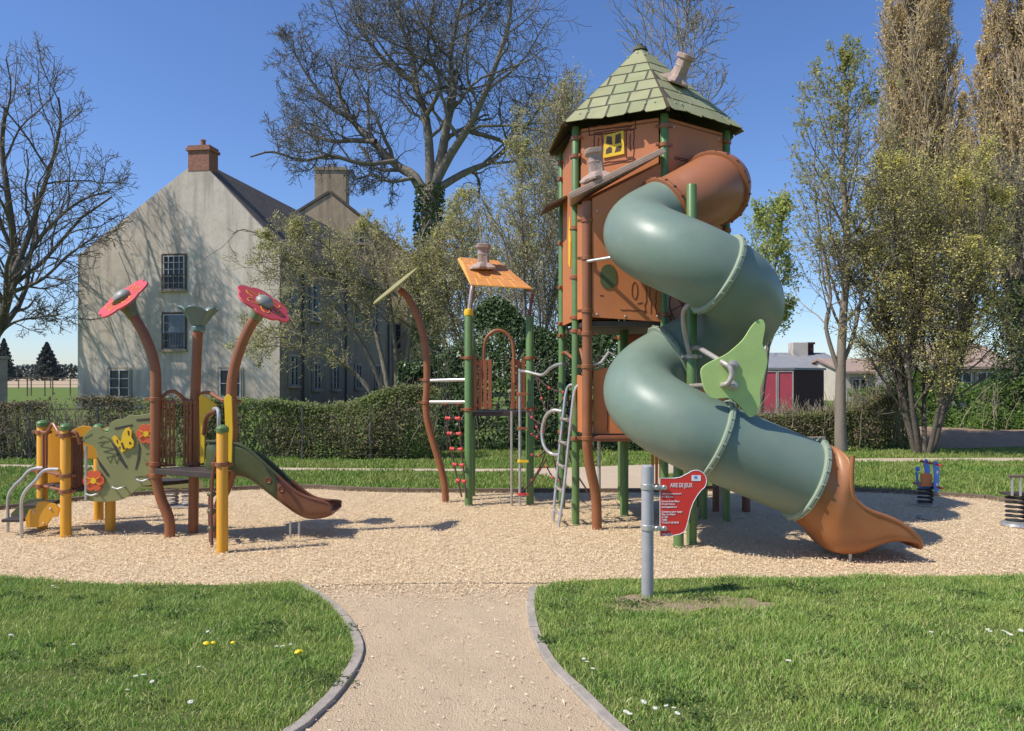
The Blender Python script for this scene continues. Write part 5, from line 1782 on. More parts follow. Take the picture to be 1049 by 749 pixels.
g3 = G(183, 519)
r3 = thing('spring_seesaw', g3, 'olive spring seesaw on two grey springs behind the butterfly board', 'spring seesaw')
for dx in (-0.09, 0.13):
    spring(g3 + Vector((dx, 0, 0.02)), 0.075, 0.22, 5, 0.014, M['pipe'], r3)
mb = MB()
mb.box(g3 + Vector((0.02, 0, 0.01)), (0.5, 0.25, 0.02))
mb.build('base_plate', M['steel'], r3)
mb = MB()
mb.prism([(-0.55, 0.0), (0.35, 0.0), (0.38, 0.05), (0.3, 0.12), (0.05, 0.10), (-0.1, 0.16), (-0.5, 0.22), (-0.6, 0.12)], g3 + Vector((0, -0.1, 0.25)), (1, 0, 0), (0, 0, 1), 0.02)
mb.build('side_board', M['olive'], r3, smooth=False, bevel=0.004)
mb = MB()
mb.box(g3 + Vector((-0.1, 0.02, 0.27)), (0.7, 0.2, 0.03))
mb.build('seat', M['yellow'], r3, bevel=0.004)

# park bench behind the slide
pb = P(822, 452, 13.2)
bench = thing('park_bench', (pb.x, 13.2, 0), 'grey brown slatted park bench seen from behind beyond the slide end', 'bench')
for zz in (0.545, 0.42):
    mb = MB()
    mb.box((pb.x - 0.45, 13.2, zz), (1.7, 0.035, 0.10))
    mb.build('backrest_slat', M['greywood'], bench, smooth=False, bevel=0.006)
for i in range(3):
    mb = MB()
    mb.box((pb.x - 0.45, 13.32 + 0.13 * i, 0.34), (1.7, 0.11, 0.035))
    mb.build('seat_slat', M['greywood'], bench, smooth=False, bevel=0.006)
for x in (-1.15, 0.25):
    mb = MB()
    mb.box((pb.x + x, 13.24, 0.29), (0.06, 0.05, 0.58))
    mb.box((pb.x + x, 13.58, 0.16), (0.06, 0.05, 0.33))
    mb.box((pb.x + x, 13.41, 0.305), (0.06, 0.38, 0.05))
    mb.build('leg', M['ironbar'], bench, smooth=False, bevel=0.005)

# ------------------------------------------------------------------ houses
def window(parent, c, w_, h_, nx=2, ny=4, bars=False, shutter=0.0, face=(0, -1, 0), fm='winframe'):
    """dark pane set behind a frame with glazing bars; face = outward normal"""
    n = Vector(face)
    u = Vector((0, 0, 1)).cross(n).normalized()
    up = Vector((0, 0, 1))
    c = Vector(c)
    fr = MB()
    t = 0.055
    for s in (-1, 1):
        fr.box(c + u * s * (w_ / 2 - t / 2) + n * 0.02, (t, 0.06, h_), u, n)
        fr.box(c + up * s * (h_ / 2 - t / 2) + n * 0.018, (w_ - 2 * t, 0.06, t), u, n)
    for i in range(1, nx):
        fr.box(c + u * (-w_ / 2 + w_ * i / nx) + n * 0.02, (0.035 if nx > 2 else 0.07, 0.05, h_ - 2 * t), u, n)
    for j in range(1, ny):
        fr.box(c + up * (-h_ / 2 + h_ * j / ny) + n * 0.014, (w_ - 2 * t, 0.03, 0.03), u, n)
    f = fr.build('window', M[fm], parent, smooth=False)
    g = MB()
    g.box(c - n * 0.02, (w_ - 0.02, 0.02, h_ - 0.02), u, n)
    g.build('pane', M['glass'], f, smooth=False)
    sl_ = MB()
    sl_.box(c - up * (h_ / 2 + 0.06) + n * 0.07, (w_ + 0.24, 0.2, 0.11), u, n)
    sl_.build('sill', M['wall2'], f, smooth=False)
    rv = MB()
    rv.box(c + up * (h_ / 2 + 0.05) + n * 0.01, (w_ + 0.2, 0.03, 0.1), u, n)
    for s in (-1, 1):
        rv.box(c + u * s * (w_ / 2 + 0.05) + n * 0.009, (0.1, 0.03, h_), u, n)
    rv.build('surround', M['under'] if bars else M['wall2'], f, smooth=False)
    if shutter:
        sh = MB()
        sh.box(c + u * (w_ / 2 * (1 - shutter)) + n * 0.06, (w_ * shutter - 0.06, 0.03, h_ - 0.12), u, n)
        for j in range(9):
            sh.box(c + u * (w_ / 2 * (1 - shutter)) + up * (-h_ / 2 + h_ * (j + 0.7) / 9.5) + n * 0.08, (w_ * shutter - 0.2, 0.02, 0.07), u, n)
        sh.build('shutter', M['shutter'], f, smooth=False)
    if bars:
        b = MB()
        for k in range(8):
            b.box(c + u * (-w_ / 2 + w_ * (k + 0.5) / 8) + up * (-h_ * 0.26) + n * 0.13, (0.025, 0.025, h_ * 0.42), u, n)
        for q in (-0.06, -0.46):
            b.box(c + up * (h_ * q) + n * 0.13, (w_ + 0.05, 0.03, 0.04), u, n)
        b.build('balustrade', M['ironbar'], f, smooth=False)
    return f

def brick_stack(parent, x, y, z0, z1, wx, wy, name='chimney', m=None, pots=1):
    mb = MB()
    mb.box((x, y, (z0 + z1) / 2), (wx, wy, z1 - z0))
    mb.box((x, y, z1 + 0.05), (wx + 0.16, wy + 0.16, 0.14))
    mb.box((x, y, z1 + 0.19), (wx + 0.04, wy + 0.04, 0.13))
    o = mb.build(name, m or M['brick'], parent, smooth=False, bevel=0.01)
    for k in range(pots):
        p = MB()
        p.lathe([(0.13, z1 + 0.25), (0.115, z1 + 0.55), (0.135, z1 + 0.62), (0.12, z1 + 0.64)], (x + (k - (pots - 1) / 2) * 0.45, y, 0), (0, 0, 1), 14)
        p.build('chimney_pot', M['brick'], o)
    return o

HD = 38.0
xl, xr = xz(77, HD), xz(290, HD)
ridx, ridz = xz(207, HD), 12.25
el, er = EYE + (HY - 262) / F * HD, EYE + (HY - 257) / F * HD
HD2 = 56.5
house = thing('grey_house', ((xl + xr) / 2, HD, 0), 'tall grey rendered house with plain gable, brick chimney and tree shadows on its wall', 'house')
mb = MB()
pent = [(xl, 0), (xr, 0), (xr, er + 0.1), (ridx, ridz + 0.16), (xl, el + 0.14)]
mb.add([(x, HD, zz) for x, zz in pent] + [(x, HD2, zz) for x, zz in pent], [(0, 1, 2, 3, 4), (9, 8, 7, 6, 5)])
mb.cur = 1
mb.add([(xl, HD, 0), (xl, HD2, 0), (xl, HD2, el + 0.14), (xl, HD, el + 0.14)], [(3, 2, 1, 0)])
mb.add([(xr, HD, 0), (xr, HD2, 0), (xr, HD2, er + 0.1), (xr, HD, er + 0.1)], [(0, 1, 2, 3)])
mb.build('wall', [M['wall'], M['wallshade']], house, smooth=False)
mb = MB()
par = [(xl + 0.01, el - 0.35), (xl + 0.003, el + 0.135), (ridx, ridz + 0.152), (xr - 0.003, er + 0.095), (xr - 0.01, er - 0.4), (ridx, ridz - 0.55)]
mb.prism(par, (0, HD + 0.223, 0), (1, 0, 0), (0, 0, 1), 0.22)
mb.build('gable_coping', M['wall'], house, smooth=False)
mb = MB()
for (xa, za), (xb, zb) in (((xl - 0.12, el - 0.05), (ridx, ridz)), ((ridx, ridz), (xr + 0.3, er - 0.32))):
    dx, dz = xb - xa, zb - za
    L = math.hypot(dx, dz)
    nx_, nz_ = -dz / L, dx / L
    k = 0.0
    t = 0.12
    a = [(xa + nx_ * k, za + nz_ * k), (xb + nx_ * k, zb + nz_ * k), (xb + nx_ * (k + t), zb + nz_ * (k + t)), (xa + nx_ * (k + t), za + nz_ * (k + t))]
    mb.add([(x, HD + 0.22, zz) for x, zz in a] + [(x, HD2 + 0.05, zz) for x, zz in a], [(0, 1, 2, 3), (7, 6, 5, 4), (0, 4, 5, 1), (1, 5, 6, 2), (2, 6, 7, 3), (3, 7, 4, 0)])
rf = mb.build('roof', M['roof'], house, smooth=False)
brick_stack(rf, ridx - 0.02, HD + 0.41, ridz - 0.42, EYE + (HY - 155) / F * HD, 1.08, 0.86, pots=1)
def hw(px0, px1, py0, py1, **kw):
    x0, x1 = xz(px0, HD), xz(px1, HD)
    z1, z0 = EYE + (HY - py0) / F * HD, EYE + (HY - py1) / F * HD
    return window(house, ((x0 + x1) / 2, HD - 0.035, (z0 + z1) / 2), x1 - x0, z1 - z0, **kw)
hw(170, 192.5, 262, 297, nx=4, ny=5, bars=True)
hw(170, 192.5, 322, 358, nx=2, ny=4, bars=True, shutter=0.75)
hw(112, 134, 378.5, 407, nx=2, ny=3, bars=False)
hw(229, 251, 378.5, 407, nx=1, ny=2, bars=False)
for yy, zc, w_, h_ in ((39.2, 5.6, 1.1, 1.9), (39.5, 1.9, 1.0, 1.5), (42.3, 5.6, 1.2, 1.9), (42.5, 1.6, 1.0, 1.4), (45.4, 5.6, 1.2, 1.9), (45.3, 1.6, 1.0, 1.5), (49.0, 5.6, 1.2, 1.9), (49.2, 1.6, 1.0, 1.5), (53.0, 5.6, 1.2, 1.9), (53.1, 1.6, 1.0, 1.5)):
    window(house, (xr + 0.035, yy, zc), w_, h_, nx=2, ny=4, face=(1, 0, 0), shutter=0.5 if zc > 4 else 0, fm='shutter')  # frames take the dark shutter colour, painting in the side wall's shade
mb = MB()
for yy in (40.6, 46.9, 55.5):
    mb.cyl((xr + 0.1, yy, 0), (xr + 0.1, yy, er - 0.35), 0.06, 8)
mb.tube([(xr + 0.4, HD + 0.02, er - 0.42), (xr + 0.4, HD2, er - 0.42)], 0.08, 8)
mb.build('drainpipe', M['ironbar'], house)

house.rotation_euler = (0, 0, math.radians(-8))
house.scale = (1.045, 1, 1)
house.location.x -= 0.12
# second house, its gable rises behind
H3 = 58.0
h2 = thing('tan_house', (-12, H3, 0), 'tan rendered house with high stone chimney rising behind the grey house', 'house')
ax_, az_ = xz(338, H3), EYE + (HY - 198) / F * H3
x0, x1 = xz(262, H3), xz(418, H3)
z0 = az_ - (ax_ - x0) * 0.62
z1 = az_ - (x1 - ax_) * 0.80
mb = MB()
pent = [(x0, 0), (x1, 0), (x1, z1), (ax_, az_), (x0, z0)]
mb.add([(x, H3, zz) for x, zz in pent] + [(x, H3 + 14, zz) for x, zz in pent], [(0, 1, 2, 3, 4), (9, 8, 7, 6, 5), (0, 4, 9, 5), (1, 6, 7, 2)])
mb.build('wall', M['wall2'], h2, smooth=False)
mb = MB()
for (xa, za), (xb, zb) in (((x0 - 0.2, z0 - 0.12), (ax_, az_)), ((ax_, az_), (x1 + 0.2, z1 - 0.15))):
    L = math.hypot(xb - xa, zb - za)
    nx_, nz_ = -(zb - za) / L, (xb - xa) / L
    a = [(xa + nx_ * 0.04, za + nz_ * 0.04), (xb + nx_ * 0.04, zb + nz_ * 0.04), (xb + nx_ * 0.22, zb + nz_ * 0.22), (xa + nx_ * 0.22, za + nz_ * 0.22)]
    mb.add([(x, H3 - 0.08, zz) for x, zz in a] + [(x, H3 + 14.1, zz) for x, zz in a], [(0, 1, 2, 3), (7, 6, 5, 4), (0, 4, 5, 1), (1, 5, 6, 2), (2, 6, 7, 3), (3, 7, 4, 0)])
rf2 = mb.build('roof', M['roof'], h2, smooth=False)
brick_stack(rf2, ax_, H3 + 0.7, az_ - 1.5, EYE + (HY - 174) / F * H3, 2.4, 1.2, m=M['wall2'], pots=2)
def hw2(px, py, w_, h_, **kw):
    kw.setdefault('fm', 'shutter' if py > 280 else 'winframe')
    window(h2, (xz(px, H3), H3 - 0.035, EYE + (HY - py) / F * H3), w_, h_, **kw)
hw2(368, 241, 0.9, 1.3, nx=2, ny=3)
hw2(372, 300, 1.0, 1.9, nx=2, ny=4)
hw2(390, 345, 1.0, 1.9, nx=2, ny=4)
hw2(405, 345, 0.9, 1.9, nx=2, ny=4)
hw2(385, 388, 1.0, 1.6, nx=2, ny=3)

# right side: shed, grey roofed building, cream house, low house
D = 32.0
shed = thing('storage_shed', (12, D, 0), 'dark maroon flat roofed shed with two faded red doors behind the hedge', 'shed')
xa, xb, xc = xz(779, D), xz(812.5, D), xz(860, D)
ht = EYE + (HY - 379) / F * D
mb = MB()
mb.add([(xa, D, 0), (xb, D, 0), (xc, D + 1.6, 0), (xc - 1.2, D + 5, 0), (xa - 1.2, D + 3.4, 0)] + [(xa, D, ht), (xb, D, ht), (xc, D + 1.6, ht), (xc - 1.2, D + 5, ht), (xa - 1.2, D + 3.4, ht)],
       [(0, 1, 6, 5), (1, 2, 7, 6), (2, 3, 8, 7), (3, 4, 9, 8), (4, 0, 5, 9)])
mb.build('wall', M['sheddark'], shed, smooth=False)
mb = MB()
mb.prism([(xa - 0.06, D - 0.06), (xb + 0.04, D - 0.06), (xc + 0.08, D + 1.55), (xc - 1.15, D + 5.1), (xa - 1.3, D + 3.5)], (0, 0, ht + 0.003), (1, 0, 0), (0, 1, 0), 0.09)
mb.build('roof', M['greyroof'], shed, smooth=False)
for i in range(2):
    w_ = (xb - xa) / 2
    mb = MB()
    mb.box((xa + w_ * (i + 0.5), D - 0.03, ht / 2 + 0.02), (w_ - 0.06, 0.05, ht - 0.16))
    d = mb.build('door', M['shedred'], shed, smooth=False, bevel=0.006)
    f = MB()
    for s in (-1, 1):
        f.box((xa + w_ * (i + 0.5) + s * (w_ / 2 - 0.03), D - 0.065, ht / 2), (0.045, 0.025, ht - 0.08))
    f.box((xa + w_ * (i + 0.5), D - 0.064, ht - 0.06), (w_ - 0.1, 0.025, 0.05))
    f.box((xa + w_ * (i + 0.5), D - 0.064, 0.1), (w_ - 0.1, 0.025, 0.05))
    f.build('frame', M['winframe'], d, smooth=False)

D = 52.0
gb = thing('grey_roofed_building', (19, D, 0), 'low building with grey sheet roof and small pale upper block behind the shed', 'building')
xa, xb = xz(775, D), xz(868, D)
e, t = EYE + (HY - 379) / F * D, EYE + (HY - 362) / F * D
mb = MB()
mb.add([(xa, D, 0), (xb, D, 0), (xb, D + 9, 0), (xa, D + 9, 0), (xa, D, e), (xb, D, e), (xb, D + 9, e), (xa, D + 9, e), (xa, D + 4.5, t), (xb, D + 4.5, t)],
       [(0, 1, 5, 4), (1, 2, 6, 9, 5), (2, 3, 7, 6), (3, 0, 4, 8, 7)])
mb.build('wall', M['cream'], gb, smooth=False)
mb = MB()
for y0_, z0_, y1_, z1_ in ((D - 0.3, e - 0.02, D + 4.5, t + 0.06), (D + 4.5, t + 0.06, D + 9.3, e - 0.02)):
    mb.add([(xa - 0.3, y0_, z0_), (xb + 0.3, y0_, z0_), (xb + 0.3, y1_, z1_), (xa - 0.3, y1_, z1_), (xa - 0.3, y0_, z0_ + 0.12), (xb + 0.3, y0_, z0_ + 0.12), (xb + 0.3, y1_, z1_ + 0.12), (xa - 0.3, y1_, z1_ + 0.12)], [(4, 5, 6, 7), (0, 1, 5, 4), (0, 4, 7, 3), (1, 2, 6, 5), (3, 2, 1, 0)])
grf = mb.build('roof', M['greyroof'], gb, smooth=False)
mb = MB()
mb.box((xz(840, D), D + 4, t + 0.25), (1.1, 1.0, 1.3))
mb.build('chimney', M['cream'], grf, smooth=False, bevel=0.02)
mb = MB()
mb.box((xz(853, D), D + 4.2, t + 0.2), (0.5, 0.6, 1.2))
mb.box((xz(853, D), D + 4.2, t + 0.85), (0.65, 0.75, 0.15))
mb.build('chimney', M['sheddark'], grf, smooth=False)

D = 48.0
ch_ = thing('cream_house', (xz(900, D), D, 0), 'low cream walled house mostly hidden behind the yellow leaved tree', 'house')
xa, xb = xz(866, D), xz(945, D)
e, t = EYE + (HY - 382) / F * D, EYE + (HY - 369) / F * D
mb = MB()
mb.add([(xa, D, 0), (xb, D, 0), (xb, D + 8, 0), (xa, D + 8, 0), (xa, D, e), (xb, D, e), (xb, D + 8, e), (xa, D + 8, e), (xa, D + 4, t), (xb, D + 4, t)],
       [(0, 1, 5, 4), (1, 2, 6, 9, 5), (2, 3, 7, 6), (3, 0, 4, 8, 7)])
mb.build('wall', M['cream'], ch_, smooth=False)
mb = MB()
for y0_, z0_, y1_, z1_ in ((D - 0.3, e - 0.05, D + 4, t + 0.06), (D + 4, t + 0.06, D + 8.3, e - 0.05)):
    mb.add([(xa - 0.2, y0_, z0_), (xb + 0.2, y0_, z0_), (xb + 0.2, y1_, z1_), (xa - 0.2, y1_, z1_), (xa - 0.2, y0_, z0_ + 0.14), (xb + 0.2, y0_, z0_ + 0.14), (xb + 0.2, y1_, z1_ + 0.14), (xa - 0.2, y1_, z1_ + 0.14)], [(4, 5, 6, 7), (0, 1, 5, 4), (0, 4, 7, 3), (1, 2, 6, 5), (3, 2, 1, 0)])
mb.build('roof', M['pinkroof'], ch_, smooth=False)
for px in (880, 905, 928):
    window(ch_, (xz(px, D), D - 0.035, 1.0), 0.9, 0.9, nx=2, ny=2)

D = 40.0
lh = thing('low_house', (xz(1000, D), D, 0), 'low grey walled house with faded pinkish tile roof at the far right', 'house')
xa, xb = xz(962, D), xz(1040, D)
e, t = EYE + (HY - 377) / F * D, EYE + (HY - 353) / F * D
mb = MB()
mb.add([(xa, D, 0), (xb, D, 0), (xb, D + 7, 0), (xa, D + 7, 0), (xa, D, e), (xb, D, e), (xb, D + 7, e), (xa, D + 7, e), (xa, D + 3.5, t), (xb, D + 3.5, t)],
       [(0, 1, 5, 4), (1, 2, 6, 9, 5), (2, 3, 7, 6), (3, 0, 4, 8, 7)])
mb.build('wall', M['greyroof'], lh, smooth=False)
mb = MB()
for y0_, z0_, y1_, z1_ in ((D - 0.3, e - 0.06, D + 3.5, t + 0.06), (D + 3.5, t + 0.06, D + 7.3, e - 0.06)):
    mb.add([(xa - 0.2, y0_, z0_), (xb + 0.2, y0_, z0_), (xb + 0.2, y1_, z1_), (xa - 0.2, y1_, z1_), (xa - 0.2, y0_, z0_ + 0.14), (xb + 0.2, y0_, z0_ + 0.14), (xb + 0.2, y1_, z1_ + 0.14), (xa - 0.2, y1_, z1_ + 0.14)], [(4, 5, 6, 7), (0, 1, 5, 4), (0, 4, 7, 3), (1, 2, 6, 5), (3, 2, 1, 0)])
mb.build('roof', M['pinkroof'], lh, smooth=False)
for px in (985, 1010):
    window(lh, (xz(px, D), D - 0.035, 1.3), 1.0, 1.1, nx=2, ny=2)

# ------------------------------------------------------------------ trees
def rv():
    while True:
        v = Vector((random.uniform(-1, 1), random.uniform(-1, 1), random.uniform(-1, 1)))
        if 0.05 < v.length < 1:
            return v.normalized()

def branch_mesh(name, B, m, parent):
    """B: list of (points, radii, sides) turned into one mesh of tapering tubes"""
    groups = {}
    for pts, rad, sd_ in B:
        groups.setdefault((len(pts), sd_), []).append((pts, rad))
    VV, FF, off = [], [], 0
    for (n, sd_), lst in groups.items():
        Pn = np.array([[tuple(p) for p in l[0]] for l in lst], dtype=np.float64)
        R = np.array([l[1] for l in lst], dtype=np.float64)
        N = len(lst)
        T = np.empty_like(Pn)
        T[:, 1:-1] = Pn[:, 2:] - Pn[:, :-2]
        T[:, 0] = Pn[:, 1] - Pn[:, 0]
        T[:, -1] = Pn[:, -1] - Pn[:, -2]
        T /= np.linalg.norm(T, axis=2, keepdims=True) + 1e-9
        t0_ = T[:, 0]
        ref = np.where(np.abs(t0_[:, 2:3]) < 0.9, np.array([[0, 0, 1.0]]), np.array([[1.0, 0, 0]]))
        ref = np.cross(t0_, ref)[:, None, :]
        U = ref - T * (ref * T).sum(2, keepdims=True)
        U /= np.linalg.norm(U, axis=2, keepdims=True) + 1e-9
        W = np.cross(T, U)
        ang = 2 * PI * np.arange(sd_) / sd_
        V = Pn[:, :, None, :] + (U[:, :, None, :] * np.cos(ang)[None, None, :, None] + W[:, :, None, :] * np.sin(ang)[None, None, :, None]) * R[:, :, None, None]
        VV.append(V.reshape(-1, 3))
        i, j, k = np.meshgrid(np.arange(N), np.arange(n - 1), np.arange(sd_), indexing='ij')
        base = off + i * n * sd_ + j * sd_
        k2 = (k + 1) % sd_
        FF.append(np.stack([base + k, base + k2, base + sd_ + k2, base + sd_ + k], -1).reshape(-1, 4))
        off += N * n * sd_
    return npmesh(name, np.concatenate(VV), np.concatenate(FF), m, parent, smooth=True)

class Tree:
    def __init__(self, env=None, wob=(0.1, 0.25, 0.35, 0.4), trop=(0.1, 0.08, 0.04, 0.0), ang=(45, 50, 50, 50), kids=(8, 8, 7), ratio=(0.6, 0.5, 0.45), segs=(8, 7, 6, 4), rmin=0.012, maxlev=3, sides=(9, 7, 5, 3), tmin=(0.3, 0.2, 0.15), lenvar=0.35, rratio=0.6, taper=0.35):
        self.__dict__.update(locals())
        self.B, self.tips, self.low = [], [], []

    def limb(self, pts, r0, r1, lev, kids=None):
        n = len(pts)
        rad = [max(self.rmin, r0 + (r1 - r0) * (i / (n - 1)) ** 0.8) for i in range(n)]
        self.B.append((pts, rad, self.sides[min(lev, len(self.sides) - 1)]))
        (self.low if lev <= 1 else self.tips).append((pts, lev))
        if lev < self.maxlev:
            self.spawn(pts, rad, lev, kids)

    def spawn(self, pts, rad, lev, kids=None):
        L = sum((b - a).length for a, b in zip(pts[:-1], pts[1:]))
        k = kids if kids is not None else self.kids[min(lev, len(self.kids) - 1)]
        az = random.uniform(0, 6.28)
        for c in range(k):
            t = self.tmin[min(lev, len(self.tmin) - 1)] + (1 - self.tmin[min(lev, len(self.tmin) - 1)]) * (c + random.uniform(0.2, 0.9)) / k
            f = t * (len(pts) - 1)
            i = min(int(f), len(pts) - 2)
            p = pts[i].lerp(pts[i + 1], f - i)
            d = (pts[i + 1] - pts[i]).normalized()
            az += 2.4 + random.uniform(-0.6, 0.6)
            u, v, _ = frame_from(d)
            a = math.radians(self.ang[min(lev, len(self.ang) - 1)] * random.uniform(0.65, 1.3))
            nd = d * math.cos(a) + (u * math.cos(az) + v * math.sin(az)) * math.sin(a)
            rl = rad[i] * self.rratio * random.uniform(0.7, 1.1)
            ll = L * self.ratio[min(lev, len(self.ratio) - 1)] * (1.15 - 0.55 * t) * random.uniform(1 - self.lenvar, 1 + self.lenvar)
            self.grow(p, nd, ll, rl, lev + 1)

    def grow(self, p, d, L, r, lev, kids=None):
        L0 = L
        if self.env:
            for _ in range(6):
                if self.env(p + d * L):
                    break
                L *= 0.72
            if L < 0.4 * L0 and lev >= 2:
                return
        n = self.segs[min(lev, len(self.segs) - 1)]
        pts = [p.copy()]
        q = p.copy()
        wb, tr_ = self.wob[min(lev, len(self.wob) - 1)], self.trop[min(lev, len(self.trop) - 1)]
        for i in range(n):
            d = (d + rv() * wb + Vector((0, 0, tr_))).normalized()
            q = q + d * (L / n)
            pts.append(q)
        self.limb(pts, r, r * self.taper, lev, kids)

def ell(c, rx, ry, rz_, zlow=None, rough=0.22):
    c = Vector(c)
    ph = [random.uniform(0, 6.28) for _ in range(4)]
    def f(p):
        q = p - c
        a, b = math.atan2(q.y, q.x), math.atan2(q.z, math.hypot(q.x, q.y))
        q = q / (1 + rough * (math.sin(2 * a + ph[0]) * 0.3 + math.sin(3 * a + 4 * b + ph[1]) * 0.4 + math.sin(6 * b - 2 * a + ph[2]) * 0.4 + math.sin(7 * a + ph[3]) * 0.2))
        if zlow is not None and p.z < zlow:
            return False
        return (q.x / rx) ** 2 + (q.y / ry) ** 2 + (q.z / rz_) ** 2 < 1
    return f

def tip_points(tr, minlev, per, spread):
    pts = []
    for b, lev in tr.tips + tr.low:
        if lev < minlev:
            continue
        for _ in range(per):
            t = random.choice((0.4, 0.7, 0.85, 1.0)) * (len(b) - 1)
            i = min(int(t), len(b) - 2)
            p = b[i].lerp(b[i + 1], t - i)
            pts.append((p.x, p.y, p.z))
    C = np.array(pts)
    return C + RNG.normal(0, spread * 0.75, C.shape)

def finish(root, tr, m_trunk, m_twig, leaf=None, minlev=3, per=4, size=0.08, spread=0.08, fine=2, aspect=0.6, leafname='leaves'):
    tb = [b for b in tr.B if b[2] >= tr.sides[min(fine - 1, len(tr.sides) - 1)]]
    fb = [b for b in tr.B if b[2] < tr.sides[min(fine - 1, len(tr.sides) - 1)]]
    branch_mesh('trunk', tb, m_trunk, root)
    if fb:
        cr_ = branch_mesh('crown', fb, m_twig, root)
    else:
        cr_ = root
    if leaf is not None:
        C = tip_points(tr, minlev, per, spread)
        V, Fq = leaf_quads(C, size, 0.2, aspect)
        npmesh(leafname, V, Fq, leaf, cr_)
    return root

# --- bare tree at the left edge (its shadow falls on the gable)
D = 36.3
random.seed(11)
b0 = P(-30, 395, D)
b0.z = 0
tle = ell((b0.x + 1.5, D, 9.5), 6.8, 6.0, 7.4, 1.5)
tl = Tree(env=lambda p: tle(p) and (p.y < 37.4 or p.x < -23), wob=(0.10, 0.20, 0.28, 0.34, 0.36), trop=(0.12, 0.06, 0.05, 0.04, 0.02), ang=(42, 40, 42, 45, 45), kids=(12, 11, 8, 6), ratio=(0.62, 0.55, 0.5, 0.5), segs=(8, 8, 7, 5, 4), rmin=0.012, maxlev=4, sides=(10, 8, 6, 4, 3), tmin=(0.25, 0.2, 0.15, 0.15), rratio=0.58, taper=0.4)
for pts, r0, r1 in (([(-26, 412), (-20, 390), (-8, 350), (4, 318), (12, 285), (14, 250), (8, 200), (2, 150), (6, 110)], 0.36, 0.08),
                    ([(4, 318), (20, 280), (38, 248), (58, 225), (84, 205), (112, 196)], 0.14, 0.04),
                    ([(12, 285), (30, 240), (42, 200), (55, 160), (62, 125), (60, 100)], 0.16, 0.04),
                    ([(-8, 350), (-30, 300), (-60, 250), (-80, 200), (-90, 140)], 0.25, 0.06),
                    ([(-5, 345), (15, 330), (40, 325), (62, 322)], 0.08, 0.03),
                    ([(10, 300), (24, 295), (45, 285), (70, 262), (100, 240)], 0.12, 0.04)):
    pp = [P(x, y, D + random.uniform(-0.5, 0.3)) for x, y in pts]
    tl.limb(crom(pp, 3), r0, r1, 0 if r0 > 0.4 else 1)
lt = thing('bare_tree', (b0.x, D, 0), 'bare tree with dark leaning trunk at the left edge in front of the house', 'tree')
finish(lt, tl, M['darkbark'], M['dtwig'], M['olivebud'], 4, 1, 0.06, 0.05, fine=3, leafname='buds')

# --- big oak
D = 42.0
random.seed(5)
ob0 = P(432, 420, D)
ob0.z = 0
oenv0 = ell(P(443, 110, D), 10.0, 7.8, 8.4, rough=0.12)
oenv = lambda p: oenv0(p) and p.z > EYE + (HY - 232) / F * D - max(0, 0)
tk = Tree(env=oenv, wob=(0.10, 0.30, 0.40, 0.48, 0.5), trop=(0.1, 0.05, 0.05, 0.03, 0.0), ang=(50, 52, 55, 55, 60), kids=(6, 13, 10, 8), ratio=(0.6, 0.50, 0.48, 0.5), segs=(8, 8, 7, 6, 4), rmin=0.013, maxlev=4, sides=(12, 9, 6, 4, 3), tmin=(0.5, 0.22, 0.15, 0.12), rratio=0.55)
for pts, r0, r1, lv in (([(440, 430), (440, 330), (440, 260), (441, 215), (443, 190)], 0.62, 0.5, 0),
                        ([(441, 215), (424, 180), (405, 165), (385, 145), (362, 120), (342, 95), (330, 62), (326, 30)], 0.36, 0.06, 1),
                        ([(441, 200), (440, 160), (436, 120), (425, 85), (420, 50), (408, 15), (404, -20)], 0.32, 0.06, 1),
                        ([(443, 195), (452, 160), (458, 130), (465, 95), (462, 60), (470, 20), (478, -15)], 0.34, 0.06, 1),
                        ([(444, 190), (462, 160), (482, 135), (498, 105), (512, 70), (522, 35), (526, 0)], 0.30, 0.05, 1),
                        ([(446, 195), (475, 175), (505, 158), (532, 130), (552, 100), (568, 70)], 0.24, 0.05, 1),
                        ([(385, 145), (360, 140), (335, 138), (310, 128), (290, 118), (276, 116)], 0.17, 0.04, 1),
                        ([(405, 165), (375, 172), (345, 168), (320, 175), (295, 170), (280, 180)], 0.14, 0.04, 1),
                        ([(424, 182), (400, 186), (380, 178), (362, 182)], 0.12, 0.04, 1),
                        ([(362, 120), (340, 110), (322, 88), (305, 60), (300, 40)], 0.14, 0.03, 1),
                        ([(436, 120), (452, 92), (440, 55), (448, 20), (445, -20)], 0.14, 0.04, 1),
                        ([(425, 85), (396, 65), (376, 40), (368, 5), (360, -20)], 0.16, 0.04, 1),
                        ([(482, 135), (512, 140), (540, 150), (566, 140), (585, 120)], 0.14, 0.04, 1),
                        ([(470, 20), (495, 5), (510, -25)], 0.1, 0.03, 1)):
    pp = [P(x, y, D) for x, y in pts]
    a0 = random.uniform(-1, 1)
    for i in range(1, len(pp)):
        pp[i] = pp[i] + Vector((0, (a0 * i * 0.75 if lv else 0) + random.uniform(-0.2, 0.2), 0))
    tk.limb(crom(pp, 3), r0, r1, lv, kids=0 if lv == 0 else None)
oak = thing('oak_tree', (ob0.x, D, 0), 'large bare spreading oak with contorted limbs rising above the bushes behind the houses', 'tree')
finish(oak, tk, M['bark'], M['greytwig'], None, fine=3)
# ivy clinging to the oak trunk
C = []
for _ in range(6500):
    t = random.random()
    p = P(440, 430 + (190 - 430) * t, D)
    a = random.uniform(0, 6.28)
    r = 0.6 + random.uniform(0, 0.45) * (1.1 - 0.5 * t)
    C.append((p.x + math.cos(a) * r, p.y + math.sin(a) * r, p.z))
V, Fq = leaf_quads(np.array(C), 0.2)
npmesh('ivy', V, Fq, M['ivy'], oak)

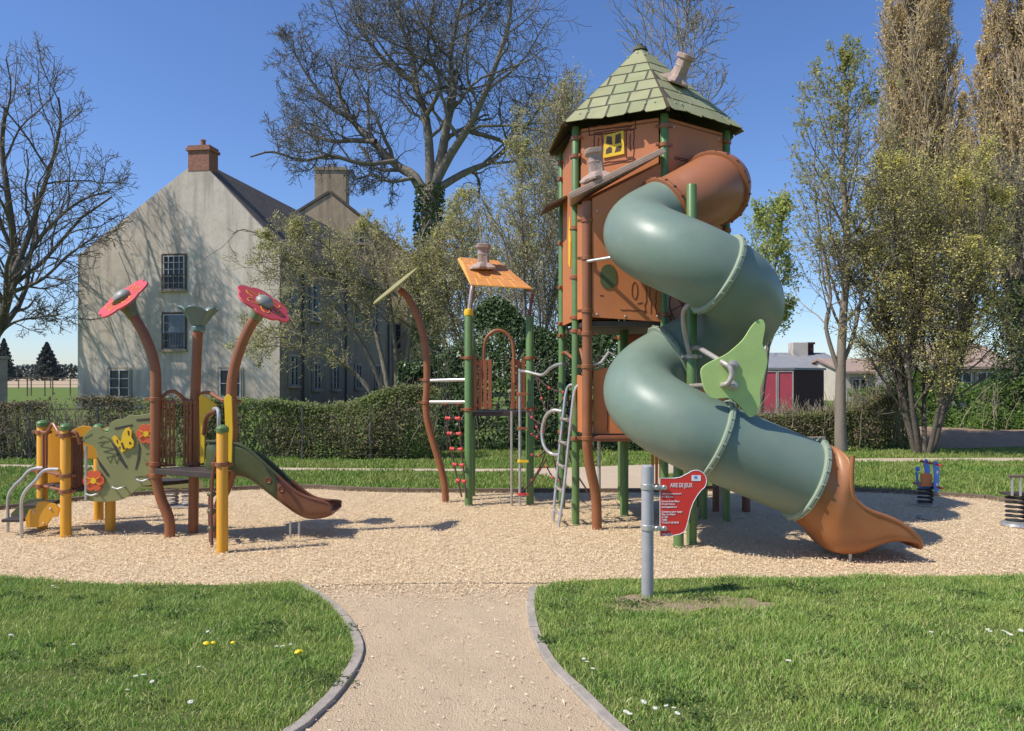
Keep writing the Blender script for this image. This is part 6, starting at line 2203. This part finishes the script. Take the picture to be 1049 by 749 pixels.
def simple_tree(name, px, pybase, D, top_py, half_w, label, seed, leaf, bark, twigm, lean=(0, 0), kids=(9, 8, 6), per=5, size=0.1, env=None, stems=1, r0=0.16, stem_spread=0.3, first=0.3, minlev=2, group=None, spread=0.1, ang=(40, 45, 50), trop=(0.1, 0.1, 0.03), wob=(0.07, 0.2, 0.3, 0.35), ratio=(0.42, 0.45, 0.45), aspect=0.6, rmin=0.010, cyl=None, maxlev=3, tfirst=0.15):
    random.seed(seed)
    x = xz(px, D)
    top = EYE + (HY - top_py) / F * D
    hw_ = half_w / F * D
    zc = top * (0.5 + first / 2)
    env = env or ell((x + lean[0], D + lean[1], zc), hw_, hw_, (top - zc) * 1.03)
    t = Tree(env=env, wob=wob, trop=trop, ang=ang, kids=kids, ratio=ratio, segs=(10, 7, 5, 4), rmin=rmin, maxlev=maxlev, tmin=(first * 0.85, tfirst, 0.15), sides=(9, 6, 4, 3))
    for s in range(stems):
        a = 2 * PI * s / max(1, stems) + random.uniform(-0.4, 0.4)
        dd = Vector((math.cos(a) * stem_spread + lean[0] / max(top, 1), math.sin(a) * stem_spread + lean[1] / max(top, 1), 1)).normalized() if stems > 1 else Vector((lean[0] / top, lean[1] / top, 1)).normalized()
        q = Vector((x + (math.cos(a) * 0.16 if stems > 1 else 0), D + (math.sin(a) * 0.16 if stems > 1 else 0), -0.05))
        L = top * random.uniform(0.86, 1.0)
        pts = [q.copy()]
        for i in range(12):
            dd = (dd + rv() * wob[0] + Vector((0, 0, 0.04))).normalized()
            q = q + dd * (L / 12)
            pts.append(q)
        t.limb(pts, r0, min(0.02, r0 * 0.1), 0)
    root = thing(name, (x, D, 0), label, 'tree' if 'tree' in name else 'shrub', group)
    finish(root, t, bark, twigm, leaf, minlev, per, size, spread, fine=2, aspect=aspect)
    return root

# second bare tree behind the tower
simple_tree('bare_tree', 668, 400, 56, -25, 92, 'bare tall tree with fine upright twigs rising behind the tower roof', 21, M['olivebud'], M['bark'], M['twig'], kids=(18, 10, 7), per=1, size=0.1, r0=0.3, first=0.45, minlev=3, ang=(38, 38, 40), trop=(0.1, 0.14, 0.08), ratio=(0.36, 0.5, 0.5), rmin=0.024)
# thin saplings between oak and tower
simple_tree('sapling_tree', 585, 440, 22, 72, 62, 'pale thin stemmed young tree with tiny leaves beside the tower, tallest of the saplings', 31, M['olivebud'], M['palebark'], M['twig'], kids=(26, 9, 6), per=3, size=0.055, stems=3, r0=0.07, stem_spread=0.12, first=0.25, ang=(26, 32, 40), trop=(0.1, 0.14, 0.06), ratio=(0.36, 0.45, 0.5), rmin=0.007)
simple_tree('sapling_tree', 535, 440, 20, 125, 60, 'twiggy young tree with pale trunk behind the orange tile roof', 32, M['olivebud'], M['palebark'], M['twig'], kids=(24, 9, 6), per=4, size=0.055, stems=3, r0=0.08, stem_spread=0.13, first=0.22, ang=(30, 36, 42), trop=(0.1, 0.12, 0.06), ratio=(0.36, 0.45, 0.5), rmin=0.007)
simple_tree('sapling_tree', 490, 440, 24, 195, 78, 'dense olive leaved young tree below the oak trunk', 33, M['olivebud'], M['bark'], M['twig'], kids=(18, 9, 7), per=3, size=0.07, stems=4, r0=0.07, stem_spread=0.2, first=0.2, ang=(40, 45, 50), rmin=0.007)
# arching bush in front of the houses
random.seed(41)
D = 25.0
bb0 = P(405, 440, D)
bb0.z = 0
ab = Tree(env=ell(P(350, 315, D), 4.3, 2.6, 2.9), wob=(0.08, 0.22, 0.3, 0.35), trop=(0.02, 0.02, 0.04, 0.02), ang=(45, 45, 48, 50), kids=(14, 9, 7), ratio=(0.36, 0.45, 0.5), segs=(8, 7, 5, 4), rmin=0.008, maxlev=3, tmin=(0.25, 0.15, 0.15), sides=(8, 6, 4, 3))
for pts in ([(405, 440), (385, 380), (360, 335), (335, 300), (305, 268), (278, 246), (250, 235), (238, 240)], [(405, 440), (392, 370), (376, 315), (350, 270), (325, 245), (300, 235)],
            [(408, 440), (405, 360), (398, 300), (385, 255), (372, 232)], [(404, 440), (375, 395), (345, 365), (310, 345), (280, 335), (262, 345)], [(410, 440), (418, 360), (428, 300), (430, 250), (440, 225)],
            [(408, 440), (430, 380), (446, 330), (462, 290), (470, 265)]):
    pp = [P(x, y, D + random.uniform(-0.5, 0.5)) for x, y in pts]
    ab.limb(crom(pp, 2), 0.10, 0.015, 0)
sh1 = thing('arching_shrub', (bb0.x, D, 0), 'large arching shrub with sparse yellow olive spring leaves in front of the house side', 'shrub')
finish(sh1, ab, M['bark'], M['twig'], M['olivebud'], 3, 4, 0.07, 0.08, fine=2)

# tree behind the slide
simple_tree('leafy_tree', 778, 400, 26, 196, 44, 'small green leafed tree showing between the tube slide and the bare sky', 51, M['greenbud'], M['bark'], M['twig'], kids=(16, 9, 6), per=9, size=0.10, r0=0.12, first=0.35, rmin=0.008)
# slim pale tree at the right with sparse leaves
random.seed(61)
D = 16.6
sb0 = G(862, 462)
rt = Tree(env=ell(P(858, 225, D), 1.75, 1.5, 3.65), wob=(0.05, 0.16, 0.24, 0.3), trop=(0.1, 0.10, 0.06, 0.03), ang=(35, 42, 45, 48), kids=(30, 10, 6), ratio=(0.33, 0.45, 0.45), segs=(10, 7, 5, 4), rmin=0.005, maxlev=3, tmin=(0.34, 0.15, 0.15), sides=(12, 6, 4, 3), rratio=0.42)
rt.limb(crom([P(x, y, D) for x, y in ((862, 468), (861, 440), (861, 400), (862, 360), (864, 320), (868, 270), (866, 220), (863, 170), (868, 120), (866, 85), (866, 60))], 3), 0.145, 0.015, 0)
rt.limb(crom([P(x, y, D) for x, y in ((861, 385), (850, 352), (846, 330), (851, 305), (846, 270), (838, 225), (834, 180), (836, 140))], 3), 0.055, 0.01, 1, kids=16)
rt.limb(crom([P(x, y, D) for x, y in ((862, 375), (874, 345), (881, 310), (888, 260), (892, 210), (900, 160))], 3), 0.05, 0.01, 1, kids=14)
rr_ = thing('slim_tree', (sb0.x, D, 0), 'slim tree with pale grey trunk and sparse fresh leaves beyond the slide end', 'tree')
finish(rr_, rt, M['palebark'], M['twig'], M['sparsebud'], 3, 6, 0.062, 0.045, fine=2)
# multi-stemmed yellow leaved tree
simple_tree('multi_stem_tree', 946, 462, 16.4, 160, 96, 'multi stemmed tree with dark stems and dense yellow olive leaves right of the slim tree', 71, M['yellowbud'], M['darkbark'], M['dtwig'], kids=(18, 9, 7), per=7, size=0.044, stems=8, r0=0.06, stem_spread=0.24, first=0.14, ang=(35, 42, 48), rmin=0.006, env=ell((xz(946, 16.4), 16.4, 3.75), 2.15, 1.9, 2.95, rough=0.6), spread=0.08, trop=(0.08, 0.08, 0.04))
# poplars
def poplar(px, D, top_py, wpx, label, seed, per=3):
    random.seed(seed)
    x = xz(px, D)
    top = EYE + (HY - top_py) / F * D
    hwm = wpx / F * D
    def env(p):
        h = p.z / top
        lim = hwm * (0.35 + 0.65 * math.sin(min(1, max(0.02, h)) ** 0.8 * PI)) if h < 1 else 0
        return math.hypot(p.x - x, p.y - D) < lim and h < 1
    t = Tree(env=env, wob=(0.04, 0.10, 0.14, 0.2), trop=(0.1, 0.22, 0.25, 0.15), ang=(30, 28, 30, 34), kids=(36, 11, 7), ratio=(0.28, 0.42, 0.5), segs=(10, 7, 5, 3), rmin=0.022, maxlev=3, tmin=(0.12, 0.12, 0.12), sides=(10, 6, 4, 3))
    q = Vector((x, D, -0.1))
    pts = [q]
    for i in range(12):
        q = q + Vector((random.uniform(-0.12, 0.12), random.uniform(-0.12, 0.12), top / 12))
        pts.append(q)
    t.limb(pts, 0.45, 0.04, 0)
    for s in range(3):
        a = random.uniform(0, 6.28)
        p = pts[2 + s]
        pp = [p + Vector((math.cos(a) * hwm * 0.35 * min(1, k / 4), math.sin(a) * hwm * 0.35 * min(1, k / 4), k * top / 14)) for k in range(10 - s)]
        t.limb(pp, 0.2, 0.03, 0)
    root = thing('poplar_tree', (x, D, 0), label, 'tree', 'poplars at the right')
    finish(root, t, M['bark'], M['tantwig'], M['tanbud'], 3, per, 0.14, 0.12, fine=1)
    return root
poplar(935, 46, -75, 66, 'tall tan budded poplar with upright branches behind the yellow leaved tree', 81, 3)
poplar(1043, 42, -60, 66, 'tall tan budded poplar cut off by the right edge of the picture', 82)
poplar(992, 60, 95, 26, 'smaller more distant poplar between the two tall ones', 83, 2)
# dark ivy-clad tree at the far right
random.seed(91)
D = 22.0
it = Tree(env=ell(P(1045, 260, D), 3.0, 2.5, 3.6), wob=(0.08, 0.2, 0.28, 0.34), trop=(0.1, 0.05, 0.03, 0.02), ang=(45, 48, 50, 50), kids=(12, 9, 6), ratio=(0.42, 0.45, 0.5), segs=(8, 7, 5, 4), rmin=0.008, maxlev=3, tmin=(0.3, 0.15, 0.15), sides=(10, 6, 4, 3))
for pts in ([(1040, 440), (1041, 380), (1040, 330), (1030, 285), (1012, 240), (1000, 200)], [(1041, 360), (1050, 300), (1058, 240), (1060, 180)], [(1041, 350), (1025, 315), (1005, 292), (985, 270)]):
    it.limb(crom([P(x, y, D) for x, y in pts], 3), 0.2, 0.03, 0)
ivt = thing('ivy_tree', (xz(1040, D), D, 0), 'dark trunked tree wrapped in ivy at the right edge', 'tree')
finish(ivt, it, M['darkbark'], M['dtwig'], M['olivebud'], 3, 2, 0.06, 0.06, fine=2)
C = []
for _ in range(6000):
    t = random.random()
    p = P(1040 - 4 * math.sin(t * 5), 450 + (285 - 450) * t, D)
    a = random.uniform(0, 6.28)
    r = 0.2 + random.uniform(0, 0.55) * (1 - 0.5 * t)
    C.append((p.x + math.cos(a) * r, p.y + math.sin(a) * r, p.z))
V, Fq = leaf_quads(np.array(C), 0.085)
npmesh('ivy', V, Fq, M['ivy'], ivt)

# conifers far on the left
def conifer(px, D, top_py, wpx, label, m, seed):
    random.seed(seed)
    rg = np.random.default_rng(seed)
    x = xz(px, D)
    top = EYE + (HY - top_py) / F * D
    hw_ = wpx / F * D
    root = thing('conifer_tree', (x, D, 0), label, 'tree')
    mb = MB()
    mb.lathe([(0.3, -0.2), (0.2, top * 0.6), (0.03, top)], (x, D, 0), (0, 0, 1), 8)
    mb.build('trunk', M['darkbark'], root)
    n = 5200
    h = rg.uniform(0, 1, n) ** 0.75
    tier = np.floor(h * 11) / 11
    rad = hw_ * (1 - h) ** 0.85 * (0.55 + 0.45 * rg.uniform(0, 1, n) ** 0.4) * (0.8 + 0.35 * np.sin((h - tier) * 11 * 3.14))
    a = rg.uniform(0, 2 * PI, n)
    rad *= 0.85 + 0.25 * np.sin(a * 5 + tier * 40)
    C = np.stack([x + rad * np.cos(a), D + rad * np.sin(a), 0.4 + (top - 0.4) * h - rad * 0.12], 1)
    V, Fq = leaf_quads(C, hw_ * 0.17, 0.3, 0.5)
    npmesh('crown', V, Fq, m, root)
conifer(48, 260, 351, 16, 'grey green conifer standing alone beyond the field left of the house', M['spruce'], 101)
conifer(4, 230, 347, 13, 'dark narrow conifer at the far left behind the concrete post', M['spruce'], 102)

# distant tree line
n = 9000
X = RNG.uniform(-330, -20, n)
wv_ = Wave(0.02)
hgt = 4.5 + 2.0 * wv_(np.stack([X, X * 0, X * 0], 1)) 
C = np.stack([X, RNG.uniform(380, 400, n), RNG.uniform(0, 1, n) * np.clip(hgt, 1.5, 9)], 1)
V, Fq = leaf_quads(C, 2.2)
tag(npmesh('treeline', V, Fq, M['spruce']), 'dark distant tree line on the horizon beyond the field', 'treeline', kind='stuff')

# ------------------------------------------------------------------ hedges and shrubs
def hedge(name, x0, x1, y0, y1, top, n, size, m, label, cat='hedge', stems=120, gap=0.25, wavef=2.2, topvar=0.12, ragged=0.1, taper=0.0, stem_m=None, stem_h=1.0):
    root = thing(name, ((x0 + x1) / 2, (y0 + y1) / 2, 0), label, cat)
    X = RNG.uniform(x0, x1, n)
    tw = Wave(1.1)
    tt = np.array(top(X) if callable(top) else np.full(n, top)) * (1 + topvar * tw(np.stack([X, X * 0, X * 0], 1)))
    s = RNG.uniform(0, 1, n)
    Z = np.where(s < 0.35, tt - np.abs(RNG.normal(0, ragged, n)) + RNG.normal(0, 0.04, n), RNG.uniform(0.02, 1, n) * tt)
    depth = np.where(RNG.uniform(0, 1, n) < 0.72, np.abs(RNG.normal(0, 0.12, n)), RNG.uniform(0, 1, n))
    Y = y0 + depth * (y1 - y0) + taper * Z / np.maximum(tt, 0.1)
    C = np.stack([X, Y, Z], 1)
    g = Wave(wavef, 14)(C)
    bump = Wave(1.6, 10)(C)
    C[:, 1] -= bump * 0.10
    keep = g > -1.1 + gap * 2 * RNG.uniform(0, 1, n)
    C = C[keep]
    V, Fq = leaf_quads(C, size, 0.0, 0.62, N=np.array([[0, -0.6, 0.55]]))
    npmesh('foliage', V, Fq, m, root)
    st = []
    for _ in range(stems):
        x = random.uniform(x0, x1)
        y = random.uniform(y0, y1)
        h = float(top(np.array([x]))[0] if callable(top) else top) * random.uniform(0.7, 1.05) * stem_h
        p = Vector((x, y, -0.05))
        d = Vector((random.uniform(-0.25, 0.25), random.uniform(-0.2, 0.1), 1)).normalized()
        pts = [p]
        for i in range(5):
            d = (d + rv() * 0.22).normalized()
            p = p + d * (h / 5)
            pts.append(p)
        st.append((pts, [0.014 * (1 - 0.12 * i) for i in range(6)], 4))
        for _k in range(3):
            i = random.randint(1, 4)
            q = pts[i].copy()
            dd = (d + rv() * 0.9).normalized()
            pp = [q]
            for _j in range(3):
                dd = (dd + rv() * 0.3 + Vector((0, 0, 0.1))).normalized()
                q = q + dd * 0.12
                pp.append(q)
            st.append((pp, [0.007, 0.006, 0.005, 0.004], 3))
    branch_mesh('stems', st, stem_m or M['twig'], root)
    return root
hx = lambda px: xz(px, 15.4)
hedge('hedge', hx(-60), hx(140), 15.2, 16.0, 1.16, 11000, 0.055, M['brownleaf'], 'sparse brownish trimmed hedge in front of the field at the left', stems=260, gap=0.62)
hedge('hedge', hx(140), hx(450), 15.2, 16.1, lambda X: 1.17 + 0.1 * np.clip((X + 4.2) / 2, 0, 1), 44000, 0.055, M['hedgeleaf'], 'trimmed olive and green hedge in front of the houses', stems=220, gap=0.45, stem_h=1.0, ragged=0.16)
hedge('ivy_thicket', xz(402, 17), xz(705, 17), 16.6, 18.6, lambda X: 2.35 + 0.6 * np.sin(X * 1.3 + 2.2) + 0.75 * np.clip(X - 0.3, 0, 1), 68000, 0.085, M['ivy'], 'dark ivy covered thicket behind the climbing frame', 'thicket', stems=90, gap=0.35, ragged=0.35, topvar=0.2, taper=1.2, stem_m=M['darkbark'])
hedge('hedge', xz(700, 17), xz(800, 17), 16.8, 17.7, lambda X: 1.25 - 0.6 * np.clip((X - 4.9) * 2, 0, 1), 16000, 0.06, M['hedgeleaf'], 'low dark hedge behind the legs of the tower', stems=140, gap=0.35, stem_h=1.25)
hedge('hedge', xz(800, 17.4), xz(935, 17.4), 17.2, 18.2, lambda X: 0.72 + 0.35 * np.clip((X - 7.4), 0, 1), 13000, 0.06, M['hedgeleaf'], 'thin twiggy hedge in front of the red doors', stems=260, gap=0.5, stem_h=1.6)
hedge('green_shrub', xz(958, 20.5), xz(1120, 20.5), 20.2, 22.6, lambda X: 1.55 + 0.25 * np.sin(X * 1.7), 42000, 0.085, M['shrubleaf'], 'bright green leafy shrub bank right of the multi stemmed tree', 'shrub', stems=60, gap=0.3, ragged=0.25, topvar=0.12, taper=1.0)
hedge('green_shrub', xz(890, 24), xz(965, 24), 23.6, 25, 1.35, 12000, 0.10, M['shrubleaf'], 'shaded green shrub behind the stems of the yellow leaved tree', 'shrub', stems=40, gap=0.3, ragged=0.25, taper=0.6)
# earth bank under the shrubs
mb = MB()
nx_, ny_ = 60, 10
bw = Wave(0.9)
for j in range(ny_ + 1):
    for i in range(nx_ + 1):
        x = 6.3 + 11.5 * i / nx_
        t = j / ny_
        y = 17.7 + 2.8 * t + 0.2 * math.sin(x * 1.7)
        hgt_ = 0.28 * math.sin(min(1, t * 1.6) * PI / 2) * min(1, (x - 6.3) / 1.5)
        hgt_ += 0.05 * float(bw(np.array([[x, y, 0]]))[0]) * min(1, 3 * t) 
        mb.v.append((x, y, max(-0.03, hgt_ - 0.02)))
for j in range(ny_):
    for i in range(nx_):
        a = j * (nx_ + 1) + i
        mb.f.append((a, a + 1, a + nx_ + 2, a + nx_ + 1))
        mb.mi.append(0)
tag(mb.build('earth_bank', M['bank']), kind='structure')

# fences: wire fence in front of the left hedge, posts in the far field
fence = thing('wire_fence', (hx(60), 15.0, 0), 'thin dark wire fence standing in front of the trimmed hedge', 'fence')
mb = MB()
for i in range(9):
    mb.cyl((0, 0, 0), (0.001, 0, 0), 0.001, 3) if False else None
for k, px in enumerate(range(-40, 450, 70)):
    m_ = MB()
    x = xz(px, 15.0)
    m_.box((x, 15.0, 0.5), (0.02, 0.02, 1.1))
    m_.build('post', M['ironbar'], fence, smooth=False)
wr = MB()
for zz in (0.1, 0.35, 0.6, 0.85, 1.08):
    wr.tube([(xz(-40, 15), 15.0, zz), (xz(410, 15), 15.0, zz)], 0.003, 5)
wr.build('wire', M['ironbar'], fence)
for i, px in enumerate((28, 32, 46, 54, 72)):
    mb = MB()
    D = 62 + (i % 2) * 2
    x = xz(px, D)
    mb.box((x, D, 0.7), (0.07, 0.07, 1.5))
    if i in (0, 2):
        x2 = xz((32, 0, 54)[i], D)
        mb.box(((x + x2) / 2, D - 0.08, 1.5), (abs(x2 - x) + 0.3, 0.06, 0.12))
    tag(mb.build('field_post', M['timber'], smooth=False), 'dark wooden post standing in the field left of the house', 'post', 'posts in the field')
ffence = thing('field_fence', (-42, 100, 0), 'thin fence along the pale dry strip of the far field', 'fence')
for i in range(16):
    x = -90 + i * 4.2
    mb = MB()
    mb.box((x, 100, 0.7), (0.1, 0.1, 1.5))
    mb.build('post', M['timber'], ffence, smooth=False)
mb = MB()
for zz in (0.5, 1.0, 1.35):
    mb.tube([(-90, 100, zz), (-27, 100, zz)], 0.02, 5)
mb.build('wire', M['timber'], ffence)
cpst = MB()
x = xz(1, 16.6)
cpst.box((x - 0.1, 16.6, 1.0), (0.30, 0.30, 2.02))
cpst.box((x - 0.1, 16.6, 2.04), (0.36, 0.36, 0.06))
tag(cpst.build('concrete_post', M['concrete'], smooth=False, bevel=0.01), 'pale grey concrete gate post at the far left behind the hedge', 'post')

# ------------------------------------------------------------------ small flowers in the lawn
random.seed(5)
def flower_head(name, m, r, h, rays, heart):
    mb = MB()
    if rays:
        for k in range(rays):
            a = 2 * PI * k / rays
            d = Vector((math.cos(a), math.sin(a), 0.12))
            mb.beam(Vector((0, 0, h)) + d * r * 0.25, Vector((0, 0, h)) + d * r, r * 0.32, 0.002)
        mb.cur = 1
        mb.lathe([(r * 0.32, h - 0.002), (r * 0.3, h + 0.004), (0.001, h + 0.006)], (0, 0, 0), (0, 0, 1), 10)
    else:
        mb.lathe([(r * 0.3, h - 0.006), (r * 0.85, h), (r, h + 0.006), (r * 0.6, h + 0.012), (0.001, h + 0.014)], (0, 0, 0), (0, 0, 1), 16, lambda a, t: 1 + 0.12 * math.cos(9 * a))
        mb.cur = 1
    mb.cur = 2
    mb.cyl((0, 0, 0), (0, 0, h - 0.002), 0.0022, 6)
    return mb.build(name, [m, heart, M['grassblade']], None)
def sprinkle(proto, pts, label, cat, group):
    for i, (px, py) in enumerate(pts):
        o = proto if i == 0 else proto.copy()
        if i:
            COL.objects.link(o)
        g = G(px, py)
        o.location = (g.x, g.y, 0.012)
        o.rotation_euler = (random.uniform(-0.35, 0.1), random.uniform(-0.2, 0.2), random.uniform(0, 6))
        s = random.uniform(0.8, 1.2)
        o.scale = (s, s, s)
        tag(o, label, cat, group)
dand = flower_head('dandelion', M['dandelion'], 0.016, 0.05, 0, M['dandelion'])
sprinkle(dand, [(211, 672), (217, 670), (239, 668), (307, 679), (309, 680)], 'yellow dandelion growing in the left lawn', 'dandelion', 'dandelions in the left lawn')
dz = flower_head('daisy', M['daisy'], 0.0115, 0.04, 11, M['dandelion'])
sprinkle(dz, [(203, 692), (140, 704), (146, 703), (158, 708), (195, 730), (75, 668), (215, 655), (300, 668), (54, 607), (57, 608), (10, 660), (130, 716), (290, 672), (283, 671)], 'white daisy growing in the left lawn', 'daisy', 'daisies in the left lawn')
dz2 = flower_head('daisy', M['daisy'], 0.0125, 0.04, 11, M['dandelion'])
sprinkle(dz2, [(645, 744), (640, 742), (657, 730), (672, 735), (684, 733), (690, 735), (607, 694), (599, 684), (601, 688), (808, 688), (954, 656), (1014, 653), (1032, 657), (1036, 658), (1045, 655), (1015, 655), (1027, 656), (692, 742)], 'white daisy growing in the right lawn', 'daisy', 'daisies in the right lawn')
# a pale stone on the chips by the slide shadow
mb = MB()
sg = G(944, 531)
mb.lathe([(0.03, -0.01), (0.055, 0.005), (0.05, 0.025), (0.02, 0.035), (0.001, 0.036)], sg, (0, 0, 1), 14, lambda a, t: 1 + 0.18 * math.sin(2 * a + 1) + 0.08 * math.sin(5 * a))
tag(mb.build('stone', M['concrete']), 'small pale stone lying on the wood chips in the slide shadow', 'stone')
